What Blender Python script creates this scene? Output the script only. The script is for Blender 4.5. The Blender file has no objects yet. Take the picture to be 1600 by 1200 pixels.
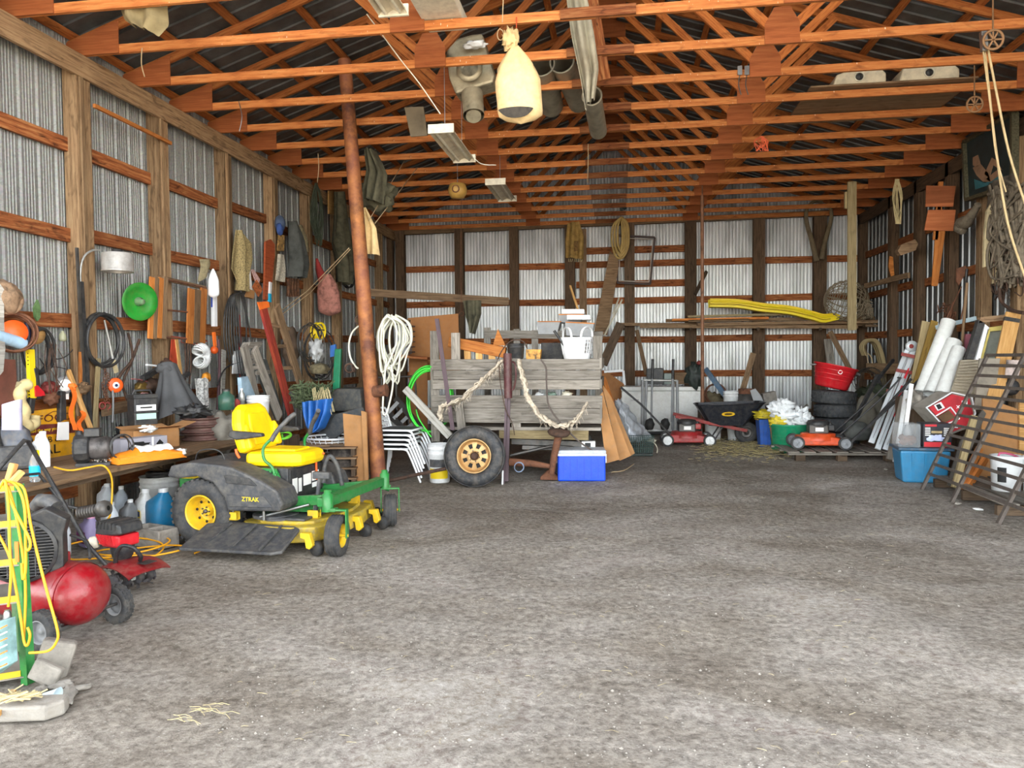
import bpy, math, random
from math import sin, cos, pi, radians, sqrt, atan2, hypot
from mathutils import Vector, Matrix, noise
sc = bpy.context.scene
COL = sc.collection
R0 = random.Random(7)

# ---------------------------------------------------------------- camera
F = 1150.0
YAW, PITCH, ROLL = radians(8.26), radians(1.97), radians(0.5)
CAM = Vector((0, 0, 1.6))
fw = Vector((-sin(YAW)*cos(PITCH), cos(YAW)*cos(PITCH), -sin(PITCH)))
_ri = Vector((cos(YAW), sin(YAW), 0)); _up = _ri.cross(fw)
RI = _ri*cos(ROLL) - _up*sin(ROLL); UP = _up*cos(ROLL) + _ri*sin(ROLL)
cd = bpy.data.cameras.new('camera'); cam = bpy.data.objects.new('camera', cd); COL.objects.link(cam)
cd.sensor_fit = 'HORIZONTAL'; cd.sensor_width = 36; cd.lens = 36*F/1600; cd.clip_start = .05; cd.clip_end = 400
cam.matrix_world = Matrix(((RI.x, UP.x, -fw.x, 0), (RI.y, UP.y, -fw.y, 0), (RI.z, UP.z, -fw.z, 1.6), (0, 0, 0, 1)))
sc.camera = cam
def at(px, py, X=None, Y=None, Z=None):
    "point of the building plane X=, Y= or Z= that shows at a photo pixel (measured off the photo)"
    d = fw*F + RI*(px-800) - UP*(py-600)
    t = (X-CAM.x)/d.x if X is not None else (Y-CAM.y)/d.y if Y is not None else (Z-CAM.z)/d.z
    return CAM + d*t
def pxm(Y): return Y/F    # metres per pixel at depth Y

# ---------------------------------------------------------------- world, sun, exposure
w = bpy.data.worlds.new('sky'); sc.world = w; w.use_nodes = True
nt = w.node_tree; nt.nodes.clear()
wo = nt.nodes.new('ShaderNodeOutputWorld'); bg = nt.nodes.new('ShaderNodeBackground')
sky = nt.nodes.new('ShaderNodeTexSky'); sky.sky_type = 'NISHITA'; sky.sun_disc = False
sky.sun_elevation = radians(52); sky.sun_rotation = radians(20); sky.dust_density = 2.2; sky.air_density = 1.2
mixw = nt.nodes.new('ShaderNodeMix'); mixw.data_type = 'RGBA'; mixw.inputs[0].default_value = .55
mixw.inputs[7].default_value = (8, 7.9, 7.6, 1)
nt.links.new(sky.outputs[0], mixw.inputs[6]); 
tcw = nt.nodes.new('ShaderNodeTexCoord'); spw = nt.nodes.new('ShaderNodeSeparateXYZ'); nt.links.new(tcw.outputs['Generated'], spw.inputs[0])
mrw = nt.nodes.new('ShaderNodeMapRange'); mrw.inputs[1].default_value = 0; mrw.inputs[2].default_value = .55; mrw.inputs[3].default_value = 2.3; mrw.inputs[4].default_value = .62
nt.links.new(spw.outputs[2], mrw.inputs[0]); vmw = nt.nodes.new('ShaderNodeVectorMath'); vmw.operation = 'SCALE'   # hazy sky, brightest at the horizon
nt.links.new(mixw.outputs[2], vmw.inputs[0]); nt.links.new(mrw.outputs[0], vmw.inputs[3]); nt.links.new(vmw.outputs[0], bg.inputs[0]); nt.links.new(bg.outputs[0], wo.inputs[0])
bg.inputs[1].default_value = .46
sl = bpy.data.lights.new('sun', 'SUN'); sl.energy = 26; sl.angle = radians(1); sl.color = (1, .93, .82)
so = bpy.data.objects.new('sun', sl); COL.objects.link(so)
_sd = Vector((.45, .75, 1.15)).normalized()       # towards the sun: over the roof, from behind the shed
so.rotation_euler = _sd.to_track_quat('Z', 'Y').to_euler(); so.location = (4, 8, 20)
sc.view_settings.view_transform = 'Standard'; sc.view_settings.look = 'None'
sc.view_settings.gamma = 1; sc.view_settings.use_curve_mapping = False
sc.view_settings.exposure = 0.95

# ---------------------------------------------------------------- materials
def lin(h):
    if isinstance(h, tuple): return (*h, 1) if len(h) == 3 else h
    h = h.lstrip('#'); c = [int(h[i:i+2], 16)/255 for i in (0, 2, 4)]
    return tuple((x/12.92 if x <= .04045 else ((x+.055)/1.055)**2.4) for x in c) + (1,)
_m = {}
def _new(name):
    m = bpy.data.materials.new(name); m.use_nodes = True; n = m.node_tree
    return m, n, n.nodes['Principled BSDF']
def ramp(n, fac, stops):
    r = n.nodes.new('ShaderNodeValToRGB'); e = r.color_ramp.elements
    while len(e) < len(stops): e.new(.5)
    for i, (p, c) in enumerate(stops): e[i].position = p; e[i].color = lin(c)
    n.links.new(fac, r.inputs[0]); return r
def _obj_noise(n, scale, detail=4, rough=.6, stretch=None, coord='Object'):
    tc = n.nodes.new('ShaderNodeTexCoord'); src = tc.outputs[coord]
    mp = n.nodes.new('ShaderNodeMapping'); n.links.new(src, mp.inputs[0])
    oi = n.nodes.new('ShaderNodeObjectInfo'); mu = n.nodes.new('ShaderNodeVectorMath'); mu.operation = 'SCALE'
    co = n.nodes.new('ShaderNodeCombineXYZ')
    for i in range(3): n.links.new(oi.outputs['Random'], co.inputs[i])
    n.links.new(co.outputs[0], mu.inputs[0]); mu.inputs[3].default_value = 37
    n.links.new(mu.outputs[0], mp.inputs[1])
    if stretch: mp.inputs[3].default_value = stretch
    nz = n.nodes.new('ShaderNodeTexNoise'); nz.inputs['Scale'].default_value = scale
    nz.inputs['Detail'].default_value = detail; nz.inputs['Roughness'].default_value = rough
    n.links.new(mp.outputs[0], nz.inputs['Vector']); return nz
def mat(name, col, rough=.55, metal=0, var=.18, scale=7, bump=.15, bscale=45, dirt=0, dcol='#8d8272', alpha=1, trans=0):
    "painted, moulded or cast surface with uneven tone, wear and dirt of its own"
    if name in _m: return _m[name]
    m, n, b = _new(name); L = n.links.new
    c = lin(col); dk = tuple(x*(1-var*1.6) for x in c[:3]); lt = tuple(min(1, x*(1+var)) for x in c[:3])
    nz = _obj_noise(n, scale)
    r = ramp(n, nz.outputs[0], [(.3, dk), (.5, c[:3]), (.72, lt)])
    out = r.outputs[0]
    if dirt:
        n2 = _obj_noise(n, scale*2.3, 6, .7)
        r2 = ramp(n, n2.outputs[0], [(.42, (0, 0, 0)), (.68, (dirt, dirt, dirt))])
        mx = n.nodes.new('ShaderNodeMix'); mx.data_type = 'RGBA'
        L(r2.outputs[0], mx.inputs[0]); L(out, mx.inputs[6]); mx.inputs[7].default_value = lin(dcol); out = mx.outputs[2]
    L(out, b.inputs['Base Color']); b.inputs['Roughness'].default_value = rough; b.inputs['Metallic'].default_value = metal
    if bump:
        n3 = _obj_noise(n, bscale, 5); bp = n.nodes.new('ShaderNodeBump'); bp.inputs['Strength'].default_value = bump
        bp.inputs['Distance'].default_value = .01; L(n3.outputs[0], bp.inputs['Height']); L(bp.outputs[0], b.inputs['Normal'])
    if trans: b.inputs['Transmission Weight'].default_value = trans; b.inputs['IOR'].default_value = 1.3
    if alpha < 1: b.inputs['Alpha'].default_value = alpha
    _m[name] = m; return m
def wood(name, c1, c2, c3, rough=.8, knots=.5, scale=1.0, speck=0):
    "sawn timber, grain along the UV's u axis (metres along each board)"
    if name in _m: return _m[name]
    m, n, b = _new(name); L = n.links.new
    tc = n.nodes.new('ShaderNodeUVMap'); mp = n.nodes.new('ShaderNodeMapping'); L(tc.outputs[0], mp.inputs[0])
    mp.inputs[3].default_value = (1.6*scale, 26*scale, 1)
    nz = n.nodes.new('ShaderNodeTexNoise'); nz.inputs['Scale'].default_value = 1.6; nz.inputs['Detail'].default_value = 8; nz.inputs['Roughness'].default_value = .68
    L(mp.outputs[0], nz.inputs['Vector'])
    r = ramp(n, nz.outputs[0], [(.28, c3), (.5, c1), (.72, c2)])
    mp2 = n.nodes.new('ShaderNodeMapping'); L(tc.outputs[0], mp2.inputs[0]); mp2.inputs[3].default_value = (3*scale, 9*scale, 1)
    n2 = n.nodes.new('ShaderNodeTexNoise'); n2.inputs['Scale'].default_value = 1.3; n2.inputs['Detail'].default_value = 5; n2.inputs['Distortion'].default_value = 1.2
    L(mp2.outputs[0], n2.inputs['Vector'])
    r2 = ramp(n, n2.outputs[0], [(.56, (0, 0, 0)), (.72, (knots, knots, knots))])
    mx = n.nodes.new('ShaderNodeMix'); mx.data_type = 'RGBA'; L(r2.outputs[0], mx.inputs[0]); L(r.outputs[0], mx.inputs[6])
    mx.inputs[7].default_value = tuple(x*.45 for x in lin(c3)[:3]) + (1,)
    # each board its own tone: from the integer part carried in v
    sp = n.nodes.new('ShaderNodeSeparateXYZ'); L(tc.outputs[0], sp.inputs[0])
    fl = n.nodes.new('ShaderNodeMath'); fl.operation = 'FLOOR'; L(sp.outputs[1], fl.inputs[0])
    wn = n.nodes.new('ShaderNodeTexWhiteNoise'); wn.noise_dimensions = '1D'; L(fl.outputs[0], wn.inputs['W'])
    mr = n.nodes.new('ShaderNodeMapRange'); mr.inputs[3].default_value = .68; mr.inputs[4].default_value = 1.25; L(wn.outputs[0], mr.inputs[0])
    hs = n.nodes.new('ShaderNodeHueSaturation'); L(mr.outputs[0], hs.inputs['Value']); L(mx.outputs[2], hs.inputs['Color'])
    out = hs.outputs[0]
    if speck:
        mp3 = n.nodes.new('ShaderNodeMapping'); L(tc.outputs[0], mp3.inputs[0]); mp3.inputs[3].default_value = (30, 11, 1)
        n4 = n.nodes.new('ShaderNodeTexNoise'); n4.inputs['Scale'].default_value = 1.5; n4.inputs['Detail'].default_value = 2; L(mp3.outputs[0], n4.inputs['Vector'])
        r4 = ramp(n, n4.outputs[0], [(.70, (0, 0, 0)), (.74, (speck, speck, speck))])
        m4 = n.nodes.new('ShaderNodeMix'); m4.data_type = 'RGBA'; L(r4.outputs[0], m4.inputs[0]); L(out, m4.inputs[6]); m4.inputs[7].default_value = lin('#f0dcc0'); out = m4.outputs[2]
    L(out, b.inputs['Base Color']); b.inputs['Roughness'].default_value = rough
    b.inputs['Specular IOR Level'].default_value = .25
    bp = n.nodes.new('ShaderNodeBump'); bp.inputs['Strength'].default_value = .35; bp.inputs['Distance'].default_value = .006
    L(nz.outputs[0], bp.inputs['Height']); L(bp.outputs[0], b.inputs['Normal'])
    _m[name] = m; return m

# ---------------------------------------------------------------- mesh builder
class MB:
    def __init__(s, M=None):
        s.v = []; s.f = []; s.uv = []; s.sm = []; s.mi = []; s.M = M or Matrix(); s.k = 0
    def add(s, vs, fs, uvs=None, smooth=False):
        b = len(s.v); s.v += [s.M @ Vector(p) for p in vs]
        for i, f in enumerate(fs):
            s.f.append([b+j for j in f]); s.sm.append(smooth); s.mi.append(s.k)
            if uvs: s.uv.append(uvs[i])
            else:
                P = [Vector(vs[j]) for j in f]; nn = (P[1]-P[0]).cross(P[-1]-P[0])
                a = max(range(3), key=lambda q: abs(nn[q])); i0, i1 = [(1, 2), (0, 2), (0, 1)][a]
                s.uv.append([(p[i0], p[i1]) for p in P])
        return s
    def board(s, p0, p1, w, t, side=None, taper=None):
        "board from p0 to p1; w measured along side, t across it"
        p0 = Vector(p0); p1 = Vector(p1); a = (p1-p0); Ln = a.length; a.normalize()
        sd = Vector(side) if side is not None else (Vector((0, 0, 1)) if abs(a.z) < .9 else Vector((1, 0, 0)))
        sd = (sd - a*sd.dot(a)).normalized(); n = a.cross(sd)
        w1, t1 = taper or (w, t)
        V = [p0+sd*(x*w/2)+n*(y*t/2) for x, y in ((-1, -1), (1, -1), (1, 1), (-1, 1))] + [p1+sd*(x*w1/2)+n*(y*t1/2) for x, y in ((-1, -1), (1, -1), (1, 1), (-1, 1))]
        o = R0.random()*9; kk = R0.randrange(40)
        fs = [(0, 1, 5, 4), (1, 2, 6, 5), (2, 3, 7, 6), (3, 0, 4, 7), (3, 2, 1, 0), (4, 5, 6, 7)]
        ds = (w, t, w, t); uv = []
        g = .02
        for i in range(4):
            v0 = kk + .03 + g; uv.append([(o, v0), (o, v0+ds[i]*.9), (o+Ln, v0+ds[i]*.9), (o+Ln, v0)]); g += ds[i]*.9 if g+ds[i]*.9 < .6 else 0
        for _ in range(2): uv.append([(o, kk+.1), (o+.01, kk+.1), (o+.01, kk+.3), (o, kk+.3)])
        return s.add(V, fs, uv)
    def box(s, c, d, R=None):
        c = Vector(c); R = R or Matrix(); a = max(range(3), key=lambda q: d[q]); b = (a+1) % 3
        ax = [R @ Vector([1 if q == k else 0 for q in range(3)]) for k in range(3)]
        return s.board(c-ax[a]*d[a]/2, c+ax[a]*d[a]/2, d[b], d[3-a-b], ax[b])
    def bx(s, x0, x1, y0, y1, z0, z1):
        return s.box(((x0+x1)/2, (y0+y1)/2, (z0+z1)/2), (abs(x1-x0), abs(y1-y0), abs(z1-z0)))
    def tube(s, pts, r, n=8, closed=False, caps=True, flat=1.0):
        P = [Vector(p) for p in pts]; N = len(P); rr = r if hasattr(r, '__len__') else [r]*N
        T = []
        for i in range(N):
            a = P[(i-1) % N] if (closed or i) else P[0]; b = P[(i+1) % N] if (closed or i < N-1) else P[-1]
            t = (b-a); T.append(t.normalized() if t.length > 1e-9 else Vector((0, 0, 1)))
        u = T[0].orthogonal().normalized(); V = []; Ls = 0; D = [0]
        for i in range(1, N): Ls += (P[i]-P[i-1]).length; D.append(Ls)
        for i in range(N):
            u = (u - T[i]*u.dot(T[i]));
            u = u.normalized() if u.length > 1e-6 else T[i].orthogonal().normalized()
            w_ = T[i].cross(u)
            for k in range(n):
                a = 2*pi*k/n; V.append(P[i] + u*(cos(a)*rr[i]) + w_*(sin(a)*rr[i]*flat))
        F_ = []; UVs = []; m = N if closed else N-1
        for i in range(m):
            j = (i+1) % N
            for k in range(n):
                k2 = (k+1) % n; F_.append((i*n+k, i*n+k2, j*n+k2, j*n+k))
                v0 = k/n*.5+.1; v1 = (k+1)/n*.5+.1; u1 = D[j] if j else Ls+.01
                UVs.append([(D[i], v0), (D[i], v1), (u1, v1), (u1, v0)])
        s.add(V, F_, UVs, smooth=n > 5)
        if caps and not closed:
            s.add(V[:n], [tuple(range(n-1, -1, -1))]); s.add(V[-n:], [tuple(range(n))])
        return s
    def cyl(s, p0, p1, r0, r1=None, n=16, caps=True):
        return s.tube([p0, p1], [r0, r0 if r1 is None else r1], n, caps=caps)
    def lathe(s, prof, c=(0, 0, 0), axis=(0, 0, 1), n=24, a0=0, a1=2*pi, squash=1.0, smooth=True):
        ax = Vector(axis).normalized(); u = ax.orthogonal().normalized() if abs(ax.z) < .999 else Vector((1, 0, 0)); w_ = ax.cross(u); c = Vector(c)
        full = abs(a1-a0-2*pi) < 1e-6; m = n if full else n+1; V = []; F_ = []
        for r, z in prof:
            for k in range(m):
                a = a0+(a1-a0)*k/n; V.append(c+ax*z+u*(cos(a)*r)+w_*(sin(a)*r*squash))
        for i in range(len(prof)-1):
            for k in range(n):
                k2 = (k+1) % m; F_.append((i*m+k, i*m+k2, (i+1)*m+k2, (i+1)*m+k))
        return s.add(V, F_, None, smooth)
    def torus(s, c, axis, R, r, n=28, m=8, squash=1.0):
        ax = Vector(axis).normalized(); u = ax.orthogonal().normalized(); w_ = ax.cross(u); c = Vector(c)
        return s.tube([c+u*cos(2*pi*k/n)*R+w_*sin(2*pi*k/n)*R*squash for k in range(n)], r, m, closed=True)
    def prism(s, out, o, ux, uy, d):
        "outline in (ux, uy) plane extruded by vector of length d along ux x uy, centred"
        ux = Vector(ux).normalized(); uy = Vector(uy).normalized(); o = Vector(o); nn = ux.cross(uy).normalized()
        N = len(out); A = [o+ux*x+uy*y-nn*d/2 for x, y in out]; B = [o+ux*x+uy*y+nn*d/2 for x, y in out]
        ar = sum(out[i][0]*out[(i+1) % N][1]-out[(i+1) % N][0]*out[i][1] for i in range(N))
        fs = [tuple(range(N-1, -1, -1)), tuple(range(N, 2*N))] + [(i, (i+1) % N, N+(i+1) % N, N+i) for i in range(N)]
        if ar < 0: fs = [f[::-1] for f in fs]
        return s.add(A+B, fs)
    def surf(s, fn, nu, nv, t=0, smooth=True, wrap=False):
        "sheet fn(u,v) for u,v in 0..1; t = thickness"
        V = [Vector(fn(i/nu, j/nv)) for i in range(nu+1) for j in range(nv+1)]
        q = nv+1; F_ = [(i*q+j, (i+1)*q+j, (i+1)*q+j+1, i*q+j+1) for i in range(nu) for j in range(nv)]
        if not t: return s.add(V, F_, [[(i/nu*1., j/nv*1.)]*4 for i in range(nu) for j in range(nv)] if 0 else None, smooth)
        nr = []
        for i in range(nu+1):
            for j in range(nv+1):
                a = V[min(i+1, nu)*q+j]-V[max(i-1, 0)*q+j]; b = V[i*q+min(j+1, nv)]-V[i*q+max(j-1, 0)]
                c = a.cross(b); nr.append(c.normalized() if c.length > 1e-9 else Vector((0, 0, 1)))
        W = [V[i]-nr[i]*t for i in range(len(V))]; K = len(V)
        F2 = [tuple(K+x for x in f[::-1]) for f in F_]
        ring = [i*q for i in range(nu+1)] + [nu*q+j for j in range(1, nv+1)] + [i*q+nv for i in range(nu-1, -1, -1)] + [j for j in range(nv-1, 0, -1)]
        F3 = [(ring[(i+1) % len(ring)], ring[i], K+ring[i], K+ring[(i+1) % len(ring)]) for i in range(len(ring))]
        s.add(V+W, F_+F2, None, smooth); return s.add([V[i] for i in ring]+[W[i] for i in ring], [((i+1) % len(ring), i, len(ring)+i, len(ring)+(i+1) % len(ring)) for i in range(len(ring))])
    def blob(s, c, r, amp=.15, seed=0, n=14, freq=1.6, flat=None):
        c = Vector(c); m = n*2; V = []; F_ = []
        for i in range(n+1):
            th = pi*i/n
            for j in range(m):
                ph = 2*pi*j/m; d = Vector((sin(th)*cos(ph), sin(th)*sin(ph), cos(th)))
                k = 1+amp*noise.noise(d*freq+Vector((seed*3.7, seed*1.3, 0)))*2
                p = Vector((d.x*r[0]*k, d.y*r[1]*k, d.z*r[2]*k))
                if flat is not None and p.z < -flat: p.z = -flat
                V.append(c+p)
        for i in range(n):
            for j in range(m): F_.append((i*m+j, (i+1)*m+j, (i+1)*m+(j+1) % m, i*m+(j+1) % m))
        return s.add(V, F_, None, True)

def _build(name, mb, mats, loc):
    me = bpy.data.meshes.new(name)
    me.from_pydata([tuple(p-loc) for p in mb.v], [], mb.f)
    ul = me.uv_layers.new(name='UVMap'); k = 0; flat = []
    for u in mb.uv:
        for a in u: flat += [a[0], a[1]]
    ul.data.foreach_set('uv', flat)
    me.polygons.foreach_set('use_smooth', mb.sm); me.polygons.foreach_set('material_index', mb.mi)
    for m in (mats if isinstance(mats, (list, tuple)) else [mats]): me.materials.append(m)
    me.validate(clean_customdata=False); me.update()
    o = bpy.data.objects.new(name, me); COL.objects.link(o); return o
def _tag(o, label, cat, group, kind=None):
    if label: o['label'] = label
    if cat: o['category'] = cat
    if group: o['group'] = group
    if kind: o['kind'] = kind
def bev(o, w, seg=2, ang=40):
    m = o.modifiers.new('bevel', 'BEVEL'); m.width = w; m.segments = seg; m.limit_method = 'ANGLE'; m.angle_limit = radians(ang); return o
def solo(name, mb, mats, label=None, cat=None, group=None, kind=None, b=0):
    "a thing that is one mesh, built in world coordinates; its origin goes to its base"
    xs = [p.x for p in mb.v]; ys = [p.y for p in mb.v]; zs = [p.z for p in mb.v]
    loc = Vector(((min(xs)+max(xs))/2, (min(ys)+max(ys))/2, min(zs)))
    o = _build(name, mb, mats, loc); o.location = loc; _tag(o, label, cat, group, kind)
    if b: bev(o, b)
    return o
def struct(name, mb, mats): return solo(name, mb, mats, kind='structure')
def thing(name, label, cat, loc=(0, 0, 0), rz=0, group=None, R=None):
    o = bpy.data.objects.new(name, None); COL.objects.link(o); o.empty_display_size = .1
    o.location = loc; o.rotation_euler = R.to_euler() if R is not None else (0, 0, rz); _tag(o, label, cat, group); return o
def TM(o):
    m = Matrix.Translation(o.location) @ o.rotation_euler.to_matrix().to_4x4()
    return TM(o.parent) @ m if o.parent else m
def part(name, mb, mats, parent, world=False, b=0, label=None, kind=None):
    "a part in its thing's local coordinates (world=True: mesh given in world coordinates)"
    if world:
        I = TM(parent).inverted(); mb.v = [I @ p for p in mb.v]
    o = _build(name, mb, mats, Vector()); o.parent = parent
    if label: o['label'] = label
    if kind: o['kind'] = kind
    if b: bev(o, b)
    return o
def subpart(name, mb, mats, parentpart, **k): return part(name, mb, mats, parentpart, **k)
def dup(root, loc=None, rz=None, label=None, group=None, R=None):
    r = root.copy(); COL.objects.link(r)
    if loc is not None: r.location = loc
    if rz is not None: r.rotation_euler = (0, 0, rz)
    if R is not None: r.rotation_euler = R.to_euler()
    if label: r['label'] = label
    if group: r['group'] = group
    for ch in list(root.children):
        c = ch.copy(); COL.objects.link(c); c.parent = r
        for g in list(ch.children):
            d = g.copy(); COL.objects.link(d); d.parent = c
    return r
def text_mb(txt, size, M, depth=.001, mb=None, xscale=1.0, font=None):
    "lettering as real thin geometry; M maps (x right, y up, z out)"
    cu = bpy.data.curves.new('t', 'FONT'); cu.body = txt; cu.size = size; cu.extrude = depth/2; cu.align_x = 'CENTER'; cu.align_y = 'CENTER'; cu.resolution_u = 2
    o = bpy.data.objects.new('t', cu); COL.objects.link(o)
    me = bpy.data.meshes.new_from_object(o.evaluated_get(bpy.context.evaluated_depsgraph_get()))
    mb = mb or MB(); sv = mb.M; mb.M = sv @ M @ Matrix.Diagonal((xscale, 1, 1, 1))
    mb.add([v.co[:] for v in me.vertices], [tuple(p.vertices) for p in me.polygons]); mb.M = sv
    bpy.data.objects.remove(o); bpy.data.curves.remove(cu); bpy.data.meshes.remove(me); return mb
def frameM(o, ux, uy):
    ux = Vector(ux).normalized(); uy = Vector(uy); uy = (uy-ux*uy.dot(ux)).normalized(); n = ux.cross(uy); o = Vector(o)
    return Matrix(((ux.x, uy.x, n.x, o.x), (ux.y, uy.y, n.y, o.y), (ux.z, uy.z, n.z, o.z), (0, 0, 0, 1)))
def sag(p0, p1, drop, n=12):
    p0 = Vector(p0); p1 = Vector(p1)
    return [p0.lerp(p1, i/n) - Vector((0, 0, drop*4*(i/n)*(1-i/n))) for i in range(n+1)]
def smooth_path(pts, k=4):
    P = [Vector(p) for p in pts]; out = []
    for i in range(len(P)-1):
        a = P[max(i-1, 0)]; b = P[i]; c = P[i+1]; d = P[min(i+2, len(P)-1)]
        for j in range(k):
            t = j/k; out.append(.5*((2*b)+(c-a)*t+(2*a-5*b+4*c-d)*t*t+(3*b-a-3*c+d)*t**3))
    out.append(P[-1]); return out
def coil(mb, c, axis, R, r, turns, spread=.02, n=28, seed=0, squash=1.0, m=6):
    "a loosely coiled hose or cable"
    rn = random.Random(seed); ax = Vector(axis).normalized()
    u = Vector((0, 0, 1)) - ax*ax.z
    u = u.normalized() if u.length > .1 else Vector((1, 0, 0))
    w_ = ax.cross(u); pts = []
    ph = [rn.uniform(0, 6.28) for _ in range(6)]
    for i in range(int(n*turns)+1):
        a = 2*pi*i/n; q = i/n
        rad = R*(1+.05*sin(q*2.3+ph[0])+.04*sin(a*1.37+ph[1]))
        pts.append(Vector(c)+u*cos(a)*rad*squash+w_*sin(a)*rad+ax*(spread*sin(q*1.9+ph[2]+.5*sin(a+ph[3]))))
    mb.tube(pts, r, m); return mb
def pw(n, a, m, t, **k): return part(n, a, m, t, True, **k)
# ================================================================ materials of the building
def ground_mat():
    m, n, b = _new('packed_dirt'); L = n.links.new
    tc = n.nodes.new('ShaderNodeTexCoord')
    def nz(scale, det=6, ro=.6, st=(1, 1, 1), dist=0):
        mp = n.nodes.new('ShaderNodeMapping'); mp.inputs[3].default_value = st; L(tc.outputs['Object'], mp.inputs[0])
        x = n.nodes.new('ShaderNodeTexNoise'); x.inputs['Scale'].default_value = scale; x.inputs['Detail'].default_value = det
        x.inputs['Roughness'].default_value = ro; x.inputs['Distortion'].default_value = dist; L(mp.outputs[0], x.inputs['Vector']); return x.outputs[0]
    a = nz(.55, 5, .55, (1, 1.6, 1), .8); base = ramp(n, a, [(.3, '#8f877d'), (.45, '#aca69e'), (.6, '#bfbbb6'), (.75, '#d0cdca')]).outputs[0]
    f = nz(22, 8, .75)
    mx = n.nodes.new('ShaderNodeMix'); mx.data_type = 'RGBA'; mx.blend_type = 'OVERLAY'; mx.inputs[0].default_value = .95
    L(base, mx.inputs[6]); L(ramp(n, f, [(.3, '#67625c'), (.7, '#d6d2cc')]).outputs[0], mx.inputs[7])
    # dark oily patches towards the mower and along the middle
    o = nz(.9, 6, .65, (1, 1, 1), 1.5)
    mx2 = n.nodes.new('ShaderNodeMix'); mx2.data_type = 'RGBA'; L(ramp(n, o, [(.56, (0, 0, 0)), (.74, (.5, .5, .5))]).outputs[0], mx2.inputs[0])
    L(mx.outputs[2], mx2.inputs[6]); mx2.inputs[7].default_value = lin('#665d52')
    # pale gravel specks
    vo = n.nodes.new('ShaderNodeTexVoronoi'); vo.inputs['Scale'].default_value = 26; L(tc.outputs['Object'], vo.inputs['Vector'])
    mx3 = n.nodes.new('ShaderNodeMix'); mx3.data_type = 'RGBA'; L(ramp(n, vo.outputs['Distance'], [(.06, (.7, .7, .7)), (.16, (0, 0, 0))]).outputs[0], mx3.inputs[0])
    L(mx2.outputs[2], mx3.inputs[6]); mx3.inputs[7].default_value = lin('#cfcac2')
    L(mx3.outputs[2], b.inputs['Base Color']); b.inputs['Roughness'].default_value = .95; b.inputs['Specular IOR Level'].default_value = .15
    h = n.nodes.new('ShaderNodeMath'); h.operation = 'MULTIPLY_ADD'; L(nz(6, 8, .7), h.inputs[0]); h.inputs[1].default_value = 1.4; L(f, h.inputs[2])
    bp = n.nodes.new('ShaderNodeBump'); bp.inputs['Strength'].default_value = .8; bp.inputs['Distance'].default_value = .05
    L(h.outputs[0], bp.inputs['Height']); L(bp.outputs[0], b.inputs['Normal']); return m
def galv(name, c1, c2, c3, rough=.42, metal=.75, spk=.22):
    m, n, b = _new(name); L = n.links.new
    tc = n.nodes.new('ShaderNodeTexCoord'); mp = n.nodes.new('ShaderNodeMapping'); L(tc.outputs['Object'], mp.inputs[0])
    mp.inputs[3].default_value = (1.3, 1.3, .35)
    z = n.nodes.new('ShaderNodeTexNoise'); z.inputs['Scale'].default_value = 2.2; z.inputs['Detail'].default_value = 2.5; z.inputs['Roughness'].default_value = .7; L(mp.outputs[0], z.inputs['Vector'])
    vo = n.nodes.new('ShaderNodeTexVoronoi'); vo.inputs['Scale'].default_value = 55; L(tc.outputs['Object'], vo.inputs['Vector'])
    r = ramp(n, z.outputs[0], [(.3, c3), (.5, c1), (.7, c2)])
    mx = n.nodes.new('ShaderNodeMix'); mx.data_type = 'RGBA'; mx.blend_type = 'OVERLAY'; mx.inputs[0].default_value = spk
    L(r.outputs[0], mx.inputs[6]); L(vo.outputs['Color'], mx.inputs[7])
    hs = n.nodes.new('ShaderNodeHueSaturation'); hs.inputs['Saturation'].default_value = .35; L(mx.outputs[2], hs.inputs['Color'])
    L(hs.outputs[0], b.inputs['Base Color']); b.inputs['Metallic'].default_value = metal
    rr = n.nodes.new('ShaderNodeMapRange'); rr.inputs[3].default_value = rough-.1; rr.inputs[4].default_value = rough+.15; L(z.outputs[0], rr.inputs[0]); L(rr.outputs[0], b.inputs['Roughness'])
    return m
DIRT = ground_mat()
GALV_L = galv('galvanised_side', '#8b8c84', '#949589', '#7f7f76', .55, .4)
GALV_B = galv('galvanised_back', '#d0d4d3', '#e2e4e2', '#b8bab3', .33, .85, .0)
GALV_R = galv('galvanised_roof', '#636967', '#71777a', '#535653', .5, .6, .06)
GALV_D = galv('galvanised_shaded', '#65696a', '#737778', '#565a5a', .36, .8, .08)  # right wall's shade put into a darker galvanised colour
W_TRUSS = wood('truss_lumber', '#c67a42', '#d89a5c', '#9c5128', knots=.6, speck=.7)
W_WEB = wood('web_lumber', '#a8612f', '#c08045', '#6e3416', knots=.6)
W_PLY = wood('gusset_plywood', '#99562f', '#ab693d', '#773d20', knots=.25, scale=.6)
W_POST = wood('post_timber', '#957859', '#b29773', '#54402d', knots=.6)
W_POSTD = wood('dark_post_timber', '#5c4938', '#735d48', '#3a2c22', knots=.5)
W_GIRT = wood('girt_lumber', '#93552f', '#bf8a58', '#4e2413', knots=.9)
W_GREY = wood('weathered_grey_timber', '#8c857b', '#a8a198', '#5d564d', knots=.45)
W_OLD = wood('old_brown_timber', '#83694f', '#9d8467', '#54412f', knots=.5)
W_DARK = wood('dark_old_timber', '#5a4a3b', '#71604d', '#352a21', knots=.5)
W_NEW = wood('fresh_lumber', '#c99a5e', '#dcb27a', '#a87a44', knots=.3)
W_ORANGE = wood('orange_lumber', '#c47a3c', '#d8924f', '#9a5526', knots=.4)
W_PALE = wood('pale_treated_timber', '#a2906a', '#b8a780', '#786748', knots=.35)
W_WHITE = wood('whitewashed_timber', '#b9b5ac', '#d2cfc8', '#837d72', knots=.4)

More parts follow.
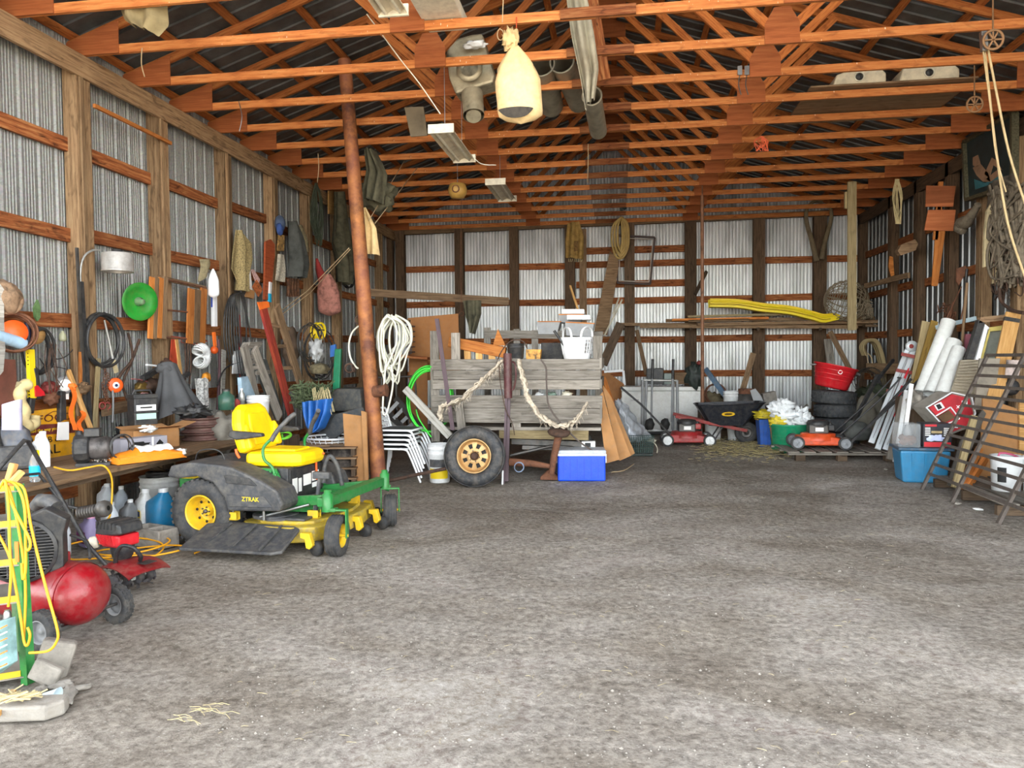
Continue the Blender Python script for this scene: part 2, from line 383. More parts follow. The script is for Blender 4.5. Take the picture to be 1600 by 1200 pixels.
XL, XR, ZP, YB, YF = -5.45, 5.35, 4.77, 17.75, 3.6
XLo, XRo = XL-.2, XR+.2          # sheet planes
PITCHR = .333

XC = -.18; HW = 5.66
def roofz(x): return ZP+.09+ (HW-abs(x-XC))*PITCHR
# ---------------------------------------------------------------- ground
mb = MB(); rn = random.Random(3)
def gz(x, y):
    return .035*noise.noise(Vector((x*.55, y*.55, 0))) + .014*noise.noise(Vector((x*2.3, y*2.3, 4))) + .006*noise.noise(Vector((x*7, y*7, 9)))-.012
nx, ny = 190, 240
mb.surf(lambda u, v: (-6.2+12.2*u, 1.0+17.5*v, gz(-6.2+12.2*u, 1.0+17.5*v)), nx, ny)
struct('floor', mb, DIRT)
mb = MB()
for (a, b_, c, d) in ((-60, 60, -60, 1.0), (-60, -6.2, 1.0, 60), (6.0, 60, 1.0, 60), (-6.2, 6.0, 18.5, 60)):
    mb.add([(a, c, -.012), (b_, c, -.012), (b_, d, -.012), (a, d, -.012)], [(0, 1, 2, 3)])
o = struct('trim_yard', mb, DIRT)
# ---------------------------------------------------------------- corrugated walls
def sheet_side(x, sgn, y0, y1, ztop):
    mb = MB(); ys = []; y = y0
    while y < y1:
        ys += [(y, 0), (y+.012, .022), (y+.030, .022), (y+.042, 0)]
        k = 1
        for i in range(4):
            yy = y+.042+.037*(i+1)-.010; ys += [(yy-.004, 0), (yy+.003, .006), (yy+.011, .006), (yy+.018, 0)]
        y += .228
    V = []
    for yy, d in ys: V += [(x+sgn*d, yy, -.1), (x+sgn*d, yy, ztop)]
    fs = [(2*i, 2*i+1, 2*i+3, 2*i+2) if sgn > 0 else (2*i, 2*i+2, 2*i+3, 2*i+1) for i in range(len(ys)-1)]
    mb.add(V, fs); return mb
struct('wall_left', sheet_side(XLo, 1, YF, YB+.1, ZP+.25), GALV_L)
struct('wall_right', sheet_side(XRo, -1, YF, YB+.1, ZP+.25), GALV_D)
mb = MB(); N = int((XRo-XLo)/.076*10); V = []
for i in range(N+1):
    x = XLo+(XRo-XLo)*i/N; y = YB+.05+.021*sin(2*pi*x/.076)
    V += [(x, y, -.1), (x, y, roofz(x)+.1)]
mb.add(V, [(2*i, 2*i+2, 2*i+3, 2*i+1) for i in range(N)], smooth=True)
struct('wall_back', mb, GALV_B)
# ---------------------------------------------------------------- roof sheets
mb = MB()
for sg in (-1, 1):
    y = YF-.4; ys = []
    while y < YB+.4:
        ys += [(y, 0), (y+.005, .022), (y+.013, .022), (y+.018, 0)]
        y += .228
    V = []
    for yy, d in ys:
        for x in (XC, XC+sg*(HW+.3)):
            V.append((x, yy, roofz(x)+.07-d))
    mb.add(V, [((2*i, 2*i+2, 2*i+3, 2*i+1) if sg < 0 else (2*i, 2*i+1, 2*i+3, 2*i+2)) for i in range(len(ys)-1)])
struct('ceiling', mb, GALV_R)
# ---------------------------------------------------------------- purlins
ordn = ['first', 'second', 'third', 'fourth', 'fifth', 'sixth', 'seventh', 'eighth', 'ninth', 'tenth', 'eleventh', 'twelfth', 'thirteenth', 'fourteenth', 'fifteenth', 'sixteenth', 'seventeenth', 'eighteenth', 'nineteenth', 'twentieth']
for sg, nm in ((-1, 'left'), (1, 'right')):
    for i in range(9):
        d = .12+i*.66; x = XC+sg*d
        mb = MB(); mb.board((x, YF-.3, roofz(x)+.022), (x, YB, roofz(x)+.022), .089, .036, (1, 0, -sg*PITCHR))
        solo('roof_purlin', mb, W_WEB, f'long roof purlin on the {nm} slope, {ordn[i]} down from the ridge', 'purlin', 'roof purlins')
# ---------------------------------------------------------------- roof trusses
def make_truss(Y):
    t = thing('roof_truss', '', 'roof truss', (XC, Y, ZP)); t['group'] = 'roof trusses over the shed'
    h = HW; T = .038
    def bd(name, p, q, w, m, y=0, side=None, th=T, lab=None):
        a = MB(); a.board(p, q, w, th, side or (0, 0, 1)); return part(name, a, m, t, label=lab)
    z = .045; rz = h*PITCHR+.09-.045
    bd('bottom_chord', (-h+.03, 0, z), (-.02, 0, z), .089, W_TRUSS); bd('bottom_chord', (.02, 0, z), (h-.03, 0, z), .089, W_TRUSS)
    a = MB(); a.board((-.35, -.034, z), (.35, -.034, z), .092, .03, (0, 0, 1)); part('splice_board', a, W_GIRT, t)
    bd('top_chord', (-h, 0, .045), (0, 0, rz), .089, W_WEB); bd('top_chord', (h, 0, .045), (0, 0, rz), .089, W_WEB)
    for s in (-1, 1):
        bd('web', (s*1.83, 0, .06), (s*.08, 0, rz-.1), .089, W_WEB)
        bd('web', (s*1.83, 0, .06), (s*h*.5, 0, h*.5*PITCHR+.04), .089, W_WEB)
        a = MB(); a.prism([(-.17, -.006), (.17, -.006), (.17, .20), (.08, .36), (-.08, .36), (-.17, .20)], (s*1.83, -.026, 0), (1, 0, 0), (0, 0, 1), .012)
        part('gusset', a, W_PLY, t)
        x0 = s*(h-.08); x1 = s*(h-.78)
        a = MB(); a.prism([(x0, -.004), (x1, -.004), (x1, .76*PITCHR+.07), (x0, .1)], (0, -.026, 0), (1, 0, 0), (0, 0, 1), .012)
        part('heel_gusset', a, W_PLY, t)
    a = MB(); a.prism([(-.3, rz-.26), (.3, rz-.26), (.3, rz-.06), (0, rz+.04), (-.3, rz-.06)], (0, -.026, 0), (1, 0, 0), (0, 0, 1), .012)
    part('ridge_gusset', a, W_PLY, t)
    return t
TY = [7.03+.88*k for k in range(-3, 13)]
tr0 = make_truss(TY[0])
for i, y in enumerate(TY):
    o = tr0 if i == 0 else dup(tr0, (XC, y, ZP))
    o['label'] = f'timber roof truss with plywood gussets, {ordn[i]} one back from the open front'
# ---------------------------------------------------------------- plates, posts, girts
def wsolo(nm, p0, p1, w_, t_, side, m, lab, cat, grp=None):
    a = MB(); a.board(p0, p1, w_, t_, side); return solo(nm, a, m, lab, cat, grp)
wsolo('wall_plate', (XL-.02, YF, ZP-.12), (XL-.02, YB-.06, ZP-.12), .23, .04, (0, 0, 1), W_POST, 'long plank plate along the top of the left wall posts', 'plate')
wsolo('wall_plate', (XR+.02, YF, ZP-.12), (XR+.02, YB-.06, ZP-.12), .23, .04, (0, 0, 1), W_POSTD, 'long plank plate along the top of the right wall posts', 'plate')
wsolo('wall_plate', (XL-.1, YB-.1, ZP-.05), (XR+.1, YB-.1, ZP+.07), .12, .1, (0, 0, 1), W_OLD, 'plank plate across the top of the back wall', 'plate')
LP = [5.6, 7.0, 8.35, 9.85, 11.3, 12.65, 14.05, 15.4, 16.7]
for i, y in enumerate(LP):
    t = thing('wall_post', f'built-up plank post on the left wall, {ordn[i]} one back from the open front', 'post', (XL-.1, y, 0), group='left wall posts')
    for j, (dy, ww, xo) in enumerate(((-.085, .15, 0), (-.035, .17, .012), (.06, .14, -.006))):
        a = MB(); a.board((xo, dy, -.05), (xo, dy, ZP-.01), ww, [.045, .05, .13][j], (1, 0, 0)); part('plank', a, W_POST, t, b=.006)
RP = [8.9, 10.05, 11.0, 12.0, 13.1, 14.4, 15.7]
for i, y in enumerate(RP):
    a = MB(); a.board((XR+.08, y-.07, -.05), (XR+.08, y-.07, ZP-.01), .15, .06, (1, 0, 0)); a.board((XR+.08, y+.03, -.05), (XR+.08, y+.03, ZP-.01), .16, .13, (1, 0, 0))
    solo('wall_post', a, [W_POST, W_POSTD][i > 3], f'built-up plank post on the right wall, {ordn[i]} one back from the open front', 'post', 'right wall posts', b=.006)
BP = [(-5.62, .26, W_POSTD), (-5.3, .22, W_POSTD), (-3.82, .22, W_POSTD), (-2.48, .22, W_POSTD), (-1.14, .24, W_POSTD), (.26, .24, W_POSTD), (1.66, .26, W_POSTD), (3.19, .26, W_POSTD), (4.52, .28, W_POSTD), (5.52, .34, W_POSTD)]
for i, (x, ww, m) in enumerate(BP):
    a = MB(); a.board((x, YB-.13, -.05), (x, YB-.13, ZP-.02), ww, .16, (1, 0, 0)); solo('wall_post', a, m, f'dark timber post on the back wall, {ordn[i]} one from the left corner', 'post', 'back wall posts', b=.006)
a = MB(); a.board((-.83, YB-.15, -.05), (-.83, YB-.15, ZP-.12), .17, .08, (1, 0, 0)); solo('wall_post', a, W_OLD, 'slim brown timber post beside the fifth dark back wall post, behind the hanging sack', 'post')
gz_l = [.28, 1.15, 2.03, 2.93, 3.83]
ysL = LP + [YB-.05]
for k, z in enumerate(gz_l):
    for i in range(len(ysL)-1):
        y0, y1 = ysL[i]+.11, ysL[i+1]-.11
        if i == len(ysL)-2: y1 = YB-.05
        dz = (R0.random()-.5)*.05
        a = MB(); a.board((XLo+.055, y0, z+dz), (XLo+.055, y1, z+dz+(R0.random()-.5)*.05), .14, .04, (0, 0, 1))
        solo('wall_girt', a, W_GIRT, f'left girt {["nearest the dirt", "at bench height", "at head height", "above head height", "just under the plate"][k]}, {ordn[i]} bay', 'girt', 'left wall girts')
ysR = [YF]+RP+[YB-.05]
for k, z in enumerate(gz_l):
    for i in range(1, len(ysR)-1):
        a = MB(); a.board((XRo-.055, ysR[i]+.1, z), (XRo-.055, ysR[i+1]-.11, z+(R0.random()-.5)*.05), .14, .04, (0, 0, 1))
        solo('wall_girt', a, W_GIRT, f'right girt {["nearest the dirt", "at bench height", "at head height", "above head height", "just under the plate"][k]}, {ordn[i-1]} bay back', 'girt', 'right wall girts')
bz = [.32, 1.22, 2.03, 2.95, 3.82]
xsB = [b[0] for b in BP]
for k, z in enumerate(bz):
    for i in range(1, len(xsB)-1):
        a = MB(); dz = .04*(xsB[i]/5)*0
        a.board((xsB[i]+.1, YB-.005, z), (xsB[i+1]-.1, YB-.005, z+(R0.random()-.5)*.03), .15, .04, (0, 0, 1))
        solo('wall_girt', a, W_GIRT, f'back girt {["nearest the dirt", "at bench height", "at head height", "above head height", "just under the plate"][k]}, {ordn[i-1]} bay from the left', 'girt', 'back wall girts')
for z, tx in ((4.15, 'behind the hoop of coiled hose'), (3.35, 'behind the bottom of the empty frame')):
    for x0, x1, q in ((-1.0, .14, 'left'), (.38, 1.54, 'right')):
        a = MB(); a.board((x0, YB-.005, z), (x1, YB-.005, z), .16, .04, (0, 0, 1)); solo('wall_girt', a, W_GIRT, f'extra back girt board {tx}, {q} of the post', 'girt')
# ================================================================ materials of the things
RUB = mat('tyre_rubber', '#3a3b3d', .85, var=.25, dirt=.45, dcol='#6e675c', bump=.3)
RUBN = mat('black_rubber', '#232426', .7, var=.2, dirt=.15)
BLK = mat('black_plastic', '#2a2b2e', .5, var=.2, dirt=.25, dcol='#7b7569')
DGP = mat('charcoal_plastic', '#3f4043', .6, var=.2, dirt=.45, dcol='#7c766b')
GREEN = mat('tractor_green_paint', '#1f7a35', .4, var=.12, dirt=.3, dcol='#7a8468')
YEL = mat('seat_yellow_vinyl', '#f6cf06', .5, var=.05, bump=.1)
YELP = mat('yellow_paint', '#e5bd1f', .45, var=.12, dirt=.35, dcol='#97885a')
YELD = mat('dusty_yellow_paint', '#c8ab2c', .6, var=.18, dirt=.75, dcol='#8b8063')
STEEL = mat('bare_steel', '#9c9d9c', .35, .85, var=.2)
DSTEEL = mat('dark_steel', '#5b5a58', .5, .6, var=.3, dirt=.3, dcol='#6b5847')
RUST = mat('rusted_iron', '#6a4634', .85, .15, var=.4, scale=12, dirt=.5, dcol='#8e5a38')
RUSTD = mat('dark_rusted_iron', '#4a3a31', .85, .2, var=.4, scale=12, dirt=.3, dcol='#7b5034')
PIPE = mat('rusted_pipe_with_orange_bloom', '#7c4a36', .65, .2, var=.45, scale=1.3, dirt=.9, dcol='#bf7c44')
RED = mat('red_enamel', '#8f0f1b', .28, var=.15, scale=4, dirt=.45, dcol='#7f5a55')
REDP = mat('red_plastic', '#cf1a27', .4, var=.1, dirt=.15)
REDD = mat('worn_red_paint', '#8e2f2c', .65, var=.3, dirt=.5, dcol='#7d6658')
ORP = mat('orange_plastic', '#f2601c', .45, var=.1, dirt=.1)
ORB = mat('orange_tape', '#ff7a2a', .6, var=.08)
WHT = mat('white_plastic', '#e6e8e8', .4, var=.06, dirt=.3, dcol='#a39c8f')
WHTC = mat('clean_white_plastic', '#f2f4f6', .35, var=.03, dirt=.08)
WHTE = mat('white_enamel', '#e2e3df', .35, var=.06, dirt=.25, dcol='#a79c8a')
OFFW = mat('cream_plastic', '#ded8c3', .5, var=.1, dirt=.35)
ALU = mat('dull_aluminium', '#b9bab6', .45, .7, var=.2, dirt=.35, dcol='#8a8474')
ALUB = mat('bright_aluminium', '#dfe6ea', .35, .35, var=.06)
BLUE = mat('bright_blue_plastic', '#0a49d8', .35, var=.08, dirt=.05)
BLUJ = mat('blue_jug_plastic', '#1d7fae', .4, var=.12, dirt=.2)
BLUT = mat('blue_tote_plastic', '#2f7fab', .35, var=.1, dirt=.12)
BLUTL = mat('dark_blue_lid_plastic', '#27506b', .45, var=.1, dirt=.3)
TARP = mat('blue_tarp', '#2767b5', .5, var=.2, bump=.3, bscale=20)
GRNP = mat('green_plastic', '#0f8d62', .45, var=.12, dirt=.2)
GRNH = mat('bright_green_hose', '#3fd23a', .4, var=.08)
GRNB = mat('bright_green_enamel', '#1c8a2b', .45, var=.2, dirt=.35, dcol='#6b7a3a')
LIME = mat('lime_green_plastic', '#66b82e', .45, var=.1)
CARD = mat('cardboard', '#b07f4e', .85, var=.1, dirt=.15, bump=.05)
CARDL = mat('light_cardboard', '#c99a66', .85, var=.08, bump=.05)
CARDD = mat('brown_hardboard', '#9a6430', .7, var=.08, dirt=.1)
CORDY = mat('yellow_cord', '#d9a21c', .5, var=.12)
CORDO = mat('orange_yellow_cord', '#e8a316', .55, var=.12)
HOSEW = mat('white_hose', '#dcdccb', .45, var=.08, dirt=.15)
HOSET = mat('tan_hose', '#b59a5c', .5, var=.12)
ROPE = mat('tan_rope', '#c2a983', .9, var=.15, bump=.4, bscale=120)
CLOTHG = mat('grey_cloth', '#4f5052', .95, var=.15, bump=.3, bscale=160)
CLOTHK = mat('khaki_cloth', '#8a7f60', .95, var=.3, scale=20, dirt=.3)
CLOTHT = mat('speckled_tan_cloth', '#8f7d55', .95, var=.55, scale=55, dirt=.4, dcol='#c9b883')
CLOTHD = mat('dark_grey_denim', '#4d4f4c', .95, var=.3, bump=.3)
CLOTHO = mat('dark_olive_canvas', '#54513f', .95, var=.35, scale=9)
SACK = mat('cream_cotton_sack', '#dcc08c', .95, var=.12, scale=9, dirt=.25, dcol='#a9885a', bump=.3, bscale=180)
LEATH = mat('weathered_leather', '#6d6252', .8, var=.35, scale=14, dirt=.35, dcol='#8f8676')
BONE = mat('bleached_wood', '#c5b58e', .85, var=.2)
GLASS = mat('clear_plastic', '#e8eef2', .15, var=.02, bump=0, trans=.85)
FILM = mat('translucent_film', '#cfd6da', .35, var=.05, alpha=.55)
CYAN = mat('cyan_label', '#18b6e6', .45, var=.05)
LBL = mat('white_label', '#f4f4f0', .6, var=.03, bump=0)
LBLB = mat('black_print', '#141414', .6, var=.05, bump=0)
LBLR = mat('red_print', '#c51f2c', .5, var=.05, bump=0)
LBLY = mat('yellow_print', '#f2d21c', .5, var=.05, bump=0)
LBLP = mat('pink_print', '#e9a0bc', .6, var=.12, bump=0)
LBLN = mat('navy_print', '#25365e', .6, var=.05, bump=0)
LBLG = mat('mint_label', '#b8e2cf', .6, var=.05, bump=0)
GREYP = mat('grey_paint', '#8b8d8f', .5, var=.1, dirt=.2)
GREYC = mat('grey_concrete', '#8c867d', .95, var=.2, scale=14, bump=.5)
STONE = mat('rubble_stone', '#8f8a82', .95, var=.25, scale=9, bump=.6, dirt=.3)
CREAMC = mat('cream_padded_canvas', '#d8c48e', .9, var=.18, dirt=.3)
PVC = mat('white_pvc_pipe', '#e3e5e2', .4, var=.04, dirt=.2)
STRAW = mat('dry_straw', '#c9b98c', .9, var=.25)
PURP = mat('purple_liquid_plastic', '#a79bc4', .35, var=.12, trans=.25)
MILK = mat('milky_plastic', '#d9dfe6', .4, var=.06, dirt=.2)
LEAF = mat('dusty_green_brush', '#5f6b4c', .95, var=.4, scale=20)

# ---------------------------------------------------------------- shared shapes
def tyre(mb, c, ax, R, ri, w, tread=0, n=40):
    "rubber tyre around axis ax; tread = number of blocks"
    c = Vector(c); h = w/2
    prof = [(ri, -h*.72), (ri+(R-ri)*.25, -h*.95), (ri+(R-ri)*.6, -h), (R*.955, -h*.88), (R, -h*.62), (R, h*.62), (R*.955, h*.88), (ri+(R-ri)*.6, h), (ri+(R-ri)*.25, h*.95), (ri, h*.72), (ri*.97, h*.5), (ri*.97, -h*.5), (ri, -h*.72)]
    mb.lathe(prof, c, ax, n)
    if tread:
        A = Vector(ax).normalized(); u = A.orthogonal().normalized() if abs(A.z) < .999 else Vector((1, 0, 0)); v = A.cross(u)
        rows = [(-.68, 0), (-.23, .5), (.23, 0), (.68, .5)] if tread > 30 else [(-.6, 0), (0, .5), (.6, 0)]
        for q, ph in rows:
            for k in range(tread):
                a = 2*pi*(k+ph)/tread; d = u*cos(a)+v*sin(a); t = A.cross(d)
                rr = R*(1 if abs(q) < .65 else .985)
                mb.board(c+d*rr+A*(h*q-h*.19), c+d*rr+A*(h*q+h*.19), 2*pi*R/tread*.55, .016*R/.29, t)
    return mb
def ribs(mb, c, ax, R, w, k=4):
    for i in range(k):
        x = (i-(k-1)/2)*w*.62/(k-1)
        mb.torus(Vector(c)+Vector(ax).normalized()*x, ax, R, .006, 32, 6)
def rim(mb, c, ax, ri, w, dish=.5, holes=6, n=32, hole_r=.0):
    "wheel rim: barrel, dished disc, hub"
    h = w/2
    mb.lathe([(ri*1.04, h*.78), (ri*1.0, h*.86), (ri*.93, h*.8), (ri*.88, h*.3), (ri*.84, h*dish-h*.4), (ri*.55, h*dish-h*.2), (ri*.3, h*dish-h*.35), (ri*.28, h*dish), (0, h*dish)], c, ax, n)
    mb.lathe([(ri*1.04, -h*.78), (ri*.9, -h*.8), (ri*.86, 0)], c, ax, n)
def handle_bail(mb, a, b, drop, r=.004, out=(0, 0, 0), n=14):
    a = Vector(a); b = Vector(b); o = Vector(out)
    mb.tube([a.lerp(b, i/n)+Vector((0, 0, -drop*sin(pi*i/n)))+o*sin(pi*i/n) for i in range(n+1)], r, 6)
def pail(name, c, r, h, m, label, cat='bucket', group=None, taper=.88, lid=False, contents=None, bail=True, tilt=None, mouth=None):
    t = thing(name, label, cat, c, 0, group, R=tilt)
    a = MB(); a.lathe([(0, 0), (r*taper*.95, 0), (r*taper, .012), (r*.985, h*.72), (r*1.03, h*.74), (r*1.03, h*.77), (r*.99, h*.78), (r, h*.86), (r*1.04, h*.87), (r*1.04, h*.9), (r*1.0, h*.91), (r, h*.97), (r*1.05, h*.98), (r*1.05, h), (r*.97, h), (r*.93*taper, .03), (0, .03)], n=28)
    part('body', a, m, t)
    if lid: a = MB(); a.lathe([(r*1.07, h-.02), (r*1.07, h+.012), (r*.9, h+.012), (r*.88, h), (0, h)], n=28); part('lid', a, m, t)
    if bail: a = MB(); handle_bail(a, (-r*1.03, -.01, h*.85), (r*1.03, -.01, h*.85), h*.45, .0035, (0, -r*.55, 0)); part('handle', a, STEEL, t)
    return t
def jug(name, c, rz, w, d, h, m, label, cap=WHTC, lab=None, labm=None, group=None, handle=1):
    "moulded chemical jug with a hollow handle, spout and cap"
    t = thing(name, label, 'jug', Vector(c), rz, group); hb = h*.68; a = MB()
    def ring(z, sx, sy, n=20, ox=0):
        return [(ox+sx/2*(abs(cos(q))**.55)*(1 if cos(q) > 0 else -1), sy/2*(abs(sin(q))**.55)*(1 if sin(q) > 0 else -1), z) for q in [2*pi*k/n for k in range(n)]]
    rings = [ring(0, w*.94, d*.94), ring(.01, w, d), ring(hb*.85, w, d), ring(hb, w*.93, d*.93), ring(h*.86, w*.34, d*.42, ox=w*.2), ring(h*.92, w*.27, w*.27, ox=w*.22)]
    V = [p for r_ in rings for p in r_]; n = 20
    fs = [(i*n+k, i*n+(k+1) % n, (i+1)*n+(k+1) % n, (i+1)*n+k) for i in range(len(rings)-1) for k in range(n)]
    a.add(V, fs, None, True); a.add(rings[0], [tuple(range(n-1, -1, -1))]); a.add(rings[-1], [tuple(range(n))])
    part('body', a, m, t)
    if handle: a = MB(); a.tube(smooth_path([(w*.16, 0, h*.84), (-w*.12, 0, h*.9), (-w*.36, 0, h*.8), (-w*.4, 0, hb*.95)], 4), [w*.1]*13, 8, flat=.8); part('handle', a, m, t)
    a = MB(); a.lathe([(w*.16, h*.91), (w*.16, h), (w*.13, h*1.01), (0, h*1.01)], (w*.22, 0, 0), n=16); part('cap', a, cap, t)
    if lab:
        a = MB(); a.bx(-w*.42, w*.42, -d*.505, -d*.49, h*.12, h*.5); part('label', a, lab, t)
        if labm: a = MB(); a.bx(-w*.38, w*.38, -d*.512, -d*.5, h*.34, h*.47); part('print', a, labm, t)
    return t
def poly(mb, px, t, X=None, Y=None, Z=None):
    "flat piece of thickness t lying in a building plane, outline measured off the photo"
    P = [at(x, y, X=X, Y=Y, Z=Z) for x, y in px]
    if X is not None: out = [(p.y, p.z) for p in P]; mb.prism(out, (X, 0, 0), (0, 1, 0), (0, 0, 1), t)
    elif Y is not None: out = [(p.x, p.z) for p in P]; mb.prism(out, (0, Y, 0), (1, 0, 0), (0, 0, 1), t)
    return mb
def pxtube(mb, px, r, X=None, Y=None, n=6, k=4, jit=0):
    P = [at(x, y, X=X, Y=Y) for x, y in px]
    if jit: P = [p+Vector((R0.uniform(-jit, jit), R0.uniform(-jit, jit), 0)) for p in P]
    mb.tube(smooth_path(P, k) if k > 1 else P, r, n); return mb
def cloth_hang(mb, px_l, px_r, X=None, Y=None, depth=.06, folds=3, nrm=None, nu=14, nv=16, th=.008, seed=0):
    "hanging cloth between a left and a right edge given as photo polylines from top to bottom"
    Lp = [at(*p, X=X, Y=Y) for p in px_l]; Rp = [at(*p, X=X, Y=Y) for p in px_r]
    nrm = Vector(nrm) if nrm else (Vector((1, 0, 0)) if X is not None and X < 0 else Vector((-1, 0, 0)) if X is not None else Vector((0, -1, 0)))
    def ev(P, v):
        q = v*(len(P)-1); i = min(int(q), len(P)-2); return P[i].lerp(P[i+1], q-i)
    def fn(u, v):
        p = ev(Lp, v).lerp(ev(Rp, v), u)
        k = depth*(.6+.4*v)*(.5+.5*sin(u*folds*2*pi+seed+v*1.3)) + depth*.5*sin(pi*u)
        return p+nrm*k+Vector((0, 0, 1))*.004*sin(u*40+seed)
    mb.surf(fn, nu, nv, th); return mb
def bagshape(mb, base, top, w, d, seed=0, neck=.3, lean=(0, 0)):
    "filled sack: cross sections from bottom to a gathered neck"
    base = Vector(base); H = top-base.z; n = 24; rings = 18; V = []
    for i in range(rings+1):
        v = i/rings
        k = (min(1, (v/.12)**.5) if v < .12 else 1)
        if v > .55: k *= 1-(1-neck)*((v-.55)/.45)**1.4
        for j in range(n):
            a = 2*pi*j/n; f = 1+.05*noise.noise(Vector((cos(a)*2, sin(a)*2, v*3+seed)))+ (.12*sin(a*7+seed) if v > .7 else .02*sin(a*5))
            V.append((base.x+lean[0]*v+cos(a)*w/2*k*f, base.y+lean[1]*v+sin(a)*d/2*k*f, base.z+H*v))
    fs = [(i*n+j, i*n+(j+1) % n, (i+1)*n+(j+1) % n, (i+1)*n+j) for i in range(rings) for j in range(n)]
    mb.add(V, fs, None, True); mb.add(V[:n], [tuple(range(n-1, -1, -1))]); mb.add(V[-n:], [tuple(range(n))]); return mb
def basket(mb, base, r0, r1, h, n=40, rows=8, y0=.25, r=.004):
    b = Vector(base)
    for k in range(n):
        a = 2*pi*k/n; mb.tube([b+Vector((cos(a)*(r0+(r1-r0)*y0), sin(a)*(r0+(r1-r0)*y0), h*y0)), b+Vector((cos(a)*r1, sin(a)*r1, h))], r, 4)
    for i in range(rows):
        v = y0+(1-y0)*i/(rows-1); mb.torus(b+Vector((0, 0, h*v)), (0, 0, 1), r0+(r1-r0)*v, r, 32, 4)
# ================================================================ zero-turn mower
def make_ztrak():
    rz = radians(-6.7); left = Vector((-sin(rz), cos(rz), 0))
    o = Vector((-3.57, 5.97, 0)) + left*.45 - Vector((cos(rz), sin(rz), 0))*.0
    t = thing('riding_mower', 'green and yellow zero-turn riding mower with yellow seat, beside the workbench', 'mower', o, rz)
    P = lambda n_, mb, m, **k: part(n_, mb, m, t, **k)
    A = (0, -1, 0)
    # rear wheels
    for s in (-1, 1):
        a = MB(); tyre(a, (0, s*.45, .292), (0, s, 0), .292, .15, .27, 34); w_ = P('rear_wheel', a, RUB)
        a = MB(); rim(a, (0, s*.45, .292), (0, s, 0), .15, .27, .25); subpart('rim', a, YELP, w_, b=.002)
        a = MB()
        for k in range(7):
            q = 2*pi*k/7+.3; a.lathe([(0, 0), (.013, 0), (.013, .004), (0, .004)], (cos(q)*.09, s*(.45+.135*.22), .292+sin(q)*.09), (0, s, 0), 8)
        subpart('rim_slot', a, LBLB, w_)
        a = MB()
        for k in range(5):
            q = 2*pi*k/5; a.lathe([(0, 0), (.008, 0), (.006, .014), (0, .014)], (cos(q)*.036, s*(.45+.135*.25), .292+sin(q)*.036), (0, s, 0), 6)
        a.lathe([(.02, 0), (.016, .02), (0, .022)], (0, s*(.45+.135*.25), .292), (0, s, 0), 12)
        subpart('lug_nut', a, DSTEEL, w_)
    # frame rails, engine guard, rear bumper
    a = MB()
    for s in (-1, 1): a.bx(-.3, 1.0, s*.25-.03, s*.25+.03, .28, .37)
    a.bx(-.3, -.22, -.3, .3, .28, .38)
    P('frame', a, GREEN, b=.004)
    a = MB(); a.bx(-.36, -.1, -.62+.25, .37, .36, .66); P('engine_guard', a, GREEN, b=.008)
    a = MB(); a.bx(-.365, -.14, -.385, -.371, .555, .60); P('yellow_stripe', a, LBLY)
    a = MB()
    for k in range(5): a.bx(-.30, -.14, -.376, -.368, .41+k*.024, .422+k*.024)
    P('louvre', a, BLK)
    a = MB(); a.blob((-.12, 0, .5), (.2, .25, .22), .06, 3); P('engine', a, DGP)
    # fenders (black moulded side pods)
    for s in (-1, 1):
        prof = [(-.30, .60), (-.26, .70), (-.05, .735), (.22, .72), (.36, .70), (.62, .60), (.78, .52), (.83, .40), (.80, .345), (.30, .33), (.27, .44), (.16, .56), (.0, .615), (-.18, .59)]
        a = MB(); a.prism([(x, z) for x, z in prof], (0, s*.46, 0), (1, 0, 0), (0, 0, 1), .28); f = P('fender', a, DGP, b=.02)
        a = MB(); a.prism([(.30, .47), (.66, .47), (.74, .38), (.32, .37)], (0, s*.605, 0), (1, 0, 0), (0, 0, 1), .012); subpart('side_panel', a, DGP, f, b=.004)
        a = MB(); a.prism([(.28, .64), (.52, .62), (.60, .555), (.30, .57)], (0, s*.604, 0), (1, 0, 0), (0, 0, 1), .01); subpart('recess', a, BLK, f, b=.004)
        if s < 0:
            a = text_mb('ZTRAK', .052, frameM((.535, -.6125, .44), (1, 0, 0), (0, 0, 1)), .002); subpart('lettering', a, LBLY, f)
    a = MB(); a.bx(-.32, .3, -.33, .33, .6, .7); P('rear_body', a, DGP, b=.03)
    # roll of wires above the rear
    a = MB(); a.tube(smooth_path([(-.2, -.35, .72), (-.15, -.36, .80), (0, -.36, .82), (.08, -.35, .78), (.1, -.34, .7)], 4), .006, 6); P('cable', a, BLK)
    # seat box with perforated green side plates and black front with labels
    a = MB(); a.bx(.25, .70, -.3, .3, .36, .66); P('seat_box', a, BLK, b=.01)
    for s in (-1, 1):
        a = MB(); a.prism([(.44, .66), (.60, .66), (.74, .38), (.56, .38)], (0, s*.325, 0), (1, 0, 0), (0, 0, 1), .02); g = P('perforated_plate', a, GREEN)
        a = MB()
        for i in range(7):
            for j in range(3):
                z = .63-i*.038; x = .50+i*.019+j*.04-.01+(i % 2)*.012
                a.lathe([(0, 0), (.011, 0), (.011, .002), (0, .002)], (x, s*.335, z), (0, s, 0), 6)
        subpart('hole', a, LBLB, g)
    a = MB(); a.bx(.70, .712, -.28, .28, .40, .64); P('front_panel', a, BLK)
    a = MB()
    for y0, y1, z0, z1 in ((-.25, -.17, .42, .56), (-.15, -.10, .43, .55), (-.07, .06, .47, .57), (.08, .2, .49, .58), (.08, .2, .43, .475)): a.bx(.712, .7145, y0, y1, z0, z1)
    P('warning_label', a, LBL)
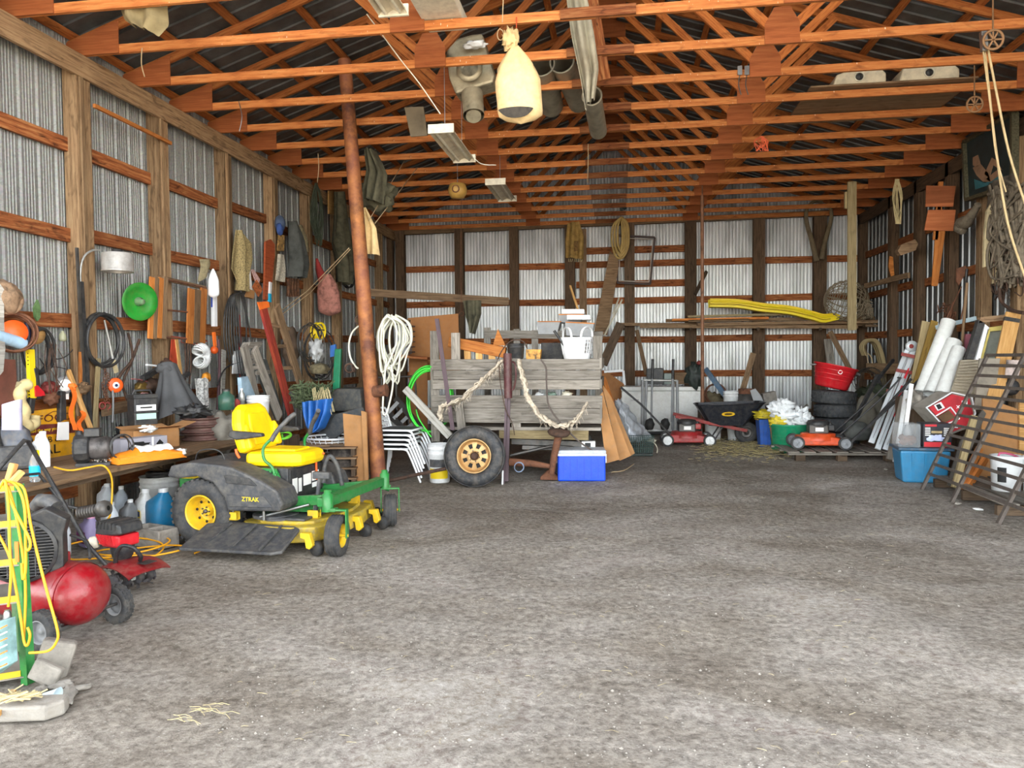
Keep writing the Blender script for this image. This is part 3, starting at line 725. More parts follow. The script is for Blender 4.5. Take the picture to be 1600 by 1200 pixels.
    # seat
    a = MB(); a.prism([(-.25, -.27), (-.20, -.29), (.20, -.25), (.28, -.20), (.30, 0), (.28, .20), (.20, .25), (-.20, .29), (-.25, .27)], (.50, 0, .725), (1, 0, 0), (0, 1, 0), .13); P('seat_cushion', a, YEL, b=.045)
    a = MB(); a.prism([(-.17, -.15), (.17, -.13), (.17, .13), (-.17, .15)], (.50, 0, .792), (1, 0, 0), (0, 1, 0), .03); P('cushion_pad', a, YEL, b=.013)
    a = MB(); a.prism([(-.25, 0), (.25, 0), (.265, .14), (.25, .28), (.20, .40), (.13, .445), (-.13, .445), (-.20, .40), (-.25, .28), (-.265, .14)], (.22, 0, .77), (0, 1, 0), (-.26, 0, .965), .12); P('seat_back', a, YEL, b=.045)
    a = MB(); a.prism([(-.13, .05), (.13, .05), (.15, .2), (.12, .35), (-.12, .35), (-.15, .2)], (.275, 0, .785), (0, 1, 0), (-.26, 0, .965), .04); P('back_pad', a, YEL, b=.016)
    for q in (-1, 1):
        a = MB(); a.prism([(q*.17, .03), (q*.25, .02), (q*.255, .2), (q*.22, .26), (q*.18, .18)], (.285, 0, .785), (0, 1, 0), (-.26, 0, .965), .07); P('side_bolster', a, YEL, b=.02)
    for s in (-1, 1):
        a = MB(); a.prism([(.12, .93), (.14, .985), (.46, .965), (.47, .935), (.2, .90)], (0, s*.30, 0), (1, 0, 0), (0, 0, 1), .055); P('armrest', a, BLK, b=.012)
        # steering lever: green tube, black foam grip, leaning up and inwards over the lap
        a = MB(); a.tube(smooth_path([(.60, s*.33, .50), (.58, s*.34, .66), (.50, s*.345, .74), (.49, s*.34, .84), (.56, s*.32, .92)], 5), .014, 8); lv = P('steering_lever', a, GREEN)
        a = MB(); a.tube(smooth_path([(.555, s*.322, .90), (.60, s*.29, .99), (.69, s*.235, 1.10), (.72, s*.20, 1.13)], 4), .021, 10); subpart('grip', a, DGP, lv)
        a = MB(); a.bx(.585, .62, s*.33-.03, s*.33+.03, .46, .62); subpart('lever_bracket', a, GREEN, lv, b=.006)
    a = MB(); a.tube(smooth_path([(.22, -.30, .74), (.2, -.31, .78), (.19, -.31, .82)], 3), .012, 8); P('seat_lever', a, ORP)
    a = MB(); a.tube(smooth_path([(.74, .12, .50), (.74, .12, .72), (.80, .16, .735)], 4), .011, 8); P('hitch_handle', a, ORP)
    a = MB(); a.tube(smooth_path([(.75, .22, .45), (.76, .23, .62), (.80, .26, .70), (.86, .29, .60), (.9, .3, .42)], 5), .022, 8); P('roll_bar_strap', a, DGP)
    # floor pan, diagonal frame arms, front axle
    a = MB(); a.bx(.70, 1.05, -.27, .27, .345, .365); P('foot_deck', a, DGP, b=.006)
    a = MB(); a.prism([(.70, -.27), (1.08, -.2), (1.16, -.06), (1.16, .06), (1.08, .2), (.70, .27), (.70, .22), (1.0, .17), (1.08, .05), (1.08, -.05), (1.0, -.17), (.70, -.22)], (0, 0, .375), (1, 0, 0), (0, 1, 0), .03); P('foot_deck_rail', a, GREEN, b=.004)
    a = MB()
    a.board((.66, -.30, .37), (1.22, -.38, .43), .085, .05, (0, 0, 1)); a.board((.66, .30, .37), (1.22, .38, .43), .085, .05, (0, 0, 1))
    a.board((1.18, -.56, .43), (1.18, .56, .43), .11, .075, (1, 0, 0))
    P('front_axle', a, GREEN, b=.008)
    a = text_mb('Z540R', .05, frameM((1.222, -.28, .432), (0, 1, 0), (0, 0, 1)), .002); P('model_lettering', a, LBLY)
    wz = t.rotation_euler.z
    for s, ang in ((-1, radians(92)), (1, radians(107))):
        px, py = (1.30, -.55) if s < 0 else (1.27, .56)
        a = MB(); a.lathe([(.045, .36), (.045, .50), (.03, .51), (.03, .535), (0, .54)], (1.22, s*.55, 0), n=18); hd = P('caster_hub', a, GREEN)
        th = ang-wz; rd = Vector((cos(th), sin(th), 0)); ax = Vector((rd.y, -rd.x, 0))
        c = Vector((px, py, .165 if s < 0 else .15)); Rr = c.z
        a = MB(); a.board(Vector((1.22, s*.55, .375)), c+Vector((0, 0, .21)), .06, .03, (rd.y, -rd.x, 0))
        for q in ([1] if s < 0 else [-1, 1]):
            a.board(c+ax*(q*.085)+Vector((0, 0, .215)), c+ax*(q*.085)-Vector((0, 0, .02)), .06, .012, rd)
        a.board(c+ax*.09+Vector((0, 0, .21)), c-ax*.09+Vector((0, 0, .21)), .06, .014, rd)
        P('caster_fork', a, GREEN, b=.004)
        a = MB(); tyre(a, c, ax, Rr, Rr*.58, .125, 0, 36); ribs(a, c, ax, Rr, .125); cw = P('caster_wheel', a, RUB)
        a = MB(); rim(a, c, ax, Rr*.57, .12, .2); rim(a, c, -ax, Rr*.57, .12, .2); a.cyl(c-ax*.095, c+ax*.095, .012); subpart('caster_rim', a, YELP, cw)
    # cutting deck
    out = [(.33, -.42), (.33, .45), (.50, .64), (.85, .66), (1.10, .50), (1.16, .2), (1.16, -.25), (1.08, -.52), (.9, -.60), (.5, -.60)]
    a = MB(); a.prism(out, (0, 0, .15), (1, 0, 0), (0, 1, 0), .13); P('cutting_deck', a, YELD, b=.015)
    a = MB(); a.prism([(x*.82+.13, y*.8) for x, y in out], (0, 0, .225), (1, 0, 0), (0, 1, 0), .03); P('deck_top', a, YELD, b=.01)
    for y in (-.38, 0, .40):
        a = MB(); a.lathe([(.13, .24), (.13, .255), (.05, .262), (.03, .30), (0, .305)], (.66, y, 0), n=22); P('spindle_cover', a, DGP)
    a = MB(); a.lathe([(.2, .245), (.2, .27), (.05, .28), (.0, .28)], (.58, -.30, 0), n=24); a.bx(.45, .95, -.46, -.1, .24, .262); P('belt_cover', a, DGP, b=.008)
    a = MB()
    cp = [(.10, -.60), (.28, -.50), (.92, -.55), (1.0, -.62), (1.0, -.88), (.93, -.94), (.35, -.96), (.12, -.98)]
    V = [(x, y, .22 if y > -.7 else .10) for x, y in cp]
    a.add(V+[(x, y, z-.025) for x, y, z in V], [tuple(range(8))[::-1], tuple(range(8, 16))]+[(i, (i+1) % 8, 8+(i+1) % 8, 8+i) for i in range(8)])
    # rises: bend line along the middle
    a.v = [Vector((p.x, p.y, p.z)) for p in a.v]; P('discharge_chute', a, DGP, b=.008)
    for k in range(3): a = MB(); a.board((.34+k*.24, -.60, .232), (.30+k*.26, -.92, .108), .018, .012, (1, 0, 0)); P('chute_rib', a, DGP)
    for (x, y) in ((1.10, -.66), (1.20, .02), (1.22, .34), (.98, .72)):
        a = MB(); a.prism([(-.06, .10), (.02, .10), (.05, .0), (.02, -.03), (-.01, -.02), (-.02, .05), (-.06, .06)], (x, y, .10), (1, 0, 0), (0, 0, 1), .05); br = P('gauge_wheel_bracket', a, YELP, b=.004)
        a = MB(); a.lathe([(0, -.03), (.05, -.03), (.062, -.015), (.062, .015), (.05, .03), (0, .03)], (x+.05, y+.045, .064), (.2, 1, 0), 20); subpart('gauge_wheel', a, RUBN, br)
    for (x, y) in ((.30, -.52), (.95, -.30), (.98, .38)):
        a = MB(); a.bx(x-.05, x+.05, y-.03, y-.02, .24, .31); a.bx(x-.05, x+.05, y+.02, y+.03, .24, .31); a.bx(x-.05, x+.05, y-.03, y+.03, .24, .25); hb = P('lift_bracket', a, YELP, b=.003)
        a = MB(); a.cyl((x, y, .25), (x, y, .40), .008); subpart('lift_rod', a, STEEL, hb)
    a = MB(); a.board((.96, -.30, .27), (1.02, -.32, .60), .035, .03, (0, 1, 0)); a.bx(.96, 1.12, -.345, -.285, .585, .645); P('brake_pedal', a, DGP, b=.01)
    a = MB(); a.cyl((.55, -.5, .27), (.95, -.38, .37), .012); a.cyl((.6, -.52, .25), (.6, -.52, .38), .012); P('linkage_rod', a, STEEL)
    return t
make_ztrak()

# ================================================================ air compressor (left foreground)
def make_comp():
    rz = radians(-12)
    t = thing('air_compressor', 'dusty red tank air compressor with black fan shroud, behind the green shelf', 'air compressor', (-3.56, 3.93, 0), rz)
    t.scale = (.76, .76, .76)
    P = lambda n_, mb, m, **k: part(n_, mb, m, t, **k)
    # tank along local x, its domed end towards the open floor
    prof = [(0, -.80)] + [(.235*sin(q), -.62-.18*cos(q)) for q in [pi/2*k/6 for k in range(1, 7)]] + [(.235, 0)] + [(.235*cos(q), .60+.19*sin(q)) for q in [pi/2*k/8 for k in range(0, 9)]]
    a = MB(); a.lathe(prof, (0, 0, .335), (1, 0, 0), 40); P('tank', a, RED)
    a = MB(); a.lathe([(.238, -.02), (.242, 0), (.238, .02)], (.60, 0, .335), (1, 0, 0), 40); P('weld_seam', a, RED)
    for y in (-.31, .33):
        a = MB(); tyre(a, (.60, y, .152), (0, 1, 0), .152, .085, .085, 22, 30)
        w_ = P('wheel', a, RUB)
        a = MB(); rim(a, (.60, y, .152), (0, -1 if y < 0 else 1, 0), .085, .085, .3); subpart('rim', a, GREYP, w_)
    a = MB(); a.cyl((.60, -.31, .152), (.60, .33, .152), .012); a.board((.60, -.2, .12), (.60, .2, .12), .05, .03, (1, 0, 0)); P('axle', a, DSTEEL)
    a = MB(); a.bx(-.6, .30, -.15, .15, .575, .60); a.bx(.2, .32, -.16, .16, .53, .60); P('mounting_plate', a, RED, b=.004)
    # motor shroud: round louvred cover turned towards the open floor
    SM = Matrix.Translation((.26, -.16, .70)) @ Matrix.Rotation(radians(40), 4, 'Z')
    def sh(): return MB(SM.copy())
    a = sh(); a.lathe([(.215, 0), (.24, .01), (.24, .14), (.17, .20), (0, .2)], (0, -.14, 0), (0, 1, 0), 36); a.lathe([(.215, 0), (.215, .04)], (0, -.14, 0), (0, 1, 0), 36); P('fan_shroud', a, BLK, b=.004)
    a = sh(); a.lathe([(0, -.08), (.214, -.08)], (0, 0, 0), (0, 1, 0), 32); P('fan_back', a, RUBN)
    a = sh()
    for k in range(17):
        z = -.185+k*.023; hw = sqrt(max(0, .213**2-z*z)); a.bx(-hw, hw, -.135, -.12, z-.004, z+.004)
    for k in (-1, 0, 1): a.bx(k*.09-.004, k*.09+.004, -.14, -.12, -.19, .19)
    P('fan_grille', a, DGP)
    a = sh(); a.prism([(.16, -.2), (.27, -.14), (.27, .1), (.30, .22), (.16, .31), (.02, .25), (.13, .2), (.235, .05), (.2, -.1)], (0, -.04, 0), (1, 0, 0), (0, 0, 1), .16); P('shroud_arm', a, BLK, b=.012)
    a = MB(); a.tube([(.15, .02, .98), (.22, 0, 1.03), (.32, 0, 1.03), (.38, 0, .99)], .055, 12); P('air_filter', a, DGP)
    a = MB(); a.lathe([(0, 0), (.07, 0), (.07, .14), (.0, .14)], (.24, .05, .64), (0, 0, 1), 18)
    for k in range(6): a.lathe([(.07, 0), (.088, .004), (.07, .01)], (.24, .05, .66+k*.02), (0, 0, 1), 20)
    P('cylinder', a, ALU)
    a = MB()
    ax = Vector((1, .25, .18)).normalized(); c0 = Vector((.50, .10, .93))
    for k in range(7): a.lathe([(.032, 0), (.05, .005), (.032, .012)], c0+ax*(k*.022), ax, 18)
    a.cyl(c0, c0+ax*.18, .03); a.lathe([(.03, 0), (.062, .01), (.066, .05), (.055, .075), (.02, .08)], c0+ax*.17, ax, 20)
    P('finned_head', a, DSTEEL)
    a = MB(); a.tube(smooth_path([(.30, -.10, .82), (.34, -.13, .76), (.33, -.13, .66), (.28, -.12, .60)], 4), .009, 8); P('air_line', a, STEEL)
    a = MB(); a.tube(smooth_path([(.40, .10, .75), (.55, .12, .70), (.66, .05, .60)], 5), .012, 8); P('hose', a, BLK)
    return t
make_comp()

# ================================================================ red tiller
def make_tiller():
    o = Vector((-3.52, 4.72, 0)); rz = radians(-16)
    t = thing('garden_tiller', 'small red and black garden tiller with clogged tines, behind the compressor', 'tiller', o, rz)
    t.scale = (.8, .8, .66)
    P = lambda n_, mb, m, **k: part(n_, mb, m, t, **k)
    # local x forwards along the ground towards the camera-right, y to its left, z up
    for y in (-.17, -.06, .06, .17):
        a = MB()
        for k in range(6):
            q = 2*pi*k/6+y*9; p0 = Vector((.16, y, .13)); d = Vector((cos(q), 0, sin(q))); e = Vector((-sin(q), 0, cos(q)))
            a.board(p0, p0+d*.10, .03, .008, e); a.board(p0+d*.10, p0+d*.118+e*.04+Vector((0, .02 if k % 2 else -.02, 0)), .028, .007, e)
        a.blob((.16, y, .13), (.085, .035, .085), .3, y*10, 10, 4); P('tine', a, mat('muddy_tines', '#4e4c50', .9, .2, var=.4, dirt=.6, dcol='#6d6458'))
    a = MB(); a.cyl((.16, -.2, .13), (.16, .2, .13), .02); a.board((.16, 0, .10), (.14, 0, .30), .07, .05, (1, 0, 0)); P('gear_case', a, ALU, b=.005)
    a = MB(); a.surf(lambda u, v: (-.10+.50*u, (v-.5)*.42, .30-.09*(2*u-1)**2+.03-.03*abs(2*v-1)**3), 14, 10, .012); P('tine_guard', a, mat('dark_red_enamel', '#8a1c22', .35, dirt=.3)) 
    a = text_mb('MANTIS', .03, frameM((.2, -.212, .288), (1, 0, 0), (0, 0, 1)), .002) if 0 else MB()
    a = MB(); a.bx(.30, .40, -.05, .07, .315, .322); P('badge', a, BLK)
    a = MB(); a.lathe([(.04, .28), (.085, .36), (.10, .46), (.09, .50)], (.06, 0, 0), n=18); P('clutch_housing', a, BLK)
    a = MB(); a.bx(-.06, .16, -.12, .10, .47, .60); P('engine', a, REDP, b=.02)
    a = MB()
    for k in range(10): a.board((-.10+k*.022, -.125, .60), (-.04+k*.018, -.125, .50), .008, .02, (1, 0, 0))
    P('cooling_fin', a, REDP)
    a = MB(); a.prism([(-.14, .56), (-.12, .70), (.02, .74), (.17, .72), (.19, .62), (.1, .6)], (0, 0, 0), (1, 0, 0), (0, 0, 1), .24); P('engine_cover', a, BLK, b=.02)
    a = MB()
    for k in range(6): a.bx(-.11+k*.045, -.09+k*.045, -.125, .125, .66, .735)
    P('vent_slot', a, RUBN)
    a = MB(); a.lathe([(0, 0), (.033, 0), (.035, .1), (.02, .12), (0, .12)], (-.10, -.14, .46), (-.2, -.1, 1), 14); P('fuel_bottle', a, OFFW)
    a = MB(); a.tube(smooth_path([(.12, -.12, .32), (.17, -.14, .44), (.24, -.14, .52), (.32, -.1, .50), (.33, -.04, .40), (.28, 0, .33)], 6), .019, 8); P('carry_handle', a, BLK)
    # handlebars going back, up and over towards the wall bench
    a = MB(); S = Matrix.Diagonal((1/.8, 1/.8, 1/.66, 1)) @ TM(t).inverted(); a.M = S
    a.tube([at(170, 888, Y=4.6), at(136, 850, Y=4.55), at(90, 770, Y=4.45), at(44, 690, Y=4.35), at(38, 688, Y=4.3), at(0, 730, Y=4.1), at(-30, 765, Y=4.0)], .014, 8)
    a.tube([at(150, 800, Y=5.0), at(100, 790, Y=4.9), at(60, 740, Y=4.85), at(10, 745, Y=4.5)], .012, 8)
    P('handlebar', a, BLK)
    return t
make_tiller()
# long workbench along the left wall
BZ = .72
def bw(px, py, z=BZ): return at(px, py, Z=z)
t = thing('workbench', 'long low plank workbench along the left wall with tools and boxes on it', 'workbench', (-4.8, 5.6, 0))
for k in range(4):
    a = MB(); x = -4.29-k*.27
    a.board((x, 3.3, BZ-.02), (x+.02, 8.12, BZ-.02), .262, .034, (1, 0, 0)); pw('top_plank', a, W_OLD, t, b=.003)
for y in (4.35, 7.0, 7.95):
    for x in (-4.3, -5.25):
        a = MB(); a.board((x, y, -.02), (x, y, BZ-.04), .09, .09); pw('leg', a, W_DARK, t)
    a = MB(); a.board((-4.3, y+.06, .25), (-5.2, y+.06, BZ-.06), .06, .03); pw('brace', a, W_DARK, t)
a = MB(); a.board((-4.24, 3.3, BZ-.06), (-4.22, 8.1, BZ-.06), .05, .03); pw('apron', a, W_DARK, t)

# ---------------------------------------------------------------- jugs and pails under the bench
j1 = jug('chemical_jug', at(172, 836, Z=0), radians(-30), .17, .12, .31, MILK, 'milky chemical jug standing beside the grey jug with a mint label', group=None)
jug('chemical_jug', at(202, 829, Z=0), radians(-25), .15, .15, .30, mat('grey_jug', '#77797c', .45, dirt=.15), 'dark grey chemical jug with a mint label', lab=LBLG)
jug('chemical_jug', at(226, 826, Z=0), radians(-35), .21, .14, .39, WHT, 'white chemical jug with a navy and yellow label beside the blue jug', lab=LBLY, labm=LBLN)
jug('chemical_jug', at(140, 852, Z=0), radians(-30), .20, .14, .27, PURP, 'pale purple liquid jug with magenta label, behind the red tiller', lab=mat('magenta_label', '#7c2a6b', .5), cap=LBLP)
jug('chemical_jug', (-4.62, 5.5, 0), radians(-40), .19, .13, .32, MILK, 'milky jug nearest the tiller handle, pushed against the bench leg')
jug('chemical_jug', at(166, 806, Z=0), radians(-30), .19, .14, .34, MILK, 'milky jug at the back, directly in front of the corrugated wall')
jug('chemical_jug', at(190, 809, Z=0), radians(-50), .16, .13, .33, mat('grey_blue_jug', '#aab4bf', .4), 'grey-blue jug in the second row between two milky jugs')
jug('chemical_jug', (-4.55, 5.05, 0), radians(-20), .22, .15, .33, mat('slate_jug', '#8d97a2', .45, dirt=.3), 'slate grey jug behind the compressor head')
jug('chemical_jug', (-4.25, 4.98, 0), radians(-20), .18, .14, .30, MILK, 'milky jug with cream cap seen over the compressor head', cap=OFFW)
jug('blue_jug', (-4.30, 6.38, 0), radians(-30), .27, .22, .41, BLUJ, 'large square blue plastic jug with a white cap, beside the mower tyre', handle=0)
pail('white_pail', (-4.72, 7.0, 0), .19, .42, WHT, 'dirty white pail full of hoses under the bench end', bail=False)
a = MB(); coil(a, (-4.72, 7.0, .44), (0, 0, 1), .12, .014, 3.2, .02, seed=4); solo('hose_coil', a, BLK, 'black hose coiled in the top of the dirty white pail', 'hose')
t = thing('concrete_block', 'grey hollow concrete block lying beside the white navy-label jug', 'concrete block', (-4.02, 5.86, 0), radians(-20))
a = MB()
for x0, x1 in ((-.2, -.17), (-.02, .02), (.17, .2)): a.bx(x0, x1, -.09, .09, 0, .16)
a.bx(-.2, .2, -.1, -.07, 0, .16); a.bx(-.2, .2, .07, .1, 0, .16); part('shell', a, GREYC, t, b=.006)
# yellow extension cord heap on the dirt
a = MB(); rn = random.Random(5); pts = []
c0 = Vector((-3.95, 5.50, 0))
for i in range(330):
    q = i/16.0; rr = .36+.12*sin(q*.9)+.10*sin(q*.37+1)
    pts.append(c0+Vector((cos(q)*rr*1.05+.14*sin(q*.23), sin(q)*rr*.72+.10*cos(q*.31), .012+.05*abs(sin(q*.7+i*.003))+.0001*i)))
a.tube(pts, .0075, 6)
solo('extension_cord', a, CORDO, 'orange-yellow extension cord heaped in loops on the dirt beside the mower tyre', 'cord')
a = MB(); a.tube(smooth_path([at(85, 730, Z=BZ+.03), at(110, 735, Z=BZ+.02), at(140, 730, Z=BZ+.03), at(162, 728, X=-4.12), at(174, 745, X=-4.10), at(175, 775, X=-4.1), at(172, 805, X=-4.05), at(166, 822, X=-4.0), (-3.95, 5.3, .03)], 6), .008, 6)
solo('extension_cord', a, CORDY, 'yellow cord hanging off the bench edge in front of the jugs', 'cord')

# ---------------------------------------------------------------- things on the bench
def obx(name, px, py, w, d, h, m, label, cat, rz=0, b=.004, z=BZ, dz=0):
    p = at(px, py, Z=z); a = MB(Matrix.Translation(p+Vector((0, d/2, 0))) @ Matrix.Rotation(radians(rz), 4, 'Z')); a.bx(-w/2, w/2, -d/2, d/2, dz, h+dz); return solo(name, a, m, label, cat, b=b)
# bottle with cyan label
p = at(55, 753, Z=BZ); t = thing('drink_bottle', 'clear plastic bottle with a cyan label and green cap on the bench edge', 'bottle', p)
a = MB(); a.lathe([(0, 0), (.032, .002), (.036, .02), (.036, .14), (.03, .17), (.014, .205), (.013, .222)], n=20); part('body', a, GLASS, t)
a = MB(); a.lathe([(.0368, .045), (.0368, .12)], n=20); part('label_band', a, CYAN, t)
a = MB(); a.lathe([(.016, .215), (.016, .235), (0, .236)], n=16); part('cap', a, GRNB, t)
# white and yellow bleach jug lying tilted
q = bw(52, 735); t = jug('bleach_jug', q+Vector((-.1, .2, 0)), radians(-20), .16, .10, .30, WHTC, 'white jug with a yellow label leaning behind the clear bottle', lab=LBLY)
# portable black inflator / reel with grey body and looping cord
p = at(118, 730, Z=BZ)+Vector((0, .12, .145)); t = thing('bench_motor', 'black ribbed motor with a grey body and looped black cord on the bench', 'motor', p, radians(-62))
a = MB(); a.lathe([(0, -.04), (.10, -.04), (.115, -.03), (.125, 0), (.125, .06), (.11, .08), (0, .08)], axis=(0, -1, 0), n=12, smooth=False); part('front_cap', a, BLK, t, b=.006)
a = MB()
for k in range(4): a.bx(-.07, .07, -.088, -.08, -.06+k*.035, -.045+k*.035)
part('rib', a, DGP, t)
a = MB(); a.lathe([(.09, .04), (.10, .05), (.10, .17), (.08, .20), (0, .20)], axis=(0, 1, 0), n=24); part('body', a, mat('dark_motor_grey', '#55504e', .5, .3, var=.4, scale=16), t)
a = MB(); a.bx(-.06, .06, .0, .12, .10, .17); part('switch_box', a, BLK, t, b=.008)
a = MB(); a.lathe([(.025, .10), (.025, .15), (0, .155)], (-.0, -.04, .0), n=12); part('knob', a, BLK, t)
a = MB(); coil(a, (0, .27, 0), (1, .9, 0), .10, .006, 4, .03, seed=2); part('cord', a, BLK, t)
a = MB(); a.bx(-.1, .1, -.06, .2, -.145, -.12); part('foot', a, BLK, t)
pail('small_pail', at(147, 712, Z=BZ)+Vector((0, .1, 0)), .065, .13, WHTC, 'small white ribbed tub between the motor and the black cap', 'tub', bail=False)
# black cap
p = at(148, 690, Z=BZ)+Vector((0, .25, .05)); a = MB(); a.blob(p+Vector((0, 0, .06)), (.13, .10, .13), .25, 5, 12, 2.0); a.blob(p+Vector((.03, -.06, -.03)), (.12, .12, .07), .3, 8, 12, 2.0)
solo('black_bag', a, BLK, 'crumpled black bag sitting behind the small white tub', 'bag')
# heap of fasteners
a = MB(); rn = random.Random(9); p = at(160, 725, Z=BZ)+Vector((0, .05, 0))
for i in range(160):
    r_ = rn.random()**.6*.12; an = rn.uniform(0, 6.28); z = .005+.09*(1-r_/.12)*rn.random()
    q = p+Vector((cos(an)*r_, sin(an)*r_, z)); d = Vector((rn.uniform(-1, 1), rn.uniform(-1, 1), rn.uniform(-.3, .6))).normalized()*.018; a.board(q-d, q+d, .009, .006)
solo('fastener_heap', a, mat('grey_white_fasteners', '#b7b1a9', .5, .3, var=.5, scale=40), 'spilled heap of grey and white fasteners on the bench', 'fasteners', kind='stuff')
# orange seed sack
p = at(215, 722, Z=BZ)+Vector((0, .12, 0)); t = thing('seed_sack', 'orange printed seed sack with a white top, lying on the bench edge', 'sack', p, radians(62))
a = MB(); a.surf(lambda u, v: ((u-.5)*.62, (v-.5)*.26, .005+.12*(sin(pi*min(1, max(0, u)))**.4)*(sin(pi*v)**.5)+.008*sin(u*19)*sin(pi*v)), 24, 10, .004); a.bx(-.28, .28, -.11, .11, 0, .06); part('body', a, mat('orange_poly_sack', '#f08a1e', .5, var=.1, bump=.5, bscale=60), t)
a = MB(); a.surf(lambda u, v: (-.10+u*.3, -.1+.2*v, .125*sin(pi*(.15+.7*v))**.5+.006+.006*sin(u*19)+.004*sin(u*7)*sin(pi*v)), 10, 6, .003); part('white_panel', a, LBL, t)
a = MB(); a.blob((.32, 0, .04), (.05, .06, .03), .4, 2, 10, 3); part('tied_end', a, LBL, t)
# grey printed box and open cardboard box
p = at(195, 712, Z=BZ)+Vector((0, .22, 0)); t = thing('printed_box', 'long grey box with black arrow print, behind the orange sack', 'box', p, radians(68))
a = MB(); a.bx(-.24, .24, -.08, .08, 0, .15); part('carton', a, mat('grey_printed_card', '#a3a2ac', .6, var=.06), t, b=.002)
a = MB(); a.prism([(-.17, .06), (-.12, .10), (-.12, .115), (-.01, .115), (.0, .1), (.06, .1), (.0, .03), (-.12, .02)], (0, -.081, 0), (1, 0, 0), (0, 0, 1), .002); a.prism([(.12, .08), (.16, .12), (.2, .08), (.16, .05)], (0, -.081, 0), (1, 0, 0), (0, 0, 1), .002); part('print', a, LBLB, t)
a = MB(); a.bx(.075, .095, -.0825, -.0805, 0, .15); part('tape_strip', a, LBL, t)
a = MB(); a.prism([(-.15, .05), (-.1, .09), (-.02, .07), (-.08, .045)], (0, -.0825, 0), (1, 0, 0), (0, 0, 1), .002); part('white_print', a, LBL, t)
def open_box(name, c, rz, w, d, h, m, label, flaps=((0, 1, .5), (0, -1, .6), (1, 1, .4)), t_=.006, cat='box'):
    t = thing(name, label, cat, c, rz); a = MB()
    a.bx(-w/2, w/2, -d/2, -d/2+t_, 0, h); a.bx(-w/2, w/2, d/2-t_, d/2, 0, h); a.bx(-w/2, -w/2+t_, -d/2, d/2, 0, h); a.bx(w/2-t_, w/2, -d/2, d/2, 0, h); a.bx(-w/2, w/2, -d/2, d/2, 0, t_)
    part('carton', a, m, t)
    for ax, sg, k in flaps:
        a = MB()
        if ax == 0: a.board((-w/2, sg*(d/2+d*.22*k), h+.03*k), (w/2, sg*(d/2+d*.22*k), h+.03*k), d*.46, .004, (0, sg*.9, .35*k))
        else: a.board((sg*(w/2+w*.2), -d/2, h+.02), (sg*(w/2+w*.2), d/2, h+.02), w*.4, .004, (sg*.9, 0, .3))
        part('flap', a, m, t)
    return t
open_box('cardboard_box', at(236, 700, Z=BZ)+Vector((-.02, .02, 0)), radians(62), .48, .26, .195, CARD, 'open brown cardboard box on the bench behind the orange sack')
a = MB(); a.blob(at(232, 670, Z=BZ+.21), (.08, .08, .03), .5, 3, 12, 4); solo('crumpled_paper', a, LBL, 'crumpled white paper poking out of the open cardboard box', 'paper')
# glass jar with red lid, red spray bottle
p = at(175, 675, Z=BZ)+Vector((-.1, .45, .09)); t = thing('storage_jar', 'big clear jar with a red lid on the bench', 'jar', p-Vector((0, 0, .09)))
a = MB(); a.lathe([(0, 0), (.08, .002), (.09, .02), (.09, .2), (.075, .23), (.073, .24)], n=24); part('jar_body', a, GLASS, t)
a = MB(); a.lathe([(.085, .235), (.088, .24), (.088, .28), (0, .282)], n=24); part('lid', a, REDD, t)
a = MB(); a.blob((0, 0, .10), (.07, .07, .09), .3, 4, 10, 3); part('contents', a, RUSTD, t)
p = at(188, 688, Z=BZ)+Vector((0, .3, 0)); t = thing('spray_bottle', 'small red-topped clear spray bottle in front of the jar', 'bottle', p)
a = MB(); a.lathe([(0, 0), (.035, 0), (.036, .08), (.015, .12), (.014, .13)], n=16); part('body', a, GLASS, t); a = MB(); a.lathe([(.02, .125), (.022, .15), (.012, .16), (.012, .19), (0, .19)], n=12); a.bx(-.03, .01, -.01, .01, .17, .19); part('spray_head', a, REDP, t)
a = MB(); a.surf(lambda u, v: at(163+26*u, 690-28*v+4*sin(u*9), Z=BZ)*1+Vector((.13, .12, .18*v+.03*sin(u*7+v*3))), 10, 8, .003); solo('plastic_bag', a, FILM, 'clear plastic bag of small parts in front of the glass jar', 'bag')
# wheel rims stacked, with a draped sheet and a battery box beyond
rimc = Vector((-4.66, 7.72, BZ))
for k in range(3):
    a = MB(); z = k*.085; a.lathe([(.21, z), (.235, z+.005), (.235, z+.015), (.20, z+.025), (.185, z+.045), (.20, z+.062), (.235, z+.07), (.235, z+.08), (.21, z+.083), (.16, z+.06), (.16, z+.02)], rimc, n=36)
    solo('wheel_rim', a, mat('brown_primer_rim', '#6a4a44', .6, .2, var=.25, dirt=.3), f'brown steel wheel rim on the bench end, {["bottom", "middle", "top"][k]} one of the stack', 'wheel rim', 'stacked wheel rims')
a = MB(); a.blob((-4.66, 7.55, BZ+.33), (.15, .13, .07), .5, 11, 14, 4); solo('plastic_bag', a, BLK, 'crumpled black plastic bag lying on the wheel rims', 'bag')
def drape(u, v):
    # a sheet draped over a tall machine, flaring towards its hem
    an = -2.6+3.4*u; r_ = .10+.30*v**1.5+.05*sin(u*22)*v; return Vector((-4.97+cos(an)*r_*.75, 7.58+.22*v+sin(an)*r_*1.1, 1.55-.62*v-.06*v*sin(u*9)+ .05*sin(pi*u)))
a = MB(); a.surf(drape, 40, 20, .006); a.blob((-4.99, 7.56, 1.53), (.10, .10, .07), .1, 2); solo('machine_cover', a, CLOTHG, 'dark grey cloth draped like a tent over a machine on the bench end', 'cover')
p = Vector((-4.98, 7.12, BZ)); t = thing('battery_box', 'tall black battery pack with white and mint labels, beside the grey cloth', 'battery', p, radians(58))
a = MB(); a.bx(-.12, .12, -.09, .09, 0, .50); part('case', a, BLK, t, b=.012)
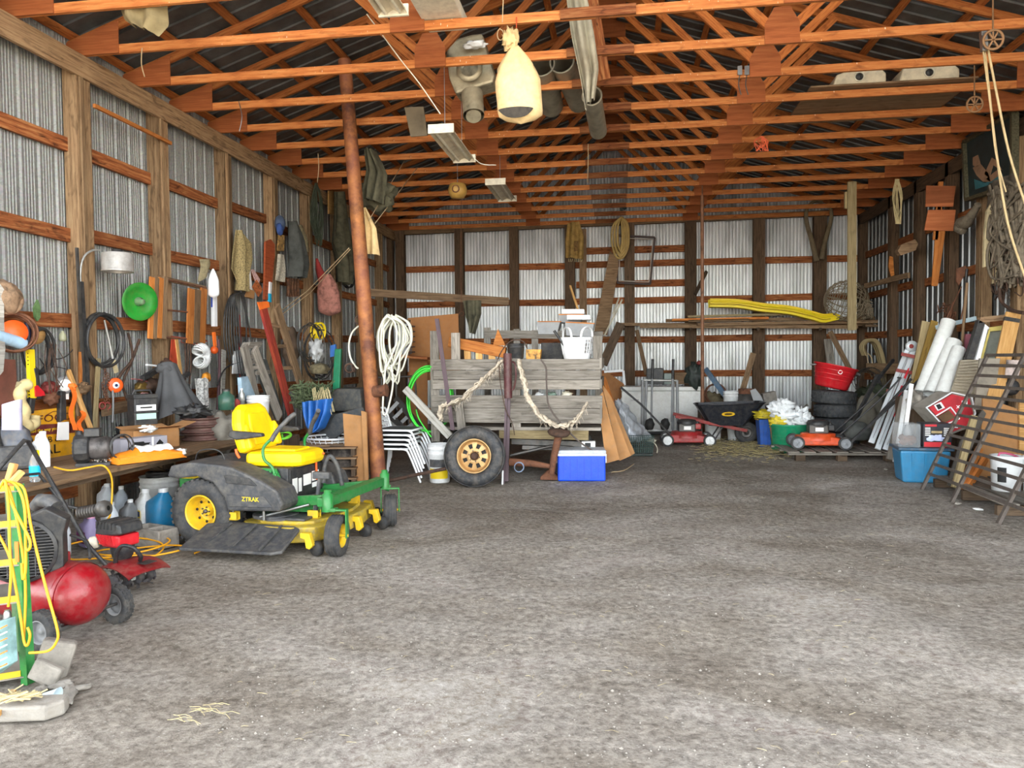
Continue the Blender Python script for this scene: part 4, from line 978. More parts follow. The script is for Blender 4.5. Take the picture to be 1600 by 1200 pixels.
a = MB(); a.bx(-.125, .125, -.095, .095, .50, .54); a.tube([(-.1, 0, .54), (-.08, 0, .58), (.08, 0, .58), (.1, 0, .54)], .012, 8); part('top', a, BLK, t, b=.006)
a = MB(); a.bx(-.10, .10, -.0925, -.09, .37, .43); part('white_label', a, LBL, t)
a = MB(); a.bx(-.10, .10, -.0925, -.09, .28, .34); part('mint_label', a, LBLG, t)
a = MB(); a.bx(-.125, .125, -.097, -.09, .348, .362); part('strap', a, RUBN, t)
a = MB(); text_mb('BOSCH', .03, frameM((0, -.0945, .318), (1, 0, 0), (0, 0, 1)), .001, a) if 0 else a.bx(-.06, .06, -.094, -.092, .395, .41); part('print', a, LBLB, t)

# things hung on the left wall
WX = -5.36
def hang(name, label, cat, mk, m, group=None, b=0, kind=None):
    a = MB(); mk(a); return solo(name, a, m, label, cat, group, kind, b=b)
# galvanised drum shade with its bent pipe
p = Vector((.13, 0, 0))+at(166, 410, X=-5.389); t = thing('drum_lamp', 'white galvanised drum shade with black collar on a bent pipe, on the first post', 'lamp', p)
a = MB(); a.lathe([(.15, -.10), (.157, -.105), (.157, -.09), (.152, -.085), (.152, .085), (.14, .095), (.05, .10), (0, .10)], n=32); a.lathe([(.145, -.10), (.145, .09)], n=32); part('shade', a, mat('galvanised_shade', '#d9d8d4', .4, .5, dirt=.35, dcol='#96897a'), t)
a = MB(); a.lathe([(.05, .09), (.05, .13), (0, .13)], n=20); part('collar', a, BLK, t)
a = MB(); a.tube(smooth_path([at(156, 391, X=-5.383), at(145, 391, X=-5.400), at(132, 400, X=-5.418), at(126, 420, X=-5.429), at(126, 450, X=-5.433), at(129, 480, X=-5.438), at(131, 520, X=-5.440)], 5), .011, 8); pw('pipe', a, ALU, t)
# green harrow disc
p = at(216, 471, X=-5.400); t = thing('harrow_disc', 'green dished harrow disc with a hub, hung beside the slatted rack', 'disc', p, 0, R=Matrix.Rotation(radians(-22), 3, 'Z') @ Matrix.Rotation(radians(6), 3, 'Y'))
a = MB(); prof = [(0, -.005), (.08, -.002), (.15, .012), (.215, .04), (.217, .036), (.15, .006), (.08, -.010), (0, -.013)]; a.lathe(prof, axis=(1, 0, 0), n=40); part('dish', a, GRNB, t)
a = MB(); a.lathe([(.05, 0), (.05, .03), (.035, .05), (.03, .09), (0, .09)], axis=(1, 0, 0), n=18); part('hub', a, mat('dusty_green_cast', '#5f8a5c', .7, dirt=.4), t)
# slatted wooden rack on rods
t = thing('slatted_rack', 'rough wooden slatted rack with two panels joined by rods, on the second post', 'rack', at(262, 530, X=-5.389))
for (x0, x1, y0, y1, X, n) in ((233, 261, 434, 529, -5.37, 4), (293, 322, 452, 536, -5.37, 3)):
    for k in range(n):
        a = MB(); xa = x0+(x1-x0)*(k+.5)/n; sl_ = (x1-x0)/n*.95
        pa = at(xa+1, y0+R0.uniform(-1.5, 1.5), X=X); pb = at(xa-2+R0.uniform(-1, 1), y1+R0.uniform(-1, 1), X=X); wd = abs(at(xa+sl_, 480, X=X).y-at(xa, 480, X=X).y)
        a.board(pa, pb, wd, .025, (0, 1, 0)); pw('slat', a, W_OLD if k % 2 else W_ORANGE, t, b=.003)
for ya, yb in ((436, 450), (484, 491), (527, 532)):
    a = MB(); a.tube([at(258, ya, X=-5.374), at(322, yb, X=-5.374)], .012, 8); pw('rod', a, RUST, t)
a = MB(); a.board(at(243, 432, X=-5.400), at(320, 450, X=-5.400), .05, .03); pw('back_rail', a, W_OLD, t)
# red rake head bars under the rack
hang('rake_bar', 'red painted tine bar hanging under the slatted rack', 'rake bar', lambda a: ([a.tube([at(268, 526, X=-5.378), at(323, 533, X=-5.378)], .011, 6)] + [pxtube(a, [(285+k*8, 528+k), (283+k*8, 534+k), (288+k*8, 536+k)], .005, X=-5.378) for k in range(5)]), mat('red_oxide', '#a2432f', .7, var=.3))
# coil of black hose on the first post
def _c(a):
    coil(a, at(161, 531, X=-5.411), (1, 0, 0), .27, .013, 6.3, .035, n=36, seed=3)
hang('hose_coil', 'coil of thick black hose hung on the first built-up post', 'hose', _c, BLK)
def _c(a): coil(a, at(61, 548, X=-5.422), (1, 0, 0), .155, .012, 5, .04, n=30, seed=8, squash=1.35); a.tube(smooth_path([at(72, 540, X=-5.422), at(80, 555, X=-5.422), at(90, 561, X=-5.422), at(104, 556, X=-5.422), at(115, 545, X=-5.433)], 5), .005, 6); a.tube(smooth_path([at(62, 560, X=-5.422), at(72, 572, X=-5.422), at(92, 574, X=-5.422), at(108, 578, X=-5.433)], 5), .005, 6)
hang('cable_coil', 'oval coil of black cable hung beside the yellow and black striped tool', 'cable', _c, RUBN)
def _c(a):
    for k in range(9):
        y = at(52+R0.uniform(0, 22), 560, X=-5.422).y; z = 1.75+R0.uniform(-.02, .05); a.tube(smooth_path([(-5.3, y, z), (-5.27+R0.uniform(-.02, .02), y+R0.uniform(-.1, .1), z-.2), (-5.28, y+R0.uniform(-.12, .12), z-.42)], 4), .004, 5)
hang('wire_tangle', 'tangle of thin dark wires drooping below the oval cable coil', 'wires', _c, RUSTD, kind='stuff')
# dark flat bars and stakes against the first post
for i, (pa, pb, w_, m, lab) in enumerate((((120, 387), (133, 640), .03, DSTEEL, 'thin dark steel bar leaning on the first post'), ((127, 440), (143, 690), .045, BLK, 'long black flat bar leaning on the first post beside the hose coil'), ((112, 440), (122, 650), .03, W_OLD, 'weathered wooden stake leaning on the left side of the first post'), ((126, 550), (123, 690), .035, W_ORANGE, 'short orange-brown stake at the foot of the first post'), ((154, 560), (146, 700), .05, W_PALE, 'pale split stake below the hose coil'))):
    a = MB(); a.board(at(*pa, X=-5.418), at(*pb, X=-5.405), w_, .02, (0, 1, 0)); solo('leaning_bar', a, m, lab, 'bar')
# paint brush
t = thing('long_brush', 'long-handled brush with pale bristles hanging inside the hose coil', 'brush', at(182, 580, X=-5.422))
a = MB(); a.tube([at(163, 500, X=-5.418), at(170, 530, X=-5.418), at(176, 560, X=-5.418)], [.010, .014, .018], 8); pw('handle', a, ALU, t)
a = MB(); a.board(at(177, 563, X=-5.418), at(182, 582, X=-5.418), .05, .02, (0, 1, 0)); pw('bristles', a, BONE, t)
# orange reel
t = thing('tape_reel', 'orange tape reel with a blue and white centre on the left wall', 'reel', at(180, 602, X=-5.389))
a = MB(); a.lathe([(0, -.02), (.075, -.02), (.08, -.01), (.08, .012), (.075, .02), (.035, .02)], axis=(1, -.55, 0), n=30); part('reel_body', a, ORP, t)
a = MB(); a.lathe([(.036, .021), (.036, .026), (.015, .026)], axis=(1, -.55, 0), n=20); part('hub', a, WHTC, t); a = MB(); a.lathe([(.017, .024), (.015, .032), (0, .032)], axis=(1, -.55, 0), n=14); part('hub_cap', a, LBLN, t)
a = MB(); pxtube(a, [(176, 610), (177, 630), (176, 660)], .010, X=-5.385); pw('strap', a, GREYP, t)
# chains, hooks below
for i, (x, y0, y1) in enumerate(((163, 575, 640), (168, 585, 650))):
    a = MB(); n = 16
    for k in range(n):
        p = at(x+2*sin(k*.7), y0+(y1-y0)*k/n, X=-5.405); a.torus(p, (1, .2, 0) if k % 2 else (0, 1, .1), .017, .004, 10, 5)
    solo('rusty_chain', a, RUST, ['rusty chain hanging left of the orange reel, shorter strand', 'rusty chain hanging behind the orange reel strap'][i], 'chain')
a = MB(); a.board(at(160, 642, X=-5.411), at(205, 633, X=-5.411), .12, .03); solo('tool_board', a, W_OLD, 'wooden board with red paint marks under the orange reel', 'board')
for i, (x, y) in enumerate(((160, 634), (168, 634))):
    a = MB(); a.torus(at(x, y, X=-5.400), (1, -.3, 0), .035, .008, 16, 6); solo('red_ring', a, REDD, f'small red ring on the wooden board, {["left", "right"][i]} one', 'ring')
a = MB(); pxtube(a, [(200, 520), (207, 560), (192, 600), (206, 640)], .014, X=-5.400); pxtube(a, [(218, 530), (205, 565), (192, 580), (180, 600)], .016, X=-5.396); solo('iron_rod_pair', a, RUSTD, 'crossed bent iron rods between the first two posts', 'rods')
# coils of small coloured wire at the battery
t = thing('wire_spool', 'green and grey spool with loops of red wire on the left wall', 'spool', at(217, 625, X=-5.378))
a = MB(); a.lathe([(0, -.02), (.06, -.02), (.06, .02), (0, .02)], axis=(1, -.4, 0), n=20); part('spool_body', a, mat('green_grey_spool', '#7f9b83', .6), t)
a = MB(); coil(a, (.02, .0, -.10), (1, -.4, 0), .09, .005, 4, .02, seed=5); part('red_wire', a, REDP, t)
a = MB(); coil(a, (.02, .08, .02), (1, -.2, 0), .06, .004, 4, .02, seed=6); part('pink_wire', a, mat('pink_cord', '#b98a86', .6), t)
a = MB(); pxtube(a, [(205, 592), (222, 594), (243, 604), (248, 640)], .005, X=-5.356); solo('red_wire', a, mat('pink_wire', '#c66a68', .5), 'thin pinkish wire arching to the battery pack', 'wire')
# handsaw, wooden lath, level
t = thing('hand_saw', 'red-orange hand tool blade hanging below the slatted rack', 'saw', at(270, 578, X=-5.389))
a = MB(); poly(a, [(268, 530), (275, 530), (277, 582), (264, 582)], .012, X=-5.389); pw('blade', a, mat('orange_red_blade', '#a83d25', .6, var=.3), t)
a = MB(); poly(a, [(265, 574), (277, 574), (277, 584), (264, 584)], .03, X=-5.387); pw('handle', a, REDD, t, b=.004)
a = MB(); a.board(at(275, 530, X=-5.383), at(284, 600, X=-5.378), .055, .02, (0, 1, 0)); solo('wooden_lath', a, W_NEW, 'yellow-orange wooden lath beside the red-orange blade', 'lath')
for i, (x, y0, y1) in enumerate(((289, 533, 610), (293, 533, 590), (297, 536, 600))):
    a = MB(); pxtube(a, [(x, y0), (x+1, (y0+y1)/2), (x-1, y1)], .012, X=-5.389); solo('leather_strap', a, RUSTD, f'dark strap hanging below the slatted rack, {ordn[i]} from the lath', 'strap')
# white pleated duct coil
t = thing('rope_bundle', 'round bundle of white pleated duct hung on the left wall', 'duct', at(314, 556, X=-5.378))
a = MB(); c = Vector((0, 0, 0))
for k in range(20):
    q = -2.2+k*.25; a.torus(Vector((0, cos(q)*.085, sin(q)*.085)), (0, -sin(q), cos(q)), .075, .012, 16, 6)
part('pleated_duct', a, WHT, t)
# light green-white bag and cap beyond the rack
hang('cloth_cap', 'pale khaki cap hung above a small white plastic bag', 'cap', lambda a: a.surf(lambda u, v: at(311+14*u+2*sin(v*5), 405+36*v*(1-.35*u), X=-5.389)+Vector((.06*sin(pi*u)*(1-.4*v), 0, 0)), 8, 8, .01), CLOTHK)
hang('plastic_bag', 'small white knotted plastic bag hung beside the blue and white tube', 'bag', lambda a: bagshape(a, Vector((.09, 0, 0))+at(324, 466, X=-5.378), at(322, 420, X=-5.378).z, .15, .1, 3, .12), WHTC)
t = thing('packaged_tube', 'tall white and blue packaged tube behind the white plastic bag', 'tube', at(333, 510, X=-5.411))
a = MB(); a.board(at(334, 432, X=-5.411), at(335, 510, X=-5.411), .07, .05, (0, 1, 0)); pw('box', a, WHTC, t); a = MB(); a.board(at(330.5, 432, X=-5.405), at(331, 480, X=-5.405), .022, .004, (0, 1, 0)); pw('blue_stripe', a, BLUE, t)
t = thing('orange_headlamp', 'orange safety lamp on a strap, hung beside the pleated duct', 'lamp', at(335, 550, X=-5.383))
a = MB(); a.board(at(334, 519, X=-5.383), at(336, 541, X=-5.383), .06, .02, (0, 1, 0)); pw('strap', a, ORB, t); a = MB(); a.lathe([(.05, -.02), (.055, 0), (.04, .03), (0, .035)], at(335, 547, X=-5.383)-t.location, (1, -.3, 0), 18); part('lens', a, ORP, t)
hang('mask', 'round orange and white painted ball ornament on the left wall', 'ornament', lambda a: a.blob(at(322, 590, X=-5.378), (.05, .07, .07), .1, 2), mat('orange_white_ball', '#e0902e', .5, var=.5, scale=16))
hang('newspaper', 'crumpled newspaper hanging beside the orange ornament', 'newspaper', lambda a: cloth_hang(a, [(301, 592), (303, 615), (308, 636)], [(322, 590), (321, 612), (322, 637)], X=-5.378, depth=.05, folds=2, seed=2), mat('printed_newsprint', '#c9c8c4', .8, var=.5, scale=38))
a = MB(); pxtube(a, [(341, 530), (343, 570), (340, 640)], .02, X=-5.367); solo('iron_pipe', a, mat('mauve_rust', '#5e4347', .7, .2), 'mauve-brown iron pipe standing against the third post', 'pipe')
a = MB(); poly(a, [(347, 546), (352, 548), (352, 575), (350, 617), (345, 617), (346, 580)], .02, X=-5.356); solo('white_lath', a, W_WHITE, 'pale broken lath standing beside the mauve-brown pipe', 'lath')
# speckled jacket and paper on the third post
hang('speckled_jacket', 'speckled tan jacket hung on the third built-up post', 'jacket', lambda a: cloth_hang(a, [(362, 360), (356, 395), (353, 420), (361, 440), (359, 453)], [(370, 360), (385, 380), (386, 405), (380, 430), (380, 456)], X=-5.389, depth=.10, folds=2, seed=1), CLOTHT)
for i, (pxs, m, lab, dx) in enumerate((([(385, 421), (391, 423), (394, 454), (382, 452)], LBL, 'white notepad sheet pinned beside the speckled jacket', 0), ([(392, 421), (396, 421), (406, 437), (402, 448)], mat('red_white_leaflet', '#d9b1ad', .6, var=.4, scale=40), 'red and white leaflet pinned beside the speckled jacket', .02), ([(401, 437), (410, 452), (404, 464), (394, 448)], mat('orange_print_card', '#b9683a', .6, var=.5, scale=30), 'diamond-tilted orange printed card below the leaflet', .04), ([(388, 452), (396, 455), (394, 467), (384, 464)], CARD, 'small brown carton below the notepad sheet', .03))):
    a = MB(); poly(a, pxs, .01 if i < 3 else .05, X=-5.400+dx); solo('pinned_paper' if i < 3 else 'small_carton', a, m, lab, 'paper' if i < 3 else 'carton')
# black harness loops on the third post
def _c(a):
    for k in range(7):
        x0 = 352+k*2.5; pxtube(a, [(375, 457), (360+k, 463), (x0-1+k, 490), (x0-2+k*1.6, 530), (x0+2+k*2.2, 560+k*6)], .011, X=-5.383+.012*k)
    for k in range(3): pxtube(a, [(375, 457), (383, 470+k*4), (385, 520), (376+k*4, 560), (372+k*5, 590+k*8)], .011, X=-5.367+.01*k)
hang('black_harness', 'long black rubber hoses looped over a peg on the third post', 'hoses', _c, BLK)
a = MB(); pxtube(a, [(340, 602), (350, 578), (370, 567), (400, 564), (415, 566)], .012, X=-5.345); solo('black_cable', a, BLK, 'black cable arching in front of the grey step ladder', 'cable')
a = MB(); pxtube(a, [(376, 460), (382, 480), (388, 505), (393, 535)], .012, X=-5.361); solo('steel_rod', a, DSTEEL, 'slanting steel rod behind the red ladder rail', 'rod')
a = MB(); pxtube(a, [(373, 492), (375, 530), (374, 560), (377, 600), (374, 615)], .02, X=-5.356); solo('red_handle_tool', a, REDD, 'dull red handled tool hung among the black hoses', 'tool')
a = MB(); poly(a, [(365, 549), (377, 546), (383, 584), (363, 584)], .02, X=-5.345); solo('white_placard', a, WHT, 'white tagged placard hung under the black hoses', 'placard')
a = MB(); a.lathe([(0, 0), (.045, 0), (.045, .006), (0, .006)], at(374, 547, X=-5.341), (1, 0, 0), 16); solo('red_tag', a, REDP, 'small red tag on the white placard', 'tag')
# red-orange board on fourth post, blue cap, gloves, paper, grey coat
a = MB(); poly(a, [(414, 378), (422, 374), (428, 382), (428, 400), (421, 470), (412, 468)], .03, X=-5.422); solo('red_board', a, wood('red_brown_board', '#a3502f', '#b8623c', '#7a3520'), 'long reddish board hung on the fourth post', 'board')
t = thing('baseball_cap', 'blue cap hung on the fourth post above a pair of gloves', 'cap', at(438, 352, X=-5.378))
a = MB(); a.blob(Vector((0, 0, .03)), (.08, .11, .13), .06, 3); part('crown', a, mat('faded_blue_cloth', '#53627e', .9), t)
a = MB(); a.blob(Vector((.02, -.06, -.07)), (.05, .09, .10), .1, 5); part('brim', a, mat('blue_cloth', '#3a538f', .9), t)
hang('work_gloves', 'pair of tan and black work gloves hung below the blue cap', 'gloves', lambda a: [a.tube(smooth_path([at(436+k*2.2, 368, X=-5.378), at(435+k*2.6, 380, X=-5.374), at(434+k*2.6, 392, X=-5.378)], 3), [.022]*7, 6) for k in range(4)], mat('tan_black_glove', '#8a6a3c', .9, var=.6, scale=25))
hang('newspaper', 'newspaper page hung below the work gloves on the fourth post', 'newspaper', lambda a: cloth_hang(a, [(433, 397), (430, 420), (427, 438)], [(442, 398), (444, 420), (442, 441)], X=-5.389, depth=.03, folds=1), mat('yellowed_newsprint', '#cfc7b4', .8, var=.3, scale=40))
hang('grey_coat', 'dark grey coat hung between the fourth and fifth posts', 'coat', lambda a: cloth_hang(a, [(446, 346), (447, 380), (449, 410), (448, 432)], [(452, 346), (463, 370), (472, 412), (464, 435)], X=-5.389, depth=.16, folds=2, seed=3), CLOTHD)
hang('brown_jacket', 'brown jacket hung behind the grey coat beside the fifth post', 'jacket', lambda a: cloth_hang(a, [(452, 352), (455, 372), (458, 392)], [(464, 352), (470, 375), (470, 395)], X=-5.422, depth=.14, folds=3, seed=5), CLOTHK)
hang('leather_gloves', 'bunch of brown leather gloves hanging below the grey coat', 'gloves', lambda a: [a.tube(smooth_path([at(449+k*4, 436, X=-5.389), at(450+k*4+R0.uniform(-2, 2), 450, X=-5.383), at(450+k*4, 463, X=-5.389)], 3), .03, 6) for k in range(5)], mat('brown_leather', '#5d3c26', .8, var=.5, scale=20))
t = thing('level_tube', 'white tube with a cyan end hung on the fourth post', 'tube', at(421, 470, X=-5.400))
a = MB(); a.board(at(422, 441, X=-5.400), at(421, 459, X=-5.400), .06, .04, (0, 1, 0)); pw('body', a, WHTC, t); a = MB(); a.board(at(421, 459, X=-5.400), at(421, 472, X=-5.400), .06, .04, (0, 1, 0)); pw('cyan_end', a, CYAN, t)
# wire bundle, coveralls, red mesh sack, coils beyond
def _c(a):
    rn = random.Random(4)
    for k in range(34):
        x = 486+rn.random()*18; a.tube(smooth_path([at(494+rn.uniform(-2, 2), 286, X=-5.367), at(x, 310+rn.uniform(0, 10), X=-5.367+rn.uniform(0, .08)), at(x+rn.uniform(-3, 3), 345, X=-5.367+rn.uniform(0, .1)), at(492+rn.random()*12, 372+rn.uniform(0, 14), X=-5.367)], 3), .006, 4)
hang('twine_bundle', 'bundle of dark green twine hung beside the fifth post', 'twine', _c, mat('green_grey_twine', '#4d5646', .9), kind='stuff')
hang('coveralls', 'brown and olive coveralls hung high between the twine bundle and the steel pole', 'coveralls', lambda a: cloth_hang(a, [(514, 300), (512, 345), (508, 380), (516, 410), (520, 440)], [(524, 300), (530, 340), (538, 380), (538, 420), (530, 446)], X=-5.356, depth=.22, folds=3, seed=7), CLOTHO)
a = MB(); poly(a, [(513, 298), (519, 298), (526, 306), (526, 336), (513, 334)], .03, X=-5.374); solo('wooden_paddle', a, W_NEW, 'short yellowish board hung above the coveralls', 'board')
t = thing('mesh_sack', 'pink and red mesh sack of rags hung right of the fifth post', 'sack', at(507, 494, X=-5.334))
a = MB(); bagshape(a, Vector((.1, 0, 0))+at(507, 494, X=-5.334), at(500, 428, X=-5.334).z, .42, .26, 2, .35, lean=(0, -.12)); pw('body', a, mat('pink_mesh', '#b0776a', .9, var=.35, scale=14), t)
a = MB(); a.tube([at(506, 440, X=-5.334), at(498, 420, X=-5.334), at(495, 404, X=-5.334)], [.10, .06, .02], 10); pw('neck', a, mat('red_mesh', '#9c3431', .85), t)
hang('cable_coil', 'small dark coil hung beside the steel pole at jacket height', 'cable', lambda a: coil(a, at(544, 436, X=-5.356), (1, -.3, 0), .17, .014, 4, .03, seed=9), RUBN)
# ropes slanting from the wall to the pole and roof
for i, (pts, r_) in enumerate((([(437, 487), (480, 455), (545, 388)], .007), ([(440, 492), (485, 457), (547, 390)], .006))):
    a = MB(); a.tube([at(pts[0][0], pts[0][1], X=-5.378), at(pts[1][0], pts[1][1], X=-4.600), at(pts[2][0], pts[2][1], Y=9.2)], r_, 5); solo('slant_rope', a, ROPE, f'thin brown rope running from the wall up to the steel pole, {["upper", "lower"][i]} one', 'rope')
for i, (A_, B_) in enumerate((((576, 345), (632, 251)), ((586, 349), (652, 262)))):
    a = MB(); a.tube([at(*A_, Y=9.3), at(*B_, Y=12)], .006, 5); solo('slant_rope', a, ROPE, f'brown cord from the steel pole up to the trusses, {["left", "right"][i]} one', 'rope')
# things far left edge of the frame
t = thing('cable_reel', 'roll of orange and rusty wire at the left edge above the brown leather', 'reel', at(20, 520, X=-5.400))
a = MB(); a.lathe([(0, -.05), (.11, -.05), (.11, .05), (0, .05)], axis=(1, -.7, .1), n=26); part('core', a, ORP, t)
a = MB(); coil(a, (0, 0, 0), (1, -.7, .1), .17, .008, 9, .06, seed=5); part('wire', a, RUST, t)
t = thing('plastic_pipe', 'short pale blue plastic pipe at the left edge in front of the wire roll', 'pipe', at(20, 535, X=-5.356))
a = MB(); a.tube([at(-10, 523, X=-5.352), at(35, 537, X=-5.356)], .055, 18, caps=False); a.tube([at(-10, 523, X=-5.352), at(35, 537, X=-5.356)], .048, 18, caps=False); pw('tube', a, mat('pale_blue_pvc', '#a9c9e2', .45), t)
a = MB(); a.blob(at(7, 465, X=-5.400), (.13, .15, .15), .15, 3); a.torus(at(9, 466, X=-5.383), (1, -.4, .2), .13, .02); a.torus(at(10, 468, X=-5.378), (1, -.4, .2), .09, .02); solo('rope_ball', a, mat('brown_cream_roll', '#9a7d62', .9, var=.5, scale=12), 'brown and cream roll of rope at the left edge of the frame', 'rope roll')
a = MB(); poly(a, [(-10, 560), (22, 562), (24, 600), (22, 652), (-10, 648)], .03, X=-5.411); solo('leather_hide', a, mat('red_brown_leather', '#6b3f33', .7, var=.2), 'dark red-brown leather panel at the left edge of the frame', 'leather')
a = MB(); poly(a, [(-5, 440), (4, 452), (4, 500), (6, 545), (3, 580), (-5, 590)], .03, X=-5.334); solo('pale_plank', a, W_WHITE, 'pale plank edge at the extreme left of the frame', 'plank')
# green-tipped feather paddle
a = MB(); poly(a, [(58, 468), (62, 480), (62, 496), (58, 502), (54, 496), (52, 482)], .02, X=-5.422); solo('green_trowel', a, mat('green_tip_paint', '#5d7a4c', .6, var=.5, scale=10), 'small green-tipped trowel stuck behind the head-high girt', 'trowel')
t = thing('ceramic_plate', 'tan oval wooden plaque inside the oval cable coil', 'plaque', at(59, 525, X=-5.422))
a = MB(); a.lathe([(0, .01), (.085, .01), (.085, -.01), (0, -.01)], axis=(1, -.1, 0), n=26, squash=.8); part('disc', a, W_NEW, t)
a = MB(); a.lathe([(0, 0), (.03, 0), (.035, .02), (.03, .07), (.015, .08), (.015, .1)], at(98, 533, X=-5.400), n=16); solo('hanging_insulator', a, mat('pale_green_ceramic', '#9c9c80', .5), 'small pale insulator hung on the corrugated wall left of the first post', 'insulator')
# striped yellow and black tool with a red grip
t = thing('striped_pole', 'yellow and black striped pole tool with blue top label, hung at the left', 'pole tool', at(48, 650, X=-5.367))
a = MB(); a.tube([at(41, 495, X=-5.374), at(44, 518, X=-5.370), at(46, 552, X=-5.367)], [.02, .026, .016], 10); pw('handle', a, mat('navy_grip', '#20243f', .5), t)
a = MB(); a.board(at(47, 546, X=-5.367), at(50, 622, X=-5.367), .062, .04, (0, 1, 0)); pw('shaft', a, LBLY, t)
a = MB()
for y in (551, 556.5, 562, 568): a.board(at(47.4, y, X=-5.362), at(47.6, y+1.8, X=-5.362), .064, .004, (0, 1, 0))
for y in (600, 605, 610, 615, 620): a.board(at(49, y, X=-5.362), at(49.2, y+2.2, X=-5.362), .064, .004, (0, 1, 0))
pw('black_band', a, LBLB, t)
a = MB(); a.board(at(50, 578, X=-5.362), at(50, 592, X=-5.362), .03, .004, (0, 1, 0)); pw('cyan_label', a, CYAN, t)
a = MB(); a.board(at(49, 622, X=-5.367), at(46, 646, X=-5.367), .06, .05, (0, 1, 0)); pw('black_foot', a, BLK, t, b=.01)
a = MB(); a.lathe([(0, -.02), (.022, 0), (0, .02)], at(41, 496, X=-5.367)-t.location, n=10); part('yellow_knob', a, LBLY, t)
t = thing('snow_rake', 'red toothed scraper hung beside the striped pole tool', 'scraper', at(60, 612, X=-5.356))
a = MB(); poly(a, [(52, 604), (56, 602), (66, 612), (68, 618), (53, 620)], .04, X=-5.356); pw('head', a, REDP, t)
a = MB(); a.board(at(54, 575, X=-5.356), at(60, 606, X=-5.356), .04, .03, (0, 1, 0)); pw('grip', a, BLK, t, b=.006)
# horse collar
t = thing('horse_collar', 'cream padded horse collar hung at the left beside the feed sign', 'horse collar', at(42, 695, X=-5.378))
a = MB(); a.tube(smooth_path([at(44, 600, X=-5.383), at(33, 606, X=-5.378), at(31, 620, X=-5.374), at(37, 640, X=-5.370), at(39, 658, X=-5.367), at(45, 668, X=-5.365), at(53, 660, X=-5.367), at(55, 650, X=-5.370)], 5), [.05+.008*sin(i*.9) for i in range(36)], 12); pw('padding', a, CREAMC, t)
a = MB(); a.tube(smooth_path([at(30, 598, X=-5.392), at(27, 615, X=-5.389), at(30, 640, X=-5.389)], 4), .03, 8); pw('rim_roll', a, CLOTHK, t)
# feed sign
t = thing('feed_sign', 'yellow and maroon tin feed sign behind the bench, partly hidden by tools', 'sign', at(78, 722, X=-5.405))
SX = -5.42
def signq(y0, y1, u0=0, u1=1): return [(42+75*u0, y0+8*(1-u0)), (42+75*u1, y0+8*(1-u1)), (42+75*u1, y1+2-2*u1), (42+75*u0, y1+2-2*u0)]
a = MB(); poly(a, [(44, 643), (116, 634), (116, 722), (44, 730)], .012, X=SX); pw('panel', a, mat('sign_yellow_enamel', '#dfa012', .5, dirt=.2), t)
a = MB(); poly(a, [(43.5, 664), (116.5, 661), (116.5, 676), (43.5, 681)], .004, X=SX+.009); pw('maroon_band', a, mat('sign_maroon', '#6a1f24', .5, dirt=.2), t)
def signtext(txt, px, py, size, m, xs=1.0):
    c = at(px, py, X=SX+.012); a = text_mb(txt, size, frameM(c, (0, 1, .0), (0, 0, 1)), .002, xscale=xs); pw('lettering', a, m, t)
MR = mat('sign_maroon_letter', '#5a1a1e', .5)
signtext('FOOD', 87, 653, .10, MR, 1.6); signtext("Sealed the way you like", 71, 671.5, .045, LBLY, 1.15); signtext('HERB &', 72, 688, .08, LBLB, 1.35); signtext('VAL', 73, 704, .125, LBLB, 1.6)
a = MB(); P_ = [at(x, y, X=SX+.010) for x, y in ((71, 649), (83, 642.5), (97, 641), (97, 641.6), (83, 643.6), (71, 650))]; a.prism([(p.y, p.z) for p in P_], (SX+.010, 0, 0), (0, 1, 0), (0, 0, 1), .003); pw('house_line', a, MR, t)
# card on sign
t = thing('hang_card', 'white and pink shrink card standing before the feed sign', 'card', at(98, 688, X=-5.345))
a = MB(); poly(a, [(91, 660), (107, 659), (107, 687), (89, 688)], .012, X=-5.345); pw('card', a, LBL, t)
a = MB(); poly(a, [(90.5, 668), (98, 667), (98, 687), (89, 688)], .003, X=-5.344); pw('pink_print', a, LBLP, t)
a = MB(); poly(a, [(96, 661.5), (105, 661), (105, 663.5), (96, 664)], .003, X=-5.344); pw('black_print', a, LBLB, t)
# grey angle grinder / round white dial
t = thing('wall_gauge', 'grey round gauge with a white dial on the left wall', 'gauge', at(100, 602, X=-5.400))
a = MB(); a.lathe([(0, -.03), (.085, -.03), (.09, 0), (.085, .02), (.06, .03)], axis=(1, -.5, 0), n=26); part('housing', a, GREYP, t)
a = MB(); a.lathe([(.062, .022), (.058, .032), (0, .033)], axis=(1, -.5, 0), n=22); part('dial', a, LBL, t)
a = MB(); poly(a, [(92, 611), (100, 611), (101, 655), (91, 660)], .05, X=-5.389); solo('black_sheath', a, BLK, 'black sheath hanging below the white-dialled gauge', 'sheath', b=.01)
a = MB(); poly(a, [(101, 612), (107, 612), (107, 624), (101, 624)], .01, X=-5.387); solo('white_tag', a, LBL, 'small white punched tag hanging beside the black sheath', 'tag')
